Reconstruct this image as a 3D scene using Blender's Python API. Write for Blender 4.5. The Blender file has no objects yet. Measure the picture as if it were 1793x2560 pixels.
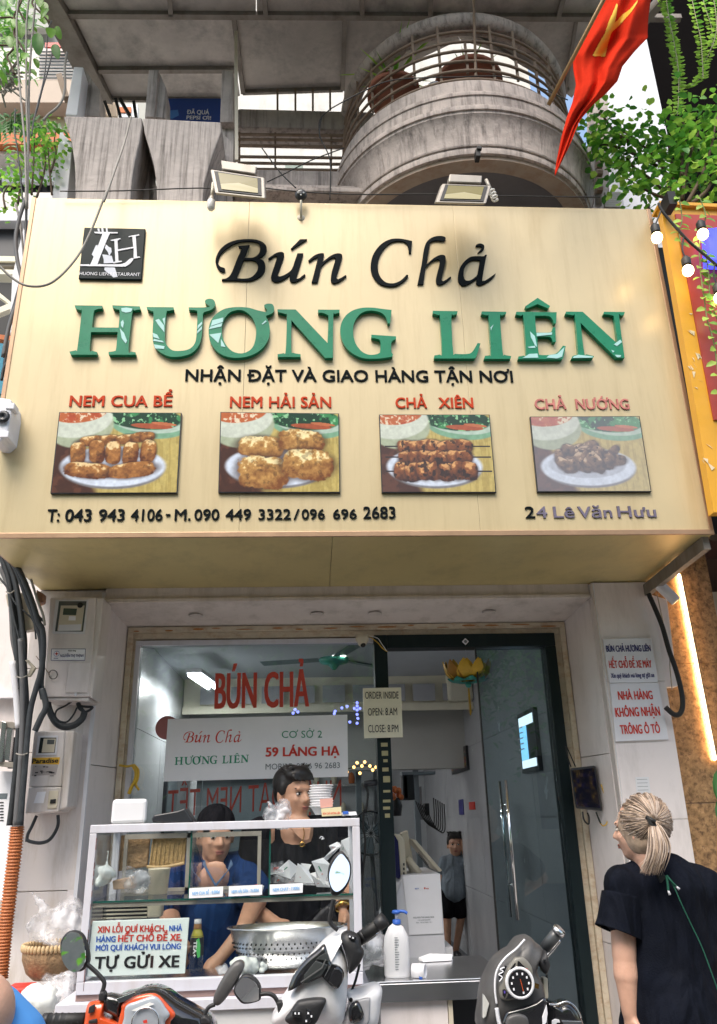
import bpy, bmesh, math, random, unicodedata
import numpy as np
from mathutils import Vector, Matrix
random.seed(7)
rng=np.random.default_rng(5)
S=bpy.context.scene; COL=S.collection
# ---------------------------------------------------------------- camera
F=1974.6; YAW=.0618980; PIT=.3676286; ROL=-.0261456
CAM=Vector((0,-4.3,1.6))
_f=Vector((math.sin(YAW)*math.cos(PIT),math.cos(YAW)*math.cos(PIT),math.sin(PIT)))
_r0=Vector((math.cos(YAW),-math.sin(YAW),0)); _u0=_r0.cross(_f)
_r=math.cos(ROL)*_r0+math.sin(ROL)*_u0; _u=-math.sin(ROL)*_r0+math.cos(ROL)*_u0
cd=bpy.data.cameras.new('camera'); cam=bpy.data.objects.new('camera',cd); COL.objects.link(cam)
cd.sensor_fit='VERTICAL'; cd.sensor_height=24; cd.lens=F/2560*24; cd.clip_end=300; cd.clip_start=.05
cam.matrix_world=Matrix(((_r.x,_u.x,-_f.x,CAM.x),(_r.y,_u.y,-_f.y,CAM.y),(_r.z,_u.z,-_f.z,CAM.z),(0,0,0,1)))
S.camera=cam
# ---------------------------------------------------------------- light
W=bpy.data.worlds.new('World'); S.world=W; W.use_nodes=True
nt=W.node_tree; bg=nt.nodes['Background']; sk=nt.nodes.new('ShaderNodeTexSky')
sk.sky_type='NISHITA'; sk.sun_disc=False; sk.air_density=1.6; sk.dust_density=3.5; sk.ozone_density=.6
SUN_EL=math.radians(58); SUN_AZ=math.radians(205)   # azimuth from +y clockwise
sk.sun_elevation=SUN_EL; sk.sun_rotation=SUN_AZ
nt.links.new(sk.outputs[0],bg.inputs[0]); bg.inputs[1].default_value=.15
sl=bpy.data.lights.new('sun','SUN'); sl.energy=1.5; sl.angle=math.radians(32); sl.color=(1,.95,.88)
so=bpy.data.objects.new('sun',sl); COL.objects.link(so)
_d=Vector((math.sin(SUN_AZ)*math.cos(SUN_EL),math.cos(SUN_AZ)*math.cos(SUN_EL),math.sin(SUN_EL)))
so.rotation_euler=_d.to_track_quat('Z','Y').to_euler(); so.location=(0,-10,20)
S.view_settings.view_transform='Standard'; S.view_settings.look='None'
S.view_settings.gamma=1; S.view_settings.exposure=1.0; S.view_settings.use_curve_mapping=False
S.render.engine='CYCLES'; S.cycles.max_bounces=10; S.cycles.transparent_max_bounces=16
S.cycles.use_denoising=True
# ---------------------------------------------------------------- helpers
def P(x,y,Y=None,Z=None,X=None):
    "a pixel of the photograph -> the point where its ray meets the plane Y=, Z= or X="
    d=(x-896.5)*_r-(y-1280)*_u+F*_f
    t=(Y-CAM.y)/d.y if Y is not None else (Z-CAM.z)/d.z if Z is not None else (X-CAM.x)/d.x
    return CAM+t*d
def crop(ox,oy,s):
    return lambda a,b:(ox+a*s,oy+b*s)
LOC={}
_mats={}
def mat(name,col,rough=.6,metal=0,var=.12,scale=6,bump=0,bscale=60,dirt=None,damt=.4,dscale=(3,3,.6),coat=0,spec=.5,emit=None,estr=0,trans=0,alpha=1,subs=0):
    if name in _mats: return _mats[name]
    m=bpy.data.materials.new(name); m.use_nodes=True; n=m.node_tree; N=n.nodes; L=n.links
    b=N['Principled BSDF']; _mats[name]=m
    b.inputs['Roughness'].default_value=rough; b.inputs['Metallic'].default_value=metal
    b.inputs['Specular IOR Level'].default_value=spec; b.inputs['Coat Weight'].default_value=coat
    b.inputs['Transmission Weight'].default_value=trans; b.inputs['Alpha'].default_value=alpha
    if subs: b.inputs['Subsurface Weight'].default_value=subs; b.inputs['Subsurface Radius'].default_value=(.02,.008,.004)
    if emit: b.inputs['Emission Color'].default_value=(*emit,1); b.inputs['Emission Strength'].default_value=estr
    tc=N.new('ShaderNodeTexCoord')
    nz=N.new('ShaderNodeTexNoise'); nz.inputs['Scale'].default_value=scale; nz.inputs['Detail'].default_value=6; nz.inputs['Roughness'].default_value=.65
    L.new(tc.outputs['Object'],nz.inputs['Vector'])
    mr=N.new('ShaderNodeMapRange'); mr.inputs[1].default_value=.3; mr.inputs[2].default_value=.7; mr.inputs[3].default_value=1-var; mr.inputs[4].default_value=1+var
    L.new(nz.outputs['Fac'],mr.inputs[0])
    vm=N.new('ShaderNodeVectorMath'); vm.operation='SCALE'; vm.inputs[0].default_value=col; L.new(mr.outputs[0],vm.inputs['Scale'])
    out=vm.outputs[0]
    if dirt:
        mp=N.new('ShaderNodeMapping'); mp.inputs['Scale'].default_value=dscale; L.new(tc.outputs['Object'],mp.inputs['Vector'])
        n2=N.new('ShaderNodeTexNoise'); n2.inputs['Scale'].default_value=3; n2.inputs['Detail'].default_value=8; n2.inputs['Roughness'].default_value=.7
        L.new(mp.outputs[0],n2.inputs['Vector'])
        r2=N.new('ShaderNodeMapRange'); r2.inputs[1].default_value=.48; r2.inputs[2].default_value=.72; r2.inputs[3].default_value=0; r2.inputs[4].default_value=damt
        L.new(n2.outputs['Fac'],r2.inputs[0])
        mx=N.new('ShaderNodeMix'); mx.data_type='RGBA'; L.new(r2.outputs[0],mx.inputs[0]); L.new(out,mx.inputs[6]); mx.inputs[7].default_value=(*dirt,1)
        out=mx.outputs[2]
    L.new(out,b.inputs['Base Color'])
    if var>0.03:
        rr=N.new('ShaderNodeMapRange'); rr.inputs[3].default_value=max(.02,rough*.8); rr.inputs[4].default_value=min(1,rough*1.25); L.new(nz.outputs['Fac'],rr.inputs[0]); L.new(rr.outputs[0],b.inputs['Roughness'])
    if bump:
        n3=N.new('ShaderNodeTexNoise'); n3.inputs['Scale'].default_value=bscale; n3.inputs['Detail'].default_value=5; L.new(tc.outputs['Object'],n3.inputs['Vector'])
        bp=N.new('ShaderNodeBump'); bp.inputs['Strength'].default_value=bump; bp.inputs['Distance'].default_value=.01; L.new(n3.outputs['Fac'],bp.inputs['Height']); L.new(bp.outputs[0],b.inputs['Normal'])
    return m
def leafmat(name,col,tr=.45,**k):
    m=mat(name,col,**k); N=m.node_tree.nodes; L=m.node_tree.links; b=N['Principled BSDF']; o=N['Material Output']; t=N.new('ShaderNodeBsdfTranslucent'); x=N.new('ShaderNodeMixShader'); x.inputs[0].default_value=tr
    src=b.inputs['Base Color'].links[0].from_socket; L.new(src,t.inputs[0]); L.new(b.outputs[0],x.inputs[1]); L.new(t.outputs[0],x.inputs[2]); L.new(x.outputs[0],o.inputs[0]); return m
def filmmat(name,col=(.8,.8,.84),lo=.05,hi=.55,scale=14):
    m=mat(name,col,rough=.18,var=.05,coat=.6,bump=.5,bscale=30); N=m.node_tree.nodes; L=m.node_tree.links; b=N['Principled BSDF']; t=N.new('ShaderNodeTexNoise'); t.inputs['Scale'].default_value=scale; t.inputs['Detail'].default_value=5; c=N.new('ShaderNodeTexCoord'); r=N.new('ShaderNodeMapRange')
    r.inputs[1].default_value=.40; r.inputs[2].default_value=.62; r.inputs[3].default_value=lo; r.inputs[4].default_value=hi; L.new(c.outputs['Object'],t.inputs[0]); L.new(t.outputs['Fac'],r.inputs[0]); L.new(r.outputs[0],b.inputs['Alpha']); return m
def cloth(name,col,fold=1.0,sc=(7,7,1.6),**k):
    m=mat(name,col,rough=.92,spec=.12,var=.18,scale=12,bump=.3,bscale=220,**k); N=m.node_tree.nodes; L=m.node_tree.links; b=N['Principled BSDF']; old=[n for n in N if n.type=='BUMP'][0]
    c=N.new('ShaderNodeTexCoord'); mp=N.new('ShaderNodeMapping'); mp.inputs['Scale'].default_value=sc; mp.inputs['Rotation'].default_value=(0,.25,0); t=N.new('ShaderNodeTexNoise'); t.inputs['Scale'].default_value=1.3; t.inputs['Detail'].default_value=2.5; t.inputs['Distortion'].default_value=.6
    L.new(c.outputs['Object'],mp.inputs[0]); L.new(mp.outputs[0],t.inputs[0]); bp=N.new('ShaderNodeBump'); bp.inputs['Strength'].default_value=fold; bp.inputs['Distance'].default_value=.11; L.new(t.outputs['Fac'],bp.inputs['Height']); L.new(old.outputs[0],bp.inputs['Normal']); L.new(bp.outputs[0],b.inputs['Normal']); return m
def flat(name,col,rough=.5,**k): return mat(name,col,rough,var=k.pop('var',.03),**k)
def lamp_mat(name,col,strength):
    return flat(name,col,.5,emit=col,estr=strength)
def glass_mat(name,tint=(.9,.95,.93),refl=1.45,dens=1.0,rough=.0):
    m=bpy.data.materials.new(name); m.use_nodes=True; N=m.node_tree.nodes; L=m.node_tree.links; N.clear()
    o=N.new('ShaderNodeOutputMaterial'); mx=N.new('ShaderNodeMixShader'); t=N.new('ShaderNodeBsdfTransparent'); g=N.new('ShaderNodeBsdfGlossy')
    lw=N.new('ShaderNodeLayerWeight'); lw.inputs[0].default_value=.5; pw=N.new('ShaderNodeMath'); pw.operation='POWER'; pw.inputs[1].default_value=4.5; L.new(lw.outputs['Facing'],pw.inputs[0]); fr=N.new('ShaderNodeMath'); fr.operation='MULTIPLY_ADD'; fr.inputs[1].default_value=.9; fr.inputs[2].default_value=.04; L.new(pw.outputs[0],fr.inputs[0]); t.inputs[0].default_value=(*tint,1); g.inputs['Roughness'].default_value=rough
    mm=N.new('ShaderNodeMath'); mm.operation='MULTIPLY'; mm.inputs[1].default_value=dens; mm.use_clamp=True
    L.new(fr.outputs[0],mm.inputs[0]); L.new(mm.outputs[0],mx.inputs[0]); L.new(t.outputs[0],mx.inputs[1]); L.new(g.outputs[0],mx.inputs[2]); L.new(mx.outputs[0],o.inputs[0])
    _mats[name]=m; return m
def tag(o,label=None,cat=None,group=None,kind=None):
    if label: o['label']=label
    if cat: o['category']=cat
    if group: o['group']=group
    if kind: o['kind']=kind
    return o
def thing(name,label,cat,loc=(0,0,0),group=None,kind=None):
    o=bpy.data.objects.new(name,None); o.empty_display_size=.1; COL.objects.link(o); o.location=loc; LOC[o.name]=Vector(loc)
    return tag(o,label,cat,group,kind)
class MB:
    def __init__(s): s.v=[]; s.f=[]
    def add(s,v,f):
        k=len(s.v); s.v+= [tuple(p) for p in v]; s.f+=[tuple(i+k for i in q) for q in f]; return s
    def box(s,x0,x1,y0,y1,z0,z1):
        return s.add([(x0,y0,z0),(x1,y0,z0),(x1,y1,z0),(x0,y1,z0),(x0,y0,z1),(x1,y0,z1),(x1,y1,z1),(x0,y1,z1)],
          [(0,3,2,1),(4,5,6,7),(0,1,5,4),(1,2,6,5),(2,3,7,6),(3,0,4,7)])
    def hexa(s,a,b): # two quads (front a[4], back b[4])
        return s.add(list(a)+list(b),[(0,1,2,3),(7,6,5,4),(0,4,5,1),(1,5,6,2),(2,6,7,3),(3,7,4,0)])
    def slab(s,q,v): # quad or polygon q pushed by vector v
        v=Vector(v); n=len(q); q=[Vector(p) for p in q]
        return s.add(q+[p+v for p in q],[tuple(range(n)),tuple(range(2*n-1,n-1,-1))]+[(i,i+n,(i+1)%n+n,(i+1)%n) for i in range(n)])
    def beam(s,a,b,w,h,up=(0,0,1)):
        a=Vector(a);b=Vector(b);d=(b-a).normalized(); u=Vector(up); r=d.cross(u)
        if r.length<1e-4: r=d.cross(Vector((0,1,0)))
        r.normalize(); u=r.cross(d); r*=w/2; u*=h/2
        return s.hexa([a-r-u,a+r-u,a+r+u,a-r+u],[b-r-u,b+r-u,b+r+u,b-r+u])
    def tube(s,pts,r,n=8,caps=True):
        pts=[Vector(p) for p in pts]; m=len(pts); rs=r if isinstance(r,(list,tuple)) else [r]*m
        vs=[];fs=[];u=None
        for i,p in enumerate(pts):
            d=(pts[min(i+1,m-1)]-pts[max(i-1,0)])
            if d.length<1e-9: d=Vector((0,0,1))
            d.normalize()
            if u is None: u=d.orthogonal().normalized()
            else:
                u=(u-d*u.dot(d)); u=u.normalized() if u.length>1e-6 else d.orthogonal().normalized()
            w=d.cross(u)
            for k in range(n):
                a=2*math.pi*k/n; vs.append(p+rs[i]*(math.cos(a)*u+math.sin(a)*w))
        for i in range(m-1):
            for k in range(n): fs.append((i*n+k,i*n+(k+1)%n,(i+1)*n+(k+1)%n,(i+1)*n+k))
        if caps: fs.append(tuple(range(n-1,-1,-1))); fs.append(tuple((m-1)*n+k for k in range(n)))
        return s.add(vs,fs)
    def ell(s,c,r,seg=14,rings=8,rot=None):
        r=(r,r,r) if not isinstance(r,(tuple,list)) else r; c=Vector(c); vs=[];fs=[]
        R=rot if rot is not None else Matrix.Identity(3)
        vs.append(c+R@Vector((0,0,r[2])))
        for i in range(1,rings):
            t=math.pi*i/rings
            for k in range(seg):
                a=2*math.pi*k/seg; vs.append(c+R@Vector((r[0]*math.sin(t)*math.cos(a),r[1]*math.sin(t)*math.sin(a),r[2]*math.cos(t))))
        vs.append(c+R@Vector((0,0,-r[2]))); last=len(vs)-1
        for k in range(seg):
            fs.append((0,1+k,1+(k+1)%seg)); fs.append((last,1+(rings-2)*seg+(k+1)%seg,1+(rings-2)*seg+k))
        for i in range(rings-2):
            for k in range(seg): fs.append((1+i*seg+k,1+(i+1)*seg+k,1+(i+1)*seg+(k+1)%seg,1+i*seg+(k+1)%seg))
        return s.add(vs,fs)
    def cap(s,a,b,ra,rb,n=14):
        a=Vector(a);b=Vector(b);d=b-a
        if d.length<1e-6: return s.ell(a,max(ra,rb))
        u=d.normalized(); pts=[];rs=[]
        for t in (89,70,50,30,12): t=math.radians(t); pts.append(a-u*ra*math.sin(t)); rs.append(ra*math.cos(t))
        for t in (-0,12,30,50,70,89): t=math.radians(t); pts.append(b+u*rb*math.sin(t)); rs.append(rb*math.cos(t))
        return s.tube(pts,rs,n)
    def lathe(s,c,prof,n=32,a0=0,a1=2*math.pi,axis=None,sx=1,sy=1):
        c=Vector(c); full=abs(a1-a0-2*math.pi)<1e-6; m=n if full else n+1; vs=[];fs=[]
        R=Vector(axis).to_track_quat('Z','Y').to_matrix() if axis is not None else Matrix.Identity(3)
        for r,z in prof:
            for k in range(m):
                a=a0+(a1-a0)*k/n; vs.append(c+R@Vector((r*math.cos(a)*sx,r*math.sin(a)*sy,z)))
        for i in range(len(prof)-1):
            for k in range(n):
                k2=(k+1)%m; fs.append((i*m+k,i*m+k2,(i+1)*m+k2,(i+1)*m+k))
        return s.add(vs,fs)
    def build(s,name,m,parent=None,smooth=False,bevel=0,label=None,kind=None,subsurf=0,solid=0):
        off=LOC[parent.name] if parent is not None else Vector((0,0,0))
        me=bpy.data.meshes.new(name); me.from_pydata([tuple(Vector(v)-off) for v in s.v],[],s.f); me.update()
        bm=bmesh.new(); bm.from_mesh(me); bmesh.ops.recalc_face_normals(bm,faces=bm.faces); bm.to_mesh(me); bm.free()
        return link_mesh(name,me,m,parent,smooth,bevel,label,kind,subsurf,solid,off)
def link_mesh(name,me,m,parent,smooth=False,bevel=0,label=None,kind=None,subsurf=0,solid=0,off=None):
    if off is None: off=LOC[parent.name] if parent is not None else Vector((0,0,0))
    if isinstance(m,str): m=_mats[m]
    if m is not None: me.materials.append(m)
    if smooth: me.polygons.foreach_set('use_smooth',[True]*len(me.polygons))
    o=bpy.data.objects.new(name,me); COL.objects.link(o)
    if parent is not None: o.parent=parent
    LOC[o.name]=off.copy()
    if solid: q=o.modifiers.new('solid','SOLIDIFY'); q.thickness=solid
    if bevel: q=o.modifiers.new('bevel','BEVEL'); q.width=bevel; q.segments=2; q.limit_method='ANGLE'; q.angle_limit=math.radians(40)
    if subsurf: q=o.modifiers.new('sub','SUBSURF'); q.levels=subsurf; q.render_levels=subsurf
    if label: o['label']=label
    if kind: o['kind']=kind
    return o
def solo(name,label,cat,mb,m,group=None,**k):
    return tag(mb.build(name,m,None,**k),label,cat,group)
def structure(name,mb,m,**k):
    return mb.build(name,m,None,kind='structure',**k)
def copy_tree(o,delta,parent=None):
    c=o.copy(); COL.objects.link(c); LOC[c.name]=LOC[o.name]+Vector(delta)
    if parent is not None: c.parent=parent
    else: c.location=o.location+Vector(delta)
    for ch in [q for q in bpy.data.objects if q.parent==o]: copy_tree(ch,delta,c)
    return c
def spl(pts,per=6,closed=False):
    "Catmull-Rom through 3-D points"
    p=[Vector(q) for q in pts]; n=len(p); out=[]
    for i in range(n if closed else n-1):
        a,b,c,d=(p[(i-1)%n] if closed or i>0 else p[0]),p[i],p[(i+1)%n],(p[(i+2)%n] if closed or i+2<n else p[-1])
        for k in range(per):
            t=k/per; out.append(.5*((2*b)+(c-a)*t+(2*a-5*b+4*c-d)*t*t+(3*b-a-3*c+d)*t**3))
    if not closed: out.append(p[-1])
    return out
def outline(pts,allsharp=False,per=5):
    "list of (x,y) or (x,y,flag); mode: default smooth with flag 1 = corner; allsharp: default corner, flag 1 = smooth"
    n=len(pts); q=[(Vector((a[0],a[1],0)),(len(a)<3 or not a[2]) if allsharp else (len(a)>2 and a[2])) for a in pts]
    out=[]
    for i in range(n):
        (b,bc),(c,cc)=q[i],q[(i+1)%n]
        if bc and cc: out.append(b); continue
        a=q[i-1][0] if not bc else b-(c-b)*.0; d=q[(i+2)%n][0] if not cc else c
        for k in range(per):
            t=k/per; out.append(.5*((2*b)+(c-a)*t+(2*a-5*b+4*c-d)*t*t+(3*b-a-3*c+d)*t**3))
    return [(v.x,v.y) for v in out]
def fill2d(loops,extrude=0):
    "filled 2-D shape with holes -> (verts, faces), z from -extrude to +extrude"
    cu=bpy.data.curves.new('c','CURVE'); cu.dimensions='2D'; cu.fill_mode='BOTH'; cu.extrude=extrude
    for lp in loops:
        s=cu.splines.new('POLY'); s.points.add(len(lp)-1); s.use_cyclic_u=True
        for p,(x,y) in zip(s.points,lp): p.co=(x,y,0,1)
    return curve_geo(cu)
def curve_geo(cu):
    o=bpy.data.objects.new('tmp',cu); COL.objects.link(o); dg=bpy.context.evaluated_depsgraph_get(); dg.update()
    ev=o.evaluated_get(dg); me=ev.to_mesh(); v=[tuple(p.co) for p in me.vertices]; f=[tuple(p.vertices) for p in me.polygons]; ev.to_mesh_clear()
    bpy.data.objects.remove(o); bpy.data.curves.remove(cu); return v,f
_tc={};_gl={}
def _raw(s,extrude):
    cu=bpy.data.curves.new('t','FONT'); cu.body=s; cu.size=1/.727; cu.extrude=extrude; cu.fill_mode='BOTH'; cu.resolution_u=3
    v,f=curve_geo(cu); xs=[p[0] for p in v] or [0]; return v,f,min(xs),max(xs)
def glyph(c,extrude):
    if (c,extrude) not in _gl:
        v,f,a,b=_raw(c,extrude)
        if 'HH' not in _gl: _gl['HH']=_raw('HH',0)[3]
        _gl[(c,extrude)]=(v,f,a,b,_raw('H'+c+'H',0)[3]-_gl['HH'])
    return _gl[(c,extrude)]
def text_geo(s,bold=0,extrude=0,space=1):
    k=(s,bold,extrude,space)
    if k not in _tc:
        V=[];Fc=[];x=0
        for ch in s:
            if ch==' ': x+=.40; continue
            dec=unicodedata.normalize('NFD',ch); horn=chr(0x31b) in dec; base=unicodedata.normalize('NFC',dec.replace(chr(0x31b),'')); bar=ch in 'Đđ'
            if bar: base='D' if ch=='Đ' else 'd'
            v,f,a,b,adv=glyph(base,extrude); k0=len(V); V+=[(q[0]+x,q[1],q[2]) for q in v]; Fc+=[tuple(i+k0 for i in q) for q in f]
            e=extrude; sh=None
            if horn: dy=0 if ch.isupper() else -.25; sh=[(b-.11,.85+dy),(b+.01,.90+dy),(b+.045,.97+dy),(b+.03,1.09+dy),(b+.15,1.09+dy),(b+.155,.95+dy),(b+.09,.84+dy),(b-.05,.76+dy)]; adv+=.07
            if bar: sh=[(a-.10,.45),(a+.36,.45),(a+.36,.56),(a-.10,.56)]
            if sh:
                k0=len(V); n=len(sh)
                if e: V+=[(q[0]+x,q[1],-e) for q in sh]+[(q[0]+x,q[1],e*1.01) for q in sh]; Fc+=[tuple(range(k0,k0+n)),tuple(range(k0+n,k0+2*n))]+[(k0+i,k0+(i+1)%n,k0+n+(i+1)%n,k0+n+i) for i in range(n)]
                else: V+=[(q[0]+x,q[1],.002) for q in sh]; Fc.append(tuple(range(k0,k0+n)))
            x+=adv
        xs=[p[0] for p in V] or [0]; _tc[k]=(V,Fc,min(xs),max(xs))
    return _tc[k]
def text3d(mb,s,L,R,h,n,bold=.015,depth=0,shear=0,lift=.0015,up=None):
    "text from baseline point L to R, cap height h, n = outward normal"
    L=Vector(L);R=Vector(R);n=Vector(n).normalized(); d=R-L
    U=(Vector(up) if up is not None else n.cross(d)).normalized()
    if up is None and U.z<0: U=-U
    v,f,x0,x1=text_geo(s,0,.5 if depth else 0); w=x1-x0; dn=d.normalized(); b=min(bold,.055)*min(h,d.length/max(w,.1))*.9
    shifts=[(0,0)] if b<=.012*h else [(-b,-b*.5),(b,-b*.5),(b,b*.5),(-b,b*.5)]
    L=L+dn*b if b>0 else L; d=d-2*dn*b if b>0 else d
    for k,(sx,sy) in enumerate(shifts):
        off=dn*sx+U*sy+n*(.00012*k)
        mb.add([L+off+d*((x-x0)/w)+U*h*y+dn*shear*h*y+n*(lift+(z+.5)*depth) for x,y,z in v],f)
    return mb
def islands(v,f):
    par=list(range(len(v)))
    def fd(a):
        while par[a]!=a: par[a]=par[par[a]]; a=par[a]
        return a
    for q in f:
        for i in q[1:]: par[fd(i)]=fd(q[0])
    g={}
    for i,q in enumerate(f): g.setdefault(fd(q[0]),[]).append(i)
    return list(g.values())
def letters(root,s,L,R,h,n,m,bold=.015,depth=.006,shear=0,name='letter',mats=None):
    "raised lettering, each letter a mesh of its own (accents stay with their letter)"
    d=Vector(R)-Vector(L); tmp=MB(); text3d(tmp,s,L,R,h,n,bold,depth,shear,lift=.001)
    dn=d.normalized(); cl=[]
    for isl in islands(tmp.v,tmp.f):
        ids={i for q in isl for i in tmp.f[q]}; xs=[Vector(tmp.v[i]).dot(dn) for i in ids]; cl.append([min(xs),max(xs),list(isl)])
    cl.sort(key=lambda c:c[0]-c[1])
    out=[]
    for c in cl:
        for o in out:
            ov=min(o[1],c[1])-max(o[0],c[0])
            if ov>.5*(c[1]-c[0]): o[2]+=c[2]; break
        else: out.append(c)
    out.sort(key=lambda c:c[0])
    for k,c in enumerate(out):
        ids=sorted({i for q in c[2] for i in tmp.f[q]}); mp={a:b for b,a in enumerate(ids)}
        b=MB(); b.v=[tmp.v[i] for i in ids]; b.f=[tuple(mp[i] for i in tmp.f[q]) for q in c[2]]
        b.build(name,mats[k%len(mats)] if mats else m,root)
def unproject(loops2d,tf,Y,depth,mb=None):
    "loops in photo-crop coordinates -> solid letters whose front lies on plane Y"
    lp=[]
    for l in loops2d:
        q=[]
        for a,b in l:
            p=P(*tf(a,b),Y=Y); q.append((p.x,p.z))
        lp.append(q)
    v,f=fill2d(lp,depth/2); mb=mb or MB()
    return mb.add([(x,Y+depth/2+z,y) for x,y,z in v],f)
def quad_px(c,Y,tf=lambda a,b:(a,b)): return [P(*tf(*q),Y=Y) for q in c]
def lerpq(q,u,v):
    a=q[0].lerp(q[1],u); b=q[3].lerp(q[2],u); return a.lerp(b,v)
def vnoise(W,H,cx,cy,oct=3,seed=0):
    g=np.random.default_rng(seed); out=np.zeros((H,W)); amp=1;tot=0
    for o in range(oct):
        n=g.random((cy+2,cx+2)); y=np.linspace(0,cy,H); x=np.linspace(0,cx,W); yi=y.astype(int); xi=x.astype(int); fy=(y-yi)[:,None]; fx=(x-xi)[None]
        fy=fy*fy*(3-2*fy); fx=fx*fx*(3-2*fx)
        a=n[yi][:,xi];b=n[yi][:,xi+1];c=n[yi+1][:,xi];d=n[yi+1][:,xi+1]
        out+=amp*((a*(1-fx)+b*fx)*(1-fy)+(c*(1-fx)+d*fx)*fy); tot+=amp; amp*=.55; cx*=2; cy*=2
    return out/tot
def print_mat(name,rough=.3,emit=0):
    if name in _mats: return _mats[name]
    m=bpy.data.materials.new(name); m.use_nodes=True; N=m.node_tree.nodes; L=m.node_tree.links; b=N['Principled BSDF']; a=N.new('ShaderNodeAttribute'); a.attribute_name='Col'
    L.new(a.outputs['Color'],b.inputs['Base Color']); b.inputs['Roughness'].default_value=rough; b.inputs['Specular IOR Level'].default_value=.12
    if emit: L.new(a.outputs['Color'],b.inputs['Emission Color']); b.inputs['Emission Strength'].default_value=emit
    _mats[name]=m; return m
def print_grid(name,q,img,m,parent,lift=(0,0,0)):
    "flat print: q = TL,TR,BR,BL; img HxWx3 linear"
    H,Wd=img.shape[:2]; v=[];lift=Vector(lift)
    for j in range(H+1):
        for i in range(Wd+1): v.append(lerpq(q,i/Wd,j/H)+lift)
    f=[(j*(Wd+1)+i,(j+1)*(Wd+1)+i,(j+1)*(Wd+1)+i+1,j*(Wd+1)+i+1) for j in range(H) for i in range(Wd)]
    off=LOC[parent.name] if parent is not None else Vector()
    me=bpy.data.meshes.new(name); me.from_pydata([tuple(p-off) for p in v],[],f); 
    ca=me.color_attributes.new('Col','FLOAT_COLOR','CORNER'); c=np.ones((H*Wd,4,4)); c[:,:,:3]=img.reshape(-1,1,3); ca.data.foreach_set('color',c.ravel()); me.update()
    return link_mesh(name,me,m,parent)
def blob(mb,name,m,parent,voxel=.01,it=4,label=None,shade=True):
    "one continuous surface from overlapping tapered shapes"
    off=LOC[parent.name] if parent is not None else Vector()
    me=bpy.data.meshes.new('t'); me.from_pydata([tuple(Vector(v)-off) for v in mb.v],[],mb.f); me.update()
    bm=bmesh.new(); bm.from_mesh(me)
    bmesh.ops.triangulate(bm,faces=[f for f in bm.faces if len(f.verts)>4]); bm.to_mesh(me); bm.free()
    o=bpy.data.objects.new('tmp',me); COL.objects.link(o)
    r=o.modifiers.new('r','REMESH'); r.mode='VOXEL'; r.voxel_size=voxel
    s=o.modifiers.new('s','SMOOTH'); s.iterations=it; s.factor=.5
    dg=bpy.context.evaluated_depsgraph_get(); dg.update(); nm=bpy.data.meshes.new_from_object(o.evaluated_get(dg)); bpy.data.objects.remove(o)
    nm.name=name; nm.materials.clear()
    return link_mesh(name,nm,m,parent,smooth=shade,label=label)
def leafmesh(c,d,up,L,w,cup=.15,tri=False):
    "one leaf blade: c base, d direction"
    d=Vector(d).normalized(); s=d.cross(Vector(up)); s=s.normalized() if s.length>1e-4 else d.orthogonal().normalized(); u=s.cross(d)
    c=Vector(c)
    v=[c,c+d*L*.35+s*w*.5+u*cup*w,c+d*L*.75+s*w*.38+u*cup*w*.6-u*.05*L,c+d*L-u*.14*L,c+d*L*.75-s*w*.38+u*cup*w*.6-u*.05*L,c+d*L*.35-s*w*.5+u*cup*w,c+d*L*.4,c+d*L*.75-u*.05*L]
    return v,[(0,1,6),(1,2,7,6),(2,3,7),(3,4,7),(4,5,6,7),(5,0,6)]
def rv(s=1): return Vector((random.uniform(-1,1),random.uniform(-1,1),random.uniform(-1,1)))*s
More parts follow.
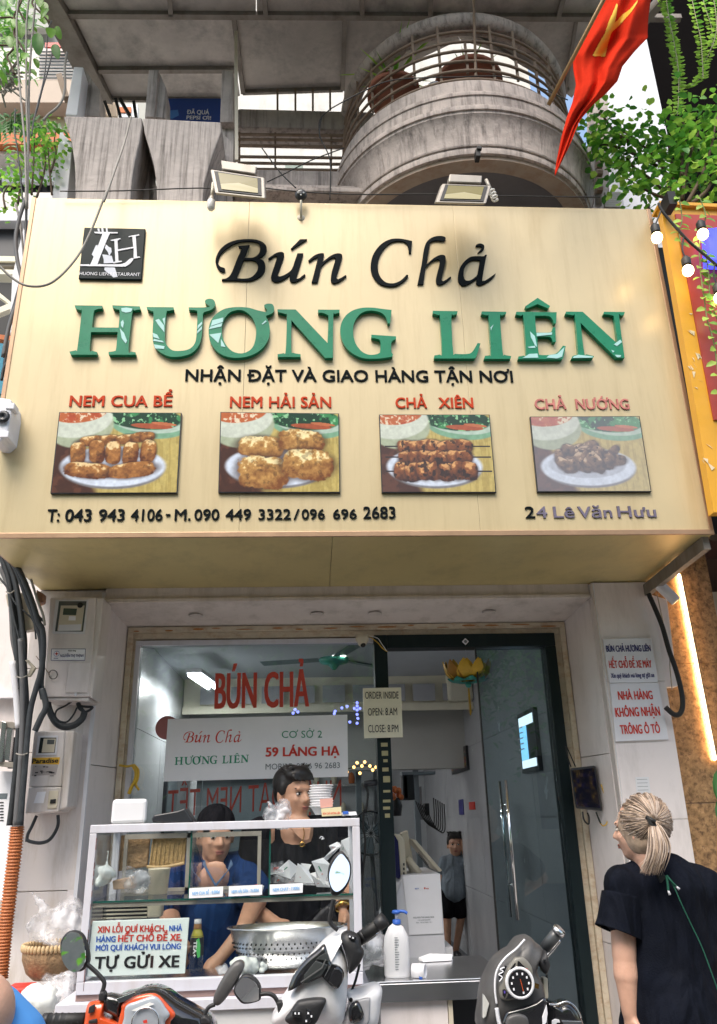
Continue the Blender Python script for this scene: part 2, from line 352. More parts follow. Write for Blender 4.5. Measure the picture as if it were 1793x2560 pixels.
# ---------------------------------------------------------------- materials
M=dict(
 sign=mat('gold_sign_panel',(.60,.49,.295),.34,.2,.07,1.1,dirt=(.42,.32,.17),damt=.42,dscale=(5,1,.45)),
 soffit=mat('soffit_panel',(.58,.48,.22),.4,.25,.10,1.1,dirt=(.2,.17,.08),damt=.35,dscale=(1.5,1,1)),
 trim=mat('copper_trim',(.42,.27,.17),.4,.5),
 black=mat('black_letter',(.005,.008,.010),.65,spec=.06,var=.05),
 greenl=mat('green_letter',(.006,.20,.095),.28,spec=.3,coat=.12,var=.10,scale=20),
 redl=mat('red_letter',(.50,.055,.018),.6,spec=.12,var=.2,scale=30),
 pinkl=mat('faded_pink_letter',(.50,.19,.17),.6,spec=.12,var=.25,scale=30),
 greyl=mat('faded_violet_letter',(.15,.135,.19),.6,spec=.12,var=.3,scale=25),
 plaster=mat('white_plaster',(.70,.63,.58),.75,var=.08,dirt=(.30,.26,.2),damt=.45,bump=.15),
 tile=mat('white_tile',(.72,.67,.65),.35,var=.05,scale=2,dirt=(.40,.33,.24),damt=.65,dscale=(4,4,.7)),
 pillar=mat('white_pillar',(.78,.72,.71),.45,var=.05,scale=2,dirt=(.42,.38,.35),damt=.4,dscale=(3,3,.8)),
 ctile=mat('interior_tile',(.46,.47,.49),.25,var=.08,scale=1.5),
 ceil=mat('interior_ceiling',(.55,.58,.6),.8,var=.04),
 wood=mat('peeling_cream_frame',(.60,.52,.40),.6,var=.12,scale=14,dirt=(.36,.17,.05),damt=.6,dscale=(5,5,9),bump=.3),
 dframe=mat('dark_green_frame',(.007,.015,.018),.4,spec=.3,dirt=(.02,.03,.03)),
 alu=mat('white_aluminium',(.62,.62,.68),.35,var=.05,dirt=(.4,.33,.28),damt=.35),
 steel=mat('stainless_steel',(.72,.72,.73),.24,1,.08,3),
 chrome=flat('chrome',(.8,.8,.8),.08,metal=1),
 conc=mat('weathered_concrete',(.48,.43,.40),.9,var=.2,scale=5,bump=.5,bscale=25,dirt=(.07,.058,.05),damt=.9,dscale=(14,14,.5)),
 conc2=mat('pale_concrete',(.46,.40,.365),.9,var=.3,scale=3,bump=.6,bscale=22,dirt=(.07,.06,.055),damt=.9,dscale=(9,9,.5)),
 canopy=mat('stained_metal_ceiling',(.50,.46,.42),.4,.1,var=.35,scale=1.6,dirt=(.04,.04,.04),damt=.6,dscale=(1,1,1)),
 beam=mat('grey_steel_beam',(.27,.24,.21),.6,.2,var=.2,dirt=(.10,.05,.03),damt=.5),
 rail=mat('rusty_cream_rail',(.26,.19,.135),.65,var=.2,scale=20,dirt=(.14,.07,.035),damt=.7),
 white=mat('white_paint',(.74,.74,.78),.5,var=.05),
 whitep=flat('white_plastic',(.72,.72,.74),.35),
 paper=flat('white_paper',(.86,.86,.90),.6),
 cream=mat('cream_panel',(.80,.76,.60),.5,var=.06),
 dark=flat('dark_plastic',(.018,.02,.025),.35),
 rubber=flat('black_rubber',(.012,.012,.012),.6),
 cable=mat('grey_black_cable',(.03,.035,.04),.55,var=.4,scale=30),
 cableg=mat('grey_cable',(.12,.12,.125),.6),
 cabled=mat('pale_cable',(.28,.26,.23),.6),
 orange=mat('orange_conduit',(.50,.16,.05),.55,var=.12,scale=12,dirt=(.25,.1,.04)),
 flag=mat('red_flag',(.55,.030,.011),.95,spec=.03,bump=.25,bscale=40,var=.12,scale=3,subs=.0),
 yellow=flat('yellow_star',(.75,.45,.02),.7),
 leaf=leafmat('leaf_green',(.17,.42,.05),rough=.45,var=.35,scale=9),
 leafl=leafmat('leaf_light_green',(.38,.62,.10),rough=.45,var=.3,scale=9),
 leafd=leafmat('leaf_dark_green',(.07,.24,.035),rough=.4,var=.35,scale=9),
 stem=mat('brown_stem',(.10,.065,.04),.8),
 terra=mat('terracotta',(.33,.12,.07),.8,var=.15),
 skin=mat('skin_tan',(.50,.28,.185),.5,var=.12,scale=22,bump=.12,bscale=160,subs=.08),
 skinl=mat('skin_light',(.60,.35,.25),.5,var=.10,scale=18,bump=.12,bscale=160,subs=.08),
 hairb=mat('black_hair',(.012,.010,.010),.45,var=.3,scale=60),
 navy=cloth('navy_shirt',(.012,.035,.115)),
 dnavy=cloth('dark_navy_tshirt',(.004,.0055,.011),.9),
 blackc=cloth('black_cloth',(.010,.010,.013)),
 greyc=cloth('grey_tshirt',(.20,.24,.28)),
 red=flat('red_print',(.62,.04,.025),.5),
 redglass=flat('red_vinyl',(.60,.07,.045),.5),
 greenp=flat('green_print',(.02,.27,.15),.5),
 bluep=flat('blue_print',(.03,.12,.50),.5),
 navyp=flat('navy_print',(.02,.02,.16),.5),
 blackp=flat('black_print',(.015,.015,.02),.5),
 greyp=flat('grey_print',(.15,.18,.2),.5),
 skyp=flat('pale_blue_print',(.25,.5,.8),.5),
 bwhite=mat('glossy_white_body',(.80,.80,.82),.38,var=.04,coat=.35,dirt=(.5,.47,.43),damt=.3,dscale=(6,6,6)),
 borange=mat('glossy_orange_body',(.66,.085,.02),.25,var=.06,coat=.7,dirt=(.35,.12,.06),damt=.35,dscale=(6,6,6)),
 bblack=flat('glossy_black_body',(.014,.014,.016),.15,coat=1),
 bgrey=mat('matt_grey_body',(.07,.068,.068),.42,var=.12,dirt=(.16,.15,.14),damt=.35,dscale=(5,5,5)),
 bmatt=mat('matt_black_plastic',(.02,.02,.022),.5,bump=.1,bscale=150),
 lens=flat('clear_lens',(.35,.38,.42),.06,coat=1),
 mirror=flat('mirror_glass',(.9,.9,.9),.02,metal=1,var=0),
 bag=flat('crumpled_plastic_bag',(.75,.75,.78),.25,trans=.35,alpha=.55),
 bagw=mat('white_plastic_bag',(.75,.78,.76),.35,var=.06,bump=.6,bscale=18),
 basket=mat('wicker',(.30,.19,.10),.75,var=.35,scale=40,bump=.8,bscale=90),
 rattan=mat('rattan_weave',(.42,.28,.12),.7,var=.3,scale=60,bump=.6,bscale=110),
 asphalt=mat('asphalt',(.05,.05,.052),.85,var=.2,bump=.4,bscale=90),
 paving=mat('grey_paving',(.40,.385,.37),.8,var=.15,bump=.2),
 floor=mat('dark_floor_tile',(.035,.035,.04),.25),
 bulb=lamp_mat('lit_bulb',(1,.72,.40),7),
 tube=lamp_mat('lit_tube',(.95,.97,1),8),
 led=lamp_mat('led_strip',(1,.62,.30),16),
 down=lamp_mat('downlight_lens',(1,.93,.85),5),
 amber=lamp_mat('amber_fairy_light',(1,.5,.15),3),
 bluel=lamp_mat('blue_fairy_light',(.22,.25,1),1.6),
 screen=lamp_mat('lit_screen_blue',(.25,.6,.9),1.1),
 screenw=lamp_mat('lit_screen_white',(.8,.9,1),1.1),
 blue=lamp_mat('blue_lightbox',(.05,.06,.8),1.2),
 tealm=flat('teal_enamel',(.04,.30,.24),.4),
 gold=flat('gold_metal',(.6,.35,.1),.25,metal=1),
 silk=mat('yellow_silk',(.60,.37,.03),.5,var=.2,scale=12),
 yellowp=flat('yellow_board',(.72,.36,.03),.35,var=.06),
 redp=mat('red_board',(.40,.05,.03),.35,var=.12,scale=1.5),
 ghair=mat('ash_blonde_hair',(.42,.31,.225),.45,var=.35,scale=50),
 pepsi=flat('blue_banner',(.01,.05,.26),.5),
 ivory=flat('ivory_plastic',(.62,.56,.44),.4),
 coral=flat('orange_paint',(.55,.16,.05),.7),
 alu2=mat('dusty_aluminium',(.36,.33,.29),.5,.4,dirt=(.16,.14,.11),damt=.5),
 bulbw=flat('unlit_bulb_white',(.8,.8,.78),.3),
)
glass=glass_mat('window_glass',(.86,.90,.90),1.45,1.5)
glassd=glass_mat('tinted_door_glass',(.70,.78,.80),1.45,2.6)
glassc=glass_mat('case_glass',(.97,.985,.98),1.45,1.0)
glassg=flat('glass_shelf_edge',(.012,.10,.08),.1)
lampglass=flat('floodlight_glass',(.20,.17,.06),.25)
# granite
gm=mat('brown_granite',(.42,.25,.12),.25,var=.45,scale=28,dirt=(.06,.035,.03),damt=.9,dscale=(16,16,16),coat=.3)
# opposite side of the street and ground
structure('ground',MB().box(-60,60,-70,40,-.3,0),M['asphalt'])
structure('pavement',MB().box(-30,30,-2.35,-.3,.003,.12),M['paving'])
def tiles(parent,x0,x1,z0,z1,Y,nx,nz,m,gap=.004,t=.01,yoff=None,name='tile',jit=.001,axis='y',X=None):
    w=(x1-x0)/nx; h=(z1-z0)/nz
    for i in range(nx):
        for j in range(nz):
            a=x0+i*w+gap/2; b=a+w-gap; c=z0+j*h+gap/2; d=c+h-gap; k=random.uniform(0,jit)
            if axis=='y': q=MB().box(a,b,Y-k-t,Y-.001,c,d)
            else: q=MB().box(Y-.001,Y+t+k,a,b,c,d) if X=='+' else MB().box(Y-t-k,Y+.001,a,b,c,d)
            q.build(name,m,parent)
# ---------------------------------------------------------------- shophouse
house=thing('shophouse','narrow shophouse with white tiled piers, a recessed glass front and a round concrete balcony above','building',(0,0,0))
ZT=2.585
pl=M['plaster']
lp=MB().box(-1.42,-1.075,-.29,.3,.12,2.72).build('pier',pl,house)
rp=MB().box(1.475,1.765,-.34,.3,.12,2.72).build('pier',pl,house)
# tiles on the piers
zs=[.12,.72,1.32,1.92,2.32,2.718]
for a,b in zip(zs,zs[1:]):
    MB().box(-1.418,-1.062,-.301-random.uniform(0,.002),-.289,a+.002,b-.002).build('tile',M['tile'],lp,bevel=.002)
zs=[.12,.9,1.55,2.2,2.718]
for a,b in zip(zs,zs[1:]):
    MB().box(1.472,1.775,-.36-random.uniform(0,.001),-.339,a+.001,b-.001).build('tile',M['pillar'],rp,bevel=.002)
    MB().box(1.462,1.4715,-.355,.0,a+.001,b-.001).build('tile',M['tile'],rp)
MB().slab([(1.463,-.345,.12),(1.472,-.36,.12),(1.472,-.36,2.718),(1.463,-.345,2.718)],(.001,.02,0)).build('edge_strip',M['white'],rp)
# splayed reveals (each of three tiled pieces) and lintel
for a,b in ((.12,1.0),(1.0,1.86),(1.86,2.64)):
    MB().slab([(-1.0,0,a+.002),(-1.06,-.302,a+.002),(-1.06,-.302,b-.002),(-1.0,0,b-.002)],(-.05,.0,0)).build('reveal_tile',M['pillar'],house)
    MB().slab([(1.40,0,a+.002),(1.458,-.302,a+.002),(1.458,-.302,b-.002),(1.40,0,b-.002)],(.05,.0,0)).build('reveal_tile',M['ctile'] if 0 else M['pillar'],house)
MB().box(-1.078,-1.061,-.318,-.29,.12,2.70).build('edge_strip',M['white'],lp)
MB().slab([(-1.0,0,ZT),(1.40,0,ZT),(1.458,-.30,2.645),(-1.06,-.30,2.645)],(0,0,.06)).build('reveal_ceiling',M['plaster'],house)
MB().box(-1.062,1.461,-.33,-.30,2.643,2.665).box(-1.062,1.461,-.315,-.285,2.665,2.725).build('lintel_moulding',pl,house,bevel=.004)
dl=flat('recessed_light_rim',(.62,.56,.52),.6)
for x in (-.62,.02,.33,.95):
    MB().lathe((x,-.16,2.612),[(.038,.002),(.038,-.0015),(.033,-.002),(.031,.001),(.0,.0015)],20).build('recessed_light',dl,house,smooth=True)
MB().box(-1.4,1.77,-.3,.3,2.726,4.9).build('wall',pl,house)
MB().box(-1.42,-1.0,.002,.2,.12,2.725).box(1.402,1.80,.002,.2,.12,2.725).box(-1.0,1.402,.02,.2,ZT+.002,2.725).build('wall',pl,house)
# cream timber frame with two steps
def frame3(x0,x1,zt,w,y0,y1,name,m,zb=.12,bevel=.003):
    for q in (MB().box(x0,x1,y0,y1,zt-w,zt),MB().box(x0,x0+w,y0,y1,zb,zt-w-.001),MB().box(x1-w,x1,y0,y1,zb,zt-w-.001)): q.build(name,m,house,bevel=bevel)
frame3(-1.0,1.40,ZT,.03,-.03,.06,'frame_moulding',M['wood'])
frame3(-.97,1.37,ZT-.03,.035,-.012,.06,'frame_moulding',M['wood'])
PX0=P(934,1616,Y=0).x; PX1=P(967,1616,Y=0).x; DT=P(1160,1588,Y=0).z; DR=P(1382,1588,Y=0).x
# blobs of old glue and clips on the frame head
gl=MB()
for k in range(16):
    x=-.95+k*.15+random.uniform(-.03,.03); gl.ell((x,-.031,ZT-.016+random.uniform(-.008,.006)),(random.uniform(.012,.06),.003,random.uniform(.002,.006)),8,5)
gl.build('glue_residue',flat('old_glue',(.40,.17,.05),.7),house,kind='stuff')
# dark green post, door head and jamb
PZ=1.0
MB().box(PX0,PX1,-.035,.07,.12,DT).build('door_post',M['dframe'],house,bevel=.003)
MB().box(PX1+.001,DR,-.035,.07,DT-.072,DT).build('door_head',M['dframe'],house,bevel=.003)
MB().box(DR-.06,DR,-.035,.07,.12,DT-.073).build('door_jamb',M['dframe'],house,bevel=.003)
# tape scraps on the post
tp=MB()
for k in range(9):
    z=1.58+k*.045+random.uniform(-.01,.01); tp.box(PX0+.02+random.uniform(0,.01),PX0+.05+random.uniform(0,.012),-.0365,-.036,z,z+random.uniform(.01,.035))
tp.build('tape_scraps',flat('old_tape',(.40,.36,.20),.7),house,kind='stuff')
# window
WX0=P(351,1640,Y=0).x; WZ1=P(600,1612,Y=0).z; WZ0=.95
win=MB().box(WX0-.025,PX0-.002,-.02,.05,WZ1,WZ1+.025).build('window_frame',M['alu'],house,bevel=.002)
MB().box(WX0-.025,WX0,-.02,.05,WZ0,WZ1-.001).build('window_frame',M['alu'],house,bevel=.002)
MB().box(WX0+.001,PX0-.001,.0,.008,WZ0,WZ1-.001).build('window_pane',glass,house)
MB().box(WX0-.03,PX0-.001,-.03,.05,.12,WZ0-.002).build('window_sill_panel',M['alu'],house)
# vinyl letters on the pane
A=crop(300,1450,.41045)
def ptext(root,s,tf,L,R,cap,Y,m,bold=.015,name='lettering',shear=0,lift=.0015,n=(0,-1,0),label=None):
    l=P(*tf(*L),Y=Y); r=P(*tf(*R),Y=Y); t=P(*tf(L[0],cap),Y=Y); h=abs(t.z-l.z)
    return text3d(MB(),s,l,r,h,n,bold,0,shear,lift).build(name,m,root,label=label)
ptext(house,'BÚN CHẢ',A,(575,783),(1152,768),558,-.003,M['redglass'],.06,'vinyl_lettering')
# mirrored vinyl inside the glass
l=P(*A(1350,1375),Y=.012); r=P(*A(285,1445),Y=.012); mb=MB()
v,f,x0,x1=text_geo('NHẬN ĐẶT NEM TẾT',.05)
h=.135
mb.add([tuple(l+(r-l)*((x-x0)/(x1-x0))+Vector((0,.001,y*h))) for x,y,z in v],f)
mb.build('vinyl_lettering',M['redglass'],house,label='mirrored red lettering facing into the shop')
# round logo sticker
c=P(*A(275,900),Y=-.002); MB().lathe((c.x+.01,-.002,c.z),[(0,0),(.055,0),(.06,-.001),(.06,.001)],28,axis=(0,-1,0)).build('round_sticker',flat('sticker_pink',(.42,.16,.16),.4),house)
# glass door and its steel handle
GX=P(1199,1730,Y=.02).x
MB().box(GX,DR-.061,.016,.026,.13,DT-.074).build('glass_door',glassd,house)
gd=[o for o in bpy.data.objects if o.name=='glass_door'][0]
MB().box(GX-.008,GX-.001,.012,.03,.13,DT-.074).build('edge_seal',M['rubber'],gd)
hx=P(1277,2100,Y=-.05).x; z0=P(1296,2300,Y=-.05).z; z1=P(1272,1950,Y=-.05).z
for y in (-.05,.085):
    MB().tube([(hx,y,z0),(hx,y,z1)],.009,12).build('pull_handle',M['chrome'],gd,smooth=True)
for z in (z0+.15,z1-.12):
    MB().tube([(hx,-.05,z),(hx,.085,z)],.007,8).build('handle_standoff',M['chrome'],gd,smooth=True)
# light vertical glass edge of the fixed side light
# threshold
MB().box(-1.0,1.40,-.28,7.2,.12,.35).build('threshold_step',M['floor'],house)
# ---------------------------------------------------------------- shop interior (setting)
fl=structure('floor',MB().box(-1.15,1.43,.08,7,.352,.36),M['floor'])
cl=structure('ceiling',MB().box(-1.3,1.6,.21,7,2.78,2.86),M['ceil'])
wl=structure('wall_left',MB().box(-1.25,-1.17,.2,7,.35,2.78),M['ctile'])
wr=structure('wall_right',MB().box(1.445,1.53,.2,7,.35,2.78),M['ctile'])
wb=structure('wall_back',MB().box(-1.25,1.53,6.6,6.7,.35,2.78),M['ceil'])
for w,X,s in ((wl,-1.17,'+'),(wr,1.445,'-')):
    for i in range(7):
        for j in range(4):
            a=.2+i*.9+.002; z=.36+j*.605+.002; k=random.uniform(0,.0015)
            q=MB().box(X-.001,X+.012+k,a,a+.896,z,z+.601) if s=='+' else MB().box(X-.012-k,X+.001,a,a+.896,z,z+.601)
            q.build('tile',M['ctile'],w)
MB().box(-1.15,1.43,2.9,3.05,2.5,2.779).build('ceiling_beam',M['cream'],cl)
MB().box(-1.15,1.43,2.86,2.899,2.47,2.53).build('cornice',M['cream'],cl)
for j in range(9):
    MB().box(-1.0+j*.27,-1.0+j*.27+.2,2.855,2.86,2.55,2.7).build('cornice_slot',M['ctile'],cl)
for x,y in ((-.75,.75),(-.3,.75),(.2,1.9),(-.75,4.2),(-.3,4.2),(.95,1.2),(.95,4.2),(-.1,.8)):
    MB().lathe((x,y,2.779),[(0,-.004),(.04,-.004),(.045,-.006),(.055,-.002),(.055,0)],18).build('downlight',M['down'],cl)
def tubelight(a,b,lab):
    a=P(*a,Z=2.62); b=P(*b,Z=2.62); t=thing('tube_light',lab,'light',a,'lit tube lights high on the left side of the shop'); s=(b-a).cross(Vector((0,0,1))).normalized()*.03
    for sx in (-1,1): MB().tube([a+s*sx,b+s*sx],.014,8).build('tube',M['tube'],t)
    MB().beam(a+Vector((0,0,.035)),b+Vector((0,0,.035)),.12,.03).build('housing',M['white'],t)
    l=bpy.data.lights.new('tube_glow','AREA'); l.shape='RECTANGLE'; l.size=.1; l.size_y=(b-a).length; l.energy=TUBE_W; l.color=(1,.98,.95); o=bpy.data.objects.new('tube_glow',l); COL.objects.link(o); o.location=(a+b)/2+Vector((0,0,-.03)); o.rotation_euler=(0,0,math.atan2((b-a).y,(b-a).x)-math.pi/2)
TUBE_W=9
tubelight((484,1688),(530,1720),'nearer lit double tube light seen through the shop window, left of the red lettering')
tubelight((556,1776),(570,1790),'farther lit tube light deep in the shop below the red lettering')
def fan(x,y,z,lab,a0):
    t=thing('ceiling_fan',lab,'fan',(x,y,2.78),'green ceiling fans in the shop')
    MB().tube([(x,y,2.78),(x,y,z+.05)],.012,8).build('rod',M['tealm'],t)
    MB().lathe((x,y,z),[(0,.10),(.03,.10),(.045,.03),(.10,.015),(.12,-.01),(.11,-.04),(.05,-.055),(0,-.06)],20).build('motor',M['tealm'],t,smooth=True)
    MB().lathe((x,y,2.72),[(0,.06),(.055,.055),(.04,0),(.015,-.03)],16).build('canopy',M['tealm'],t,smooth=True)
    for k in range(3):
        a=a0+k*2.094; d=Vector((math.cos(a),math.sin(a),0)); s=Vector((-d.y,d.x,.12)); c=Vector((x,y,z-.01))
        MB().slab([c+d*.12-s*.05,c+d*.6-s*.065,c+d*.6+s*.065,c+d*.12+s*.05],(0,0,.006)).build('blade',flat('fan_blade',(.10,.16,.17),.4),t)
c=P(835,1645,Y=2.0); fan(c.x,c.y,c.z,'nearer green ceiling fan with dark blades inside the window',2.9)
c=P(820,1755,Y=4.4); fan(c.x,c.y,c.z,'farther green ceiling fan hanging lower in the back of the shop',1.0)
# air conditioner on the right wall
q=crop(880,1450,.3545)
a=P(*q(740,760),X=1.3)
ac=thing('air_conditioner','white wall air conditioner high on the right wall behind the lotus lantern','air conditioner',(1.3,a.y,a.z))
MB().box(1.2,1.43,a.y-.1,a.y+.75,a.z-.13,a.z+.14).build('body',M['cream'],ac,bevel=.03)
MB().box(1.19,1.199,a.y-.02,a.y+.68,a.z-.10,a.z-.05).build('vent',M['dark'],ac)
# picture, screen, posters on the right wall
def wallquad(pts,X,tf): return [P(*tf(*p_),X=X) for p_ in pts]
pic=wallquad([(710,1125),(803,1080),(828,1435),(715,1450)],1.42,q)
y0=min(p.y for p in pic); y1=max(p.y for p in pic); z0=min(p.z for p in pic)+.12; z1=max(p.z for p in pic)-.12
t=thing('framed_picture','dark framed picture of people hanging on the right wall of the corridor','picture',(1.42,(y0+y1)/2,(z0+z1)/2))
MB().box(1.41,1.432,y0,y1,z0,z1).build('frame',M['dark'],t)
im=np.clip(np.stack([vnoise(24,32,6,8,3,3),vnoise(24,32,6,8,3,4),vnoise(24,32,6,8,3,5)],-1)**2*np.array([.55,.32,.30]),0,1)
print_grid('print',[Vector((1.408,y1-.03,z1-.03)),Vector((1.408,y0+.03,z1-.03)),Vector((1.408,y0+.03,z0+.03)),Vector((1.408,y1-.03,z0+.03))],im,print_mat('colour_print'),t)
sc_=wallquad([(1155,985),(1285,930),(1240,1325),(1185,1332)],1.40,q)
t=thing('menu_screen','lit blue and white menu screen on the right wall behind the glass door','screen',(1.4,1.3,2.1))
ys=[p.y for p in sc_]; y0=min(ys);y1=max(ys);z0=P(*q(1212,1330),X=1.40).z; z1=P(*q(1160,985),X=1.4).z
ym=(y0+y1)/2; hw=(y1-y0)*.36; y0=ym-hw; y1=ym+hw
MB().box(1.405,1.433,y0-.03,y1+.03,z0-.03,z1+.03).build('housing',M['dark'],t)
MB().box(1.402,1.404,y0,y1,z1-.06,z1).box(1.402,1.404,y0,y1,z0,z0+.05).build('screen_band',M['screenw'],t)
MB().box(1.402,1.404,(y0+y1)/2,y1,z0+.052,z1-.062).build('display',M['screen'],t)
mb=MB(); yy=(y0+y1)/2
for k in range(5): mb.box(1.4005,1.4015,yy+.08,yy+.08+random.uniform(.05,.18),z0+.12+k*.035,z0+.128+k*.035)
mb.build('display_text',M['white'],t)
t=solo('wall_poster','small red poster on the corridor wall right of the child','poster',MB().box(1.425,1.432,*sorted((P(*q(820,1565),X=1.42).y,P(*q(858,1565),X=1.42).y)),P(*q(840,1620),X=1.42).z,P(*q(840,1565),X=1.42).z),M['red'])
t=solo('wall_poster','tall dark blue poster on the corridor wall left of a small red one','poster',MB().box(1.425,1.432,*sorted((P(*q(748,1565),X=1.42).y,P(*q(778,1565),X=1.42).y)),P(*q(765,1655),X=1.42).z,P(*q(760,1548),X=1.42).z),M['navyp'])
# picture frames on the left wall, dark
for a_,b_,c_,d_,lab in ((.55,.95,1.5,2.15,'nearer dark framed panel on the left shop wall'),(2.2,2.7,1.5,2.15,'farther dark framed panel on the left shop wall')):
    t=thing('wall_panel',lab,'picture',(-1.14,a_,c_),'dark framed panels on the left shop wall')
    MB().box(-1.155,-1.13,a_,b_,c_,d_).build('frame',M['dark'],t); MB().box(-1.1295,-1.127,a_+.04,b_-.04,c_+.04,d_-.04).build('print',M['greyp'],t)
# back of the shop: cabinets, shelf with small lights, partition
t=thing('kitchen_counter','pale metal kitchen counter and shelves at the back of the shop','counter',(0,5.6,.36))
MB().box(-1.0,.75,5.6,6.2,.36,1.3).build('cabinet',M['steel'],t); MB().box(-1.0,.75,6.2,6.4,1.3,2.2).build('backsplash',M['ctile'],t)
for z in (1.6,1.95): MB().box(-.9,.7,6.0,6.25,z,z+.03).build('shelf',M['steel'],t)
for k in range(14):
    x=-.85+k*.11; MB().lathe((x,6.1,1.63 if k%2 else 1.98),[(0,0),(.035,0),(.04,.06),(.03,.12),(0,.14)],10).build('jar',M['ivory'] if k%3 else M['coral'],t,smooth=True)
t=thing('partition','glazed grey partition with a dark doorway across the back of the shop','partition',(0,3.6,.36))
for x in (-1.1,-.35,.4,.95): MB().box(x,x+.05,3.62,3.68,.36,2.7).build('post',M['greyp'],t)
MB().box(-1.1,1.0,3.62,3.68,2.3,2.36).build('rail',M['greyp'],t)
MB().box(-1.045,-.355,3.64,3.65,1.3,2.29).build('pane',flat('grey_panel',(.22,.27,.3),.3),t)
for x,y in ((-.2,4.6),(-.6,1.0)):
    l=bpy.data.lights.new('downlight_glow','AREA'); l.size=.12; l.shape='DISK'; l.energy=2.5; l.color=(1,.95,.88); o=bpy.data.objects.new('downlight_glow',l); COL.objects.link(o); o.location=(x,y,2.76)
fl_=thing('fairy_lights','string of small amber fairy lights low in the shop window','lights',P(850,1880,Y=1.6))
for a_,b_ in ((868,1930),(885,1918),(893,1907),(900,1933),(905,1915),(912,1905),(925,1915),(932,1925),(940,1918)):
    MB().ell(P(a_,b_,Y=1.6),.011,8,6).build('bulb',M['amber'],fl_)
MB().tube(spl([P(a_,b_,Y=1.6) for a_,b_ in ((860,1925),(885,1918),(905,1914),(925,1915),(942,1917))]),.003,5).build('wire',M['rubber'],fl_)
fb=thing('fairy_lights','blue fairy lights hanging beside the order sign inside the glass','lights',P(870,1770,Y=.9))
for a_,b_ in ((738,1774),(745,1780),(733,1783),(855,1770),(868,1766),(893,1765),(893,1775),(893,1786),(886,1771),(900,1771),(893,1757),(895,1796),(893,1808),(875,1805),(838,1778),(836,1784)):
    MB().ell(P(a_,b_,Y=.9),.009,8,6).build('bulb',M['bluel'],fb)
# POS station and counter in the doorway
A4=crop(880,1980,.3545)
ct=thing('service_counter','white counter with a slanted left side inside the doorway','counter',(.5,.25,.36))
Yc=.12
cp=[P(*A4(*p_),Y=Yc) for p_ in ((358,590),(622,575),(662,1150),(560,1300),(200,1300),(225,1000))]
MB().slab([(p.x,Yc,p.z) for p in cp],(0,.55,0)).build('body',M['white'],ct,bevel=.004)
b0=P(*A4(150,1150),Y=Yc);b1=P(*A4(690,1150),Y=Yc); MB().box(b0.x,b1.x+.02,Yc+.02,Yc+.6,.36,b0.z+.02).build('base',M['whitep'],ct)
nb=thing('notice_sheet','white payment sheet with small print stuck on the front of the white counter','paper',P(*A4(500,800),Y=Yc-.01))
cq=[P(*A4(*p_),Y=Yc-.006) for p_ in ((358,590),(622,575),(642,998),(405,1008))]
MB().slab(cq,(0,.004,0)).build('sheet',M['paper'],nb)
ptext(nb,'NGUYEN THI HANG NGA',A4,(433,892),(580,886),880,Yc-.0065,M['greyp'],.02,'print')
ptext(nb,'12010000285494',A4,(465,908),(552,905),899,Yc-.0065,M['greyp'],.0,'print')
ptext(nb,'BIDV - PHI DI CHINH - SO 1',A4,(455,926),(565,922),916,Yc-.0065,M['greyp'],.0,'print')
ptext(nb,'BIDV',A4,(445,686),(472,685),677,Yc-.0065,M['bluep'],.03,'print'); ptext(nb,'♥ vnpay',A4,(508,684),(543,683),674,Yc-.0065,M['red'],.03,'print')
def monitor(name,pts,Y0,dy,lab,mback,mfront):
    t=thing(name,lab,'monitor',P(*A4(*pts[0]),Y=Y0)); qd=[P(*A4(*p_),Y=Y0) for p_ in pts]
    MB().slab(qd,(0.0,dy,0)).build('housing',mback,t,bevel=.006)
    c=sum(qd,Vector())/4; iq=[c+(p-c)*.86+Vector((0,-.002,0)) for p in qd]
    MB().slab(iq,(0,.001,0)).build('display',mfront,t); return t
t=thing('till_screen','cream till monitor turned edge-on with a dark blue display, on the counter','monitor',P(*A4(330,450),Y=.2))
a=[P(*A4(*p_),Y=.2) for p_ in ((283,292),(322,300),(345,620),(302,600))]
MB().slab(a,(-.02,.28,0)).build('display',flat('dark_display',(.02,.02,.09),.15),t)
a=[P(*A4(*p_),Y=.197) for p_ in ((290,290),(345,302),(372,345),(388,580),(345,622),(325,350))]
MB().slab(a,(0,.27,0)).build('housing',M['ivory'],t,bevel=.008)
mb=MB()
for k in range(3):
    c=P(*A4(366,510+k*32),Y=.196); mb.box(c.x-.004,c.x+.004,.193,.196,c.z-.006,c.z+.006)
mb.build('port',M['dark'],t)
t=thing('till_screen','second cream monitor tilted back to the right with vent slots','monitor',P(*A4(520,450),Y=.25))
a=[P(*A4(*p_),Y=.25) for p_ in ((415,332),(452,338),(638,555),(615,568),(520,460))]
MB().slab(a,(.0,.3,0)).build('housing',M['ivory'],t,bevel=.006)
a=[P(*A4(*p_),Y=.30) for p_ in ((345,290),(395,270),(430,470),(470,575),(420,575),(380,480))]
MB().slab(a,(0,.08,0)).build('stand',M['ivory'],t,bevel=.006)
a=P(*A4(400,480),Y=.2); MB().tube([P(*A4(390,465),Y=.24),P(*A4(480,572),Y=.24)],.016,10).build('arm',M['ivory'],t,smooth=True)
mb=MB()
for k in range(9):
    c=P(*A4(472+k*8,436+k*10),Y=.249); mb.box(c.x-.002,c.x+.002,.246,.249,c.z-.012,c.z+.008)
mb.build('vent_slot',M['dark'],t)
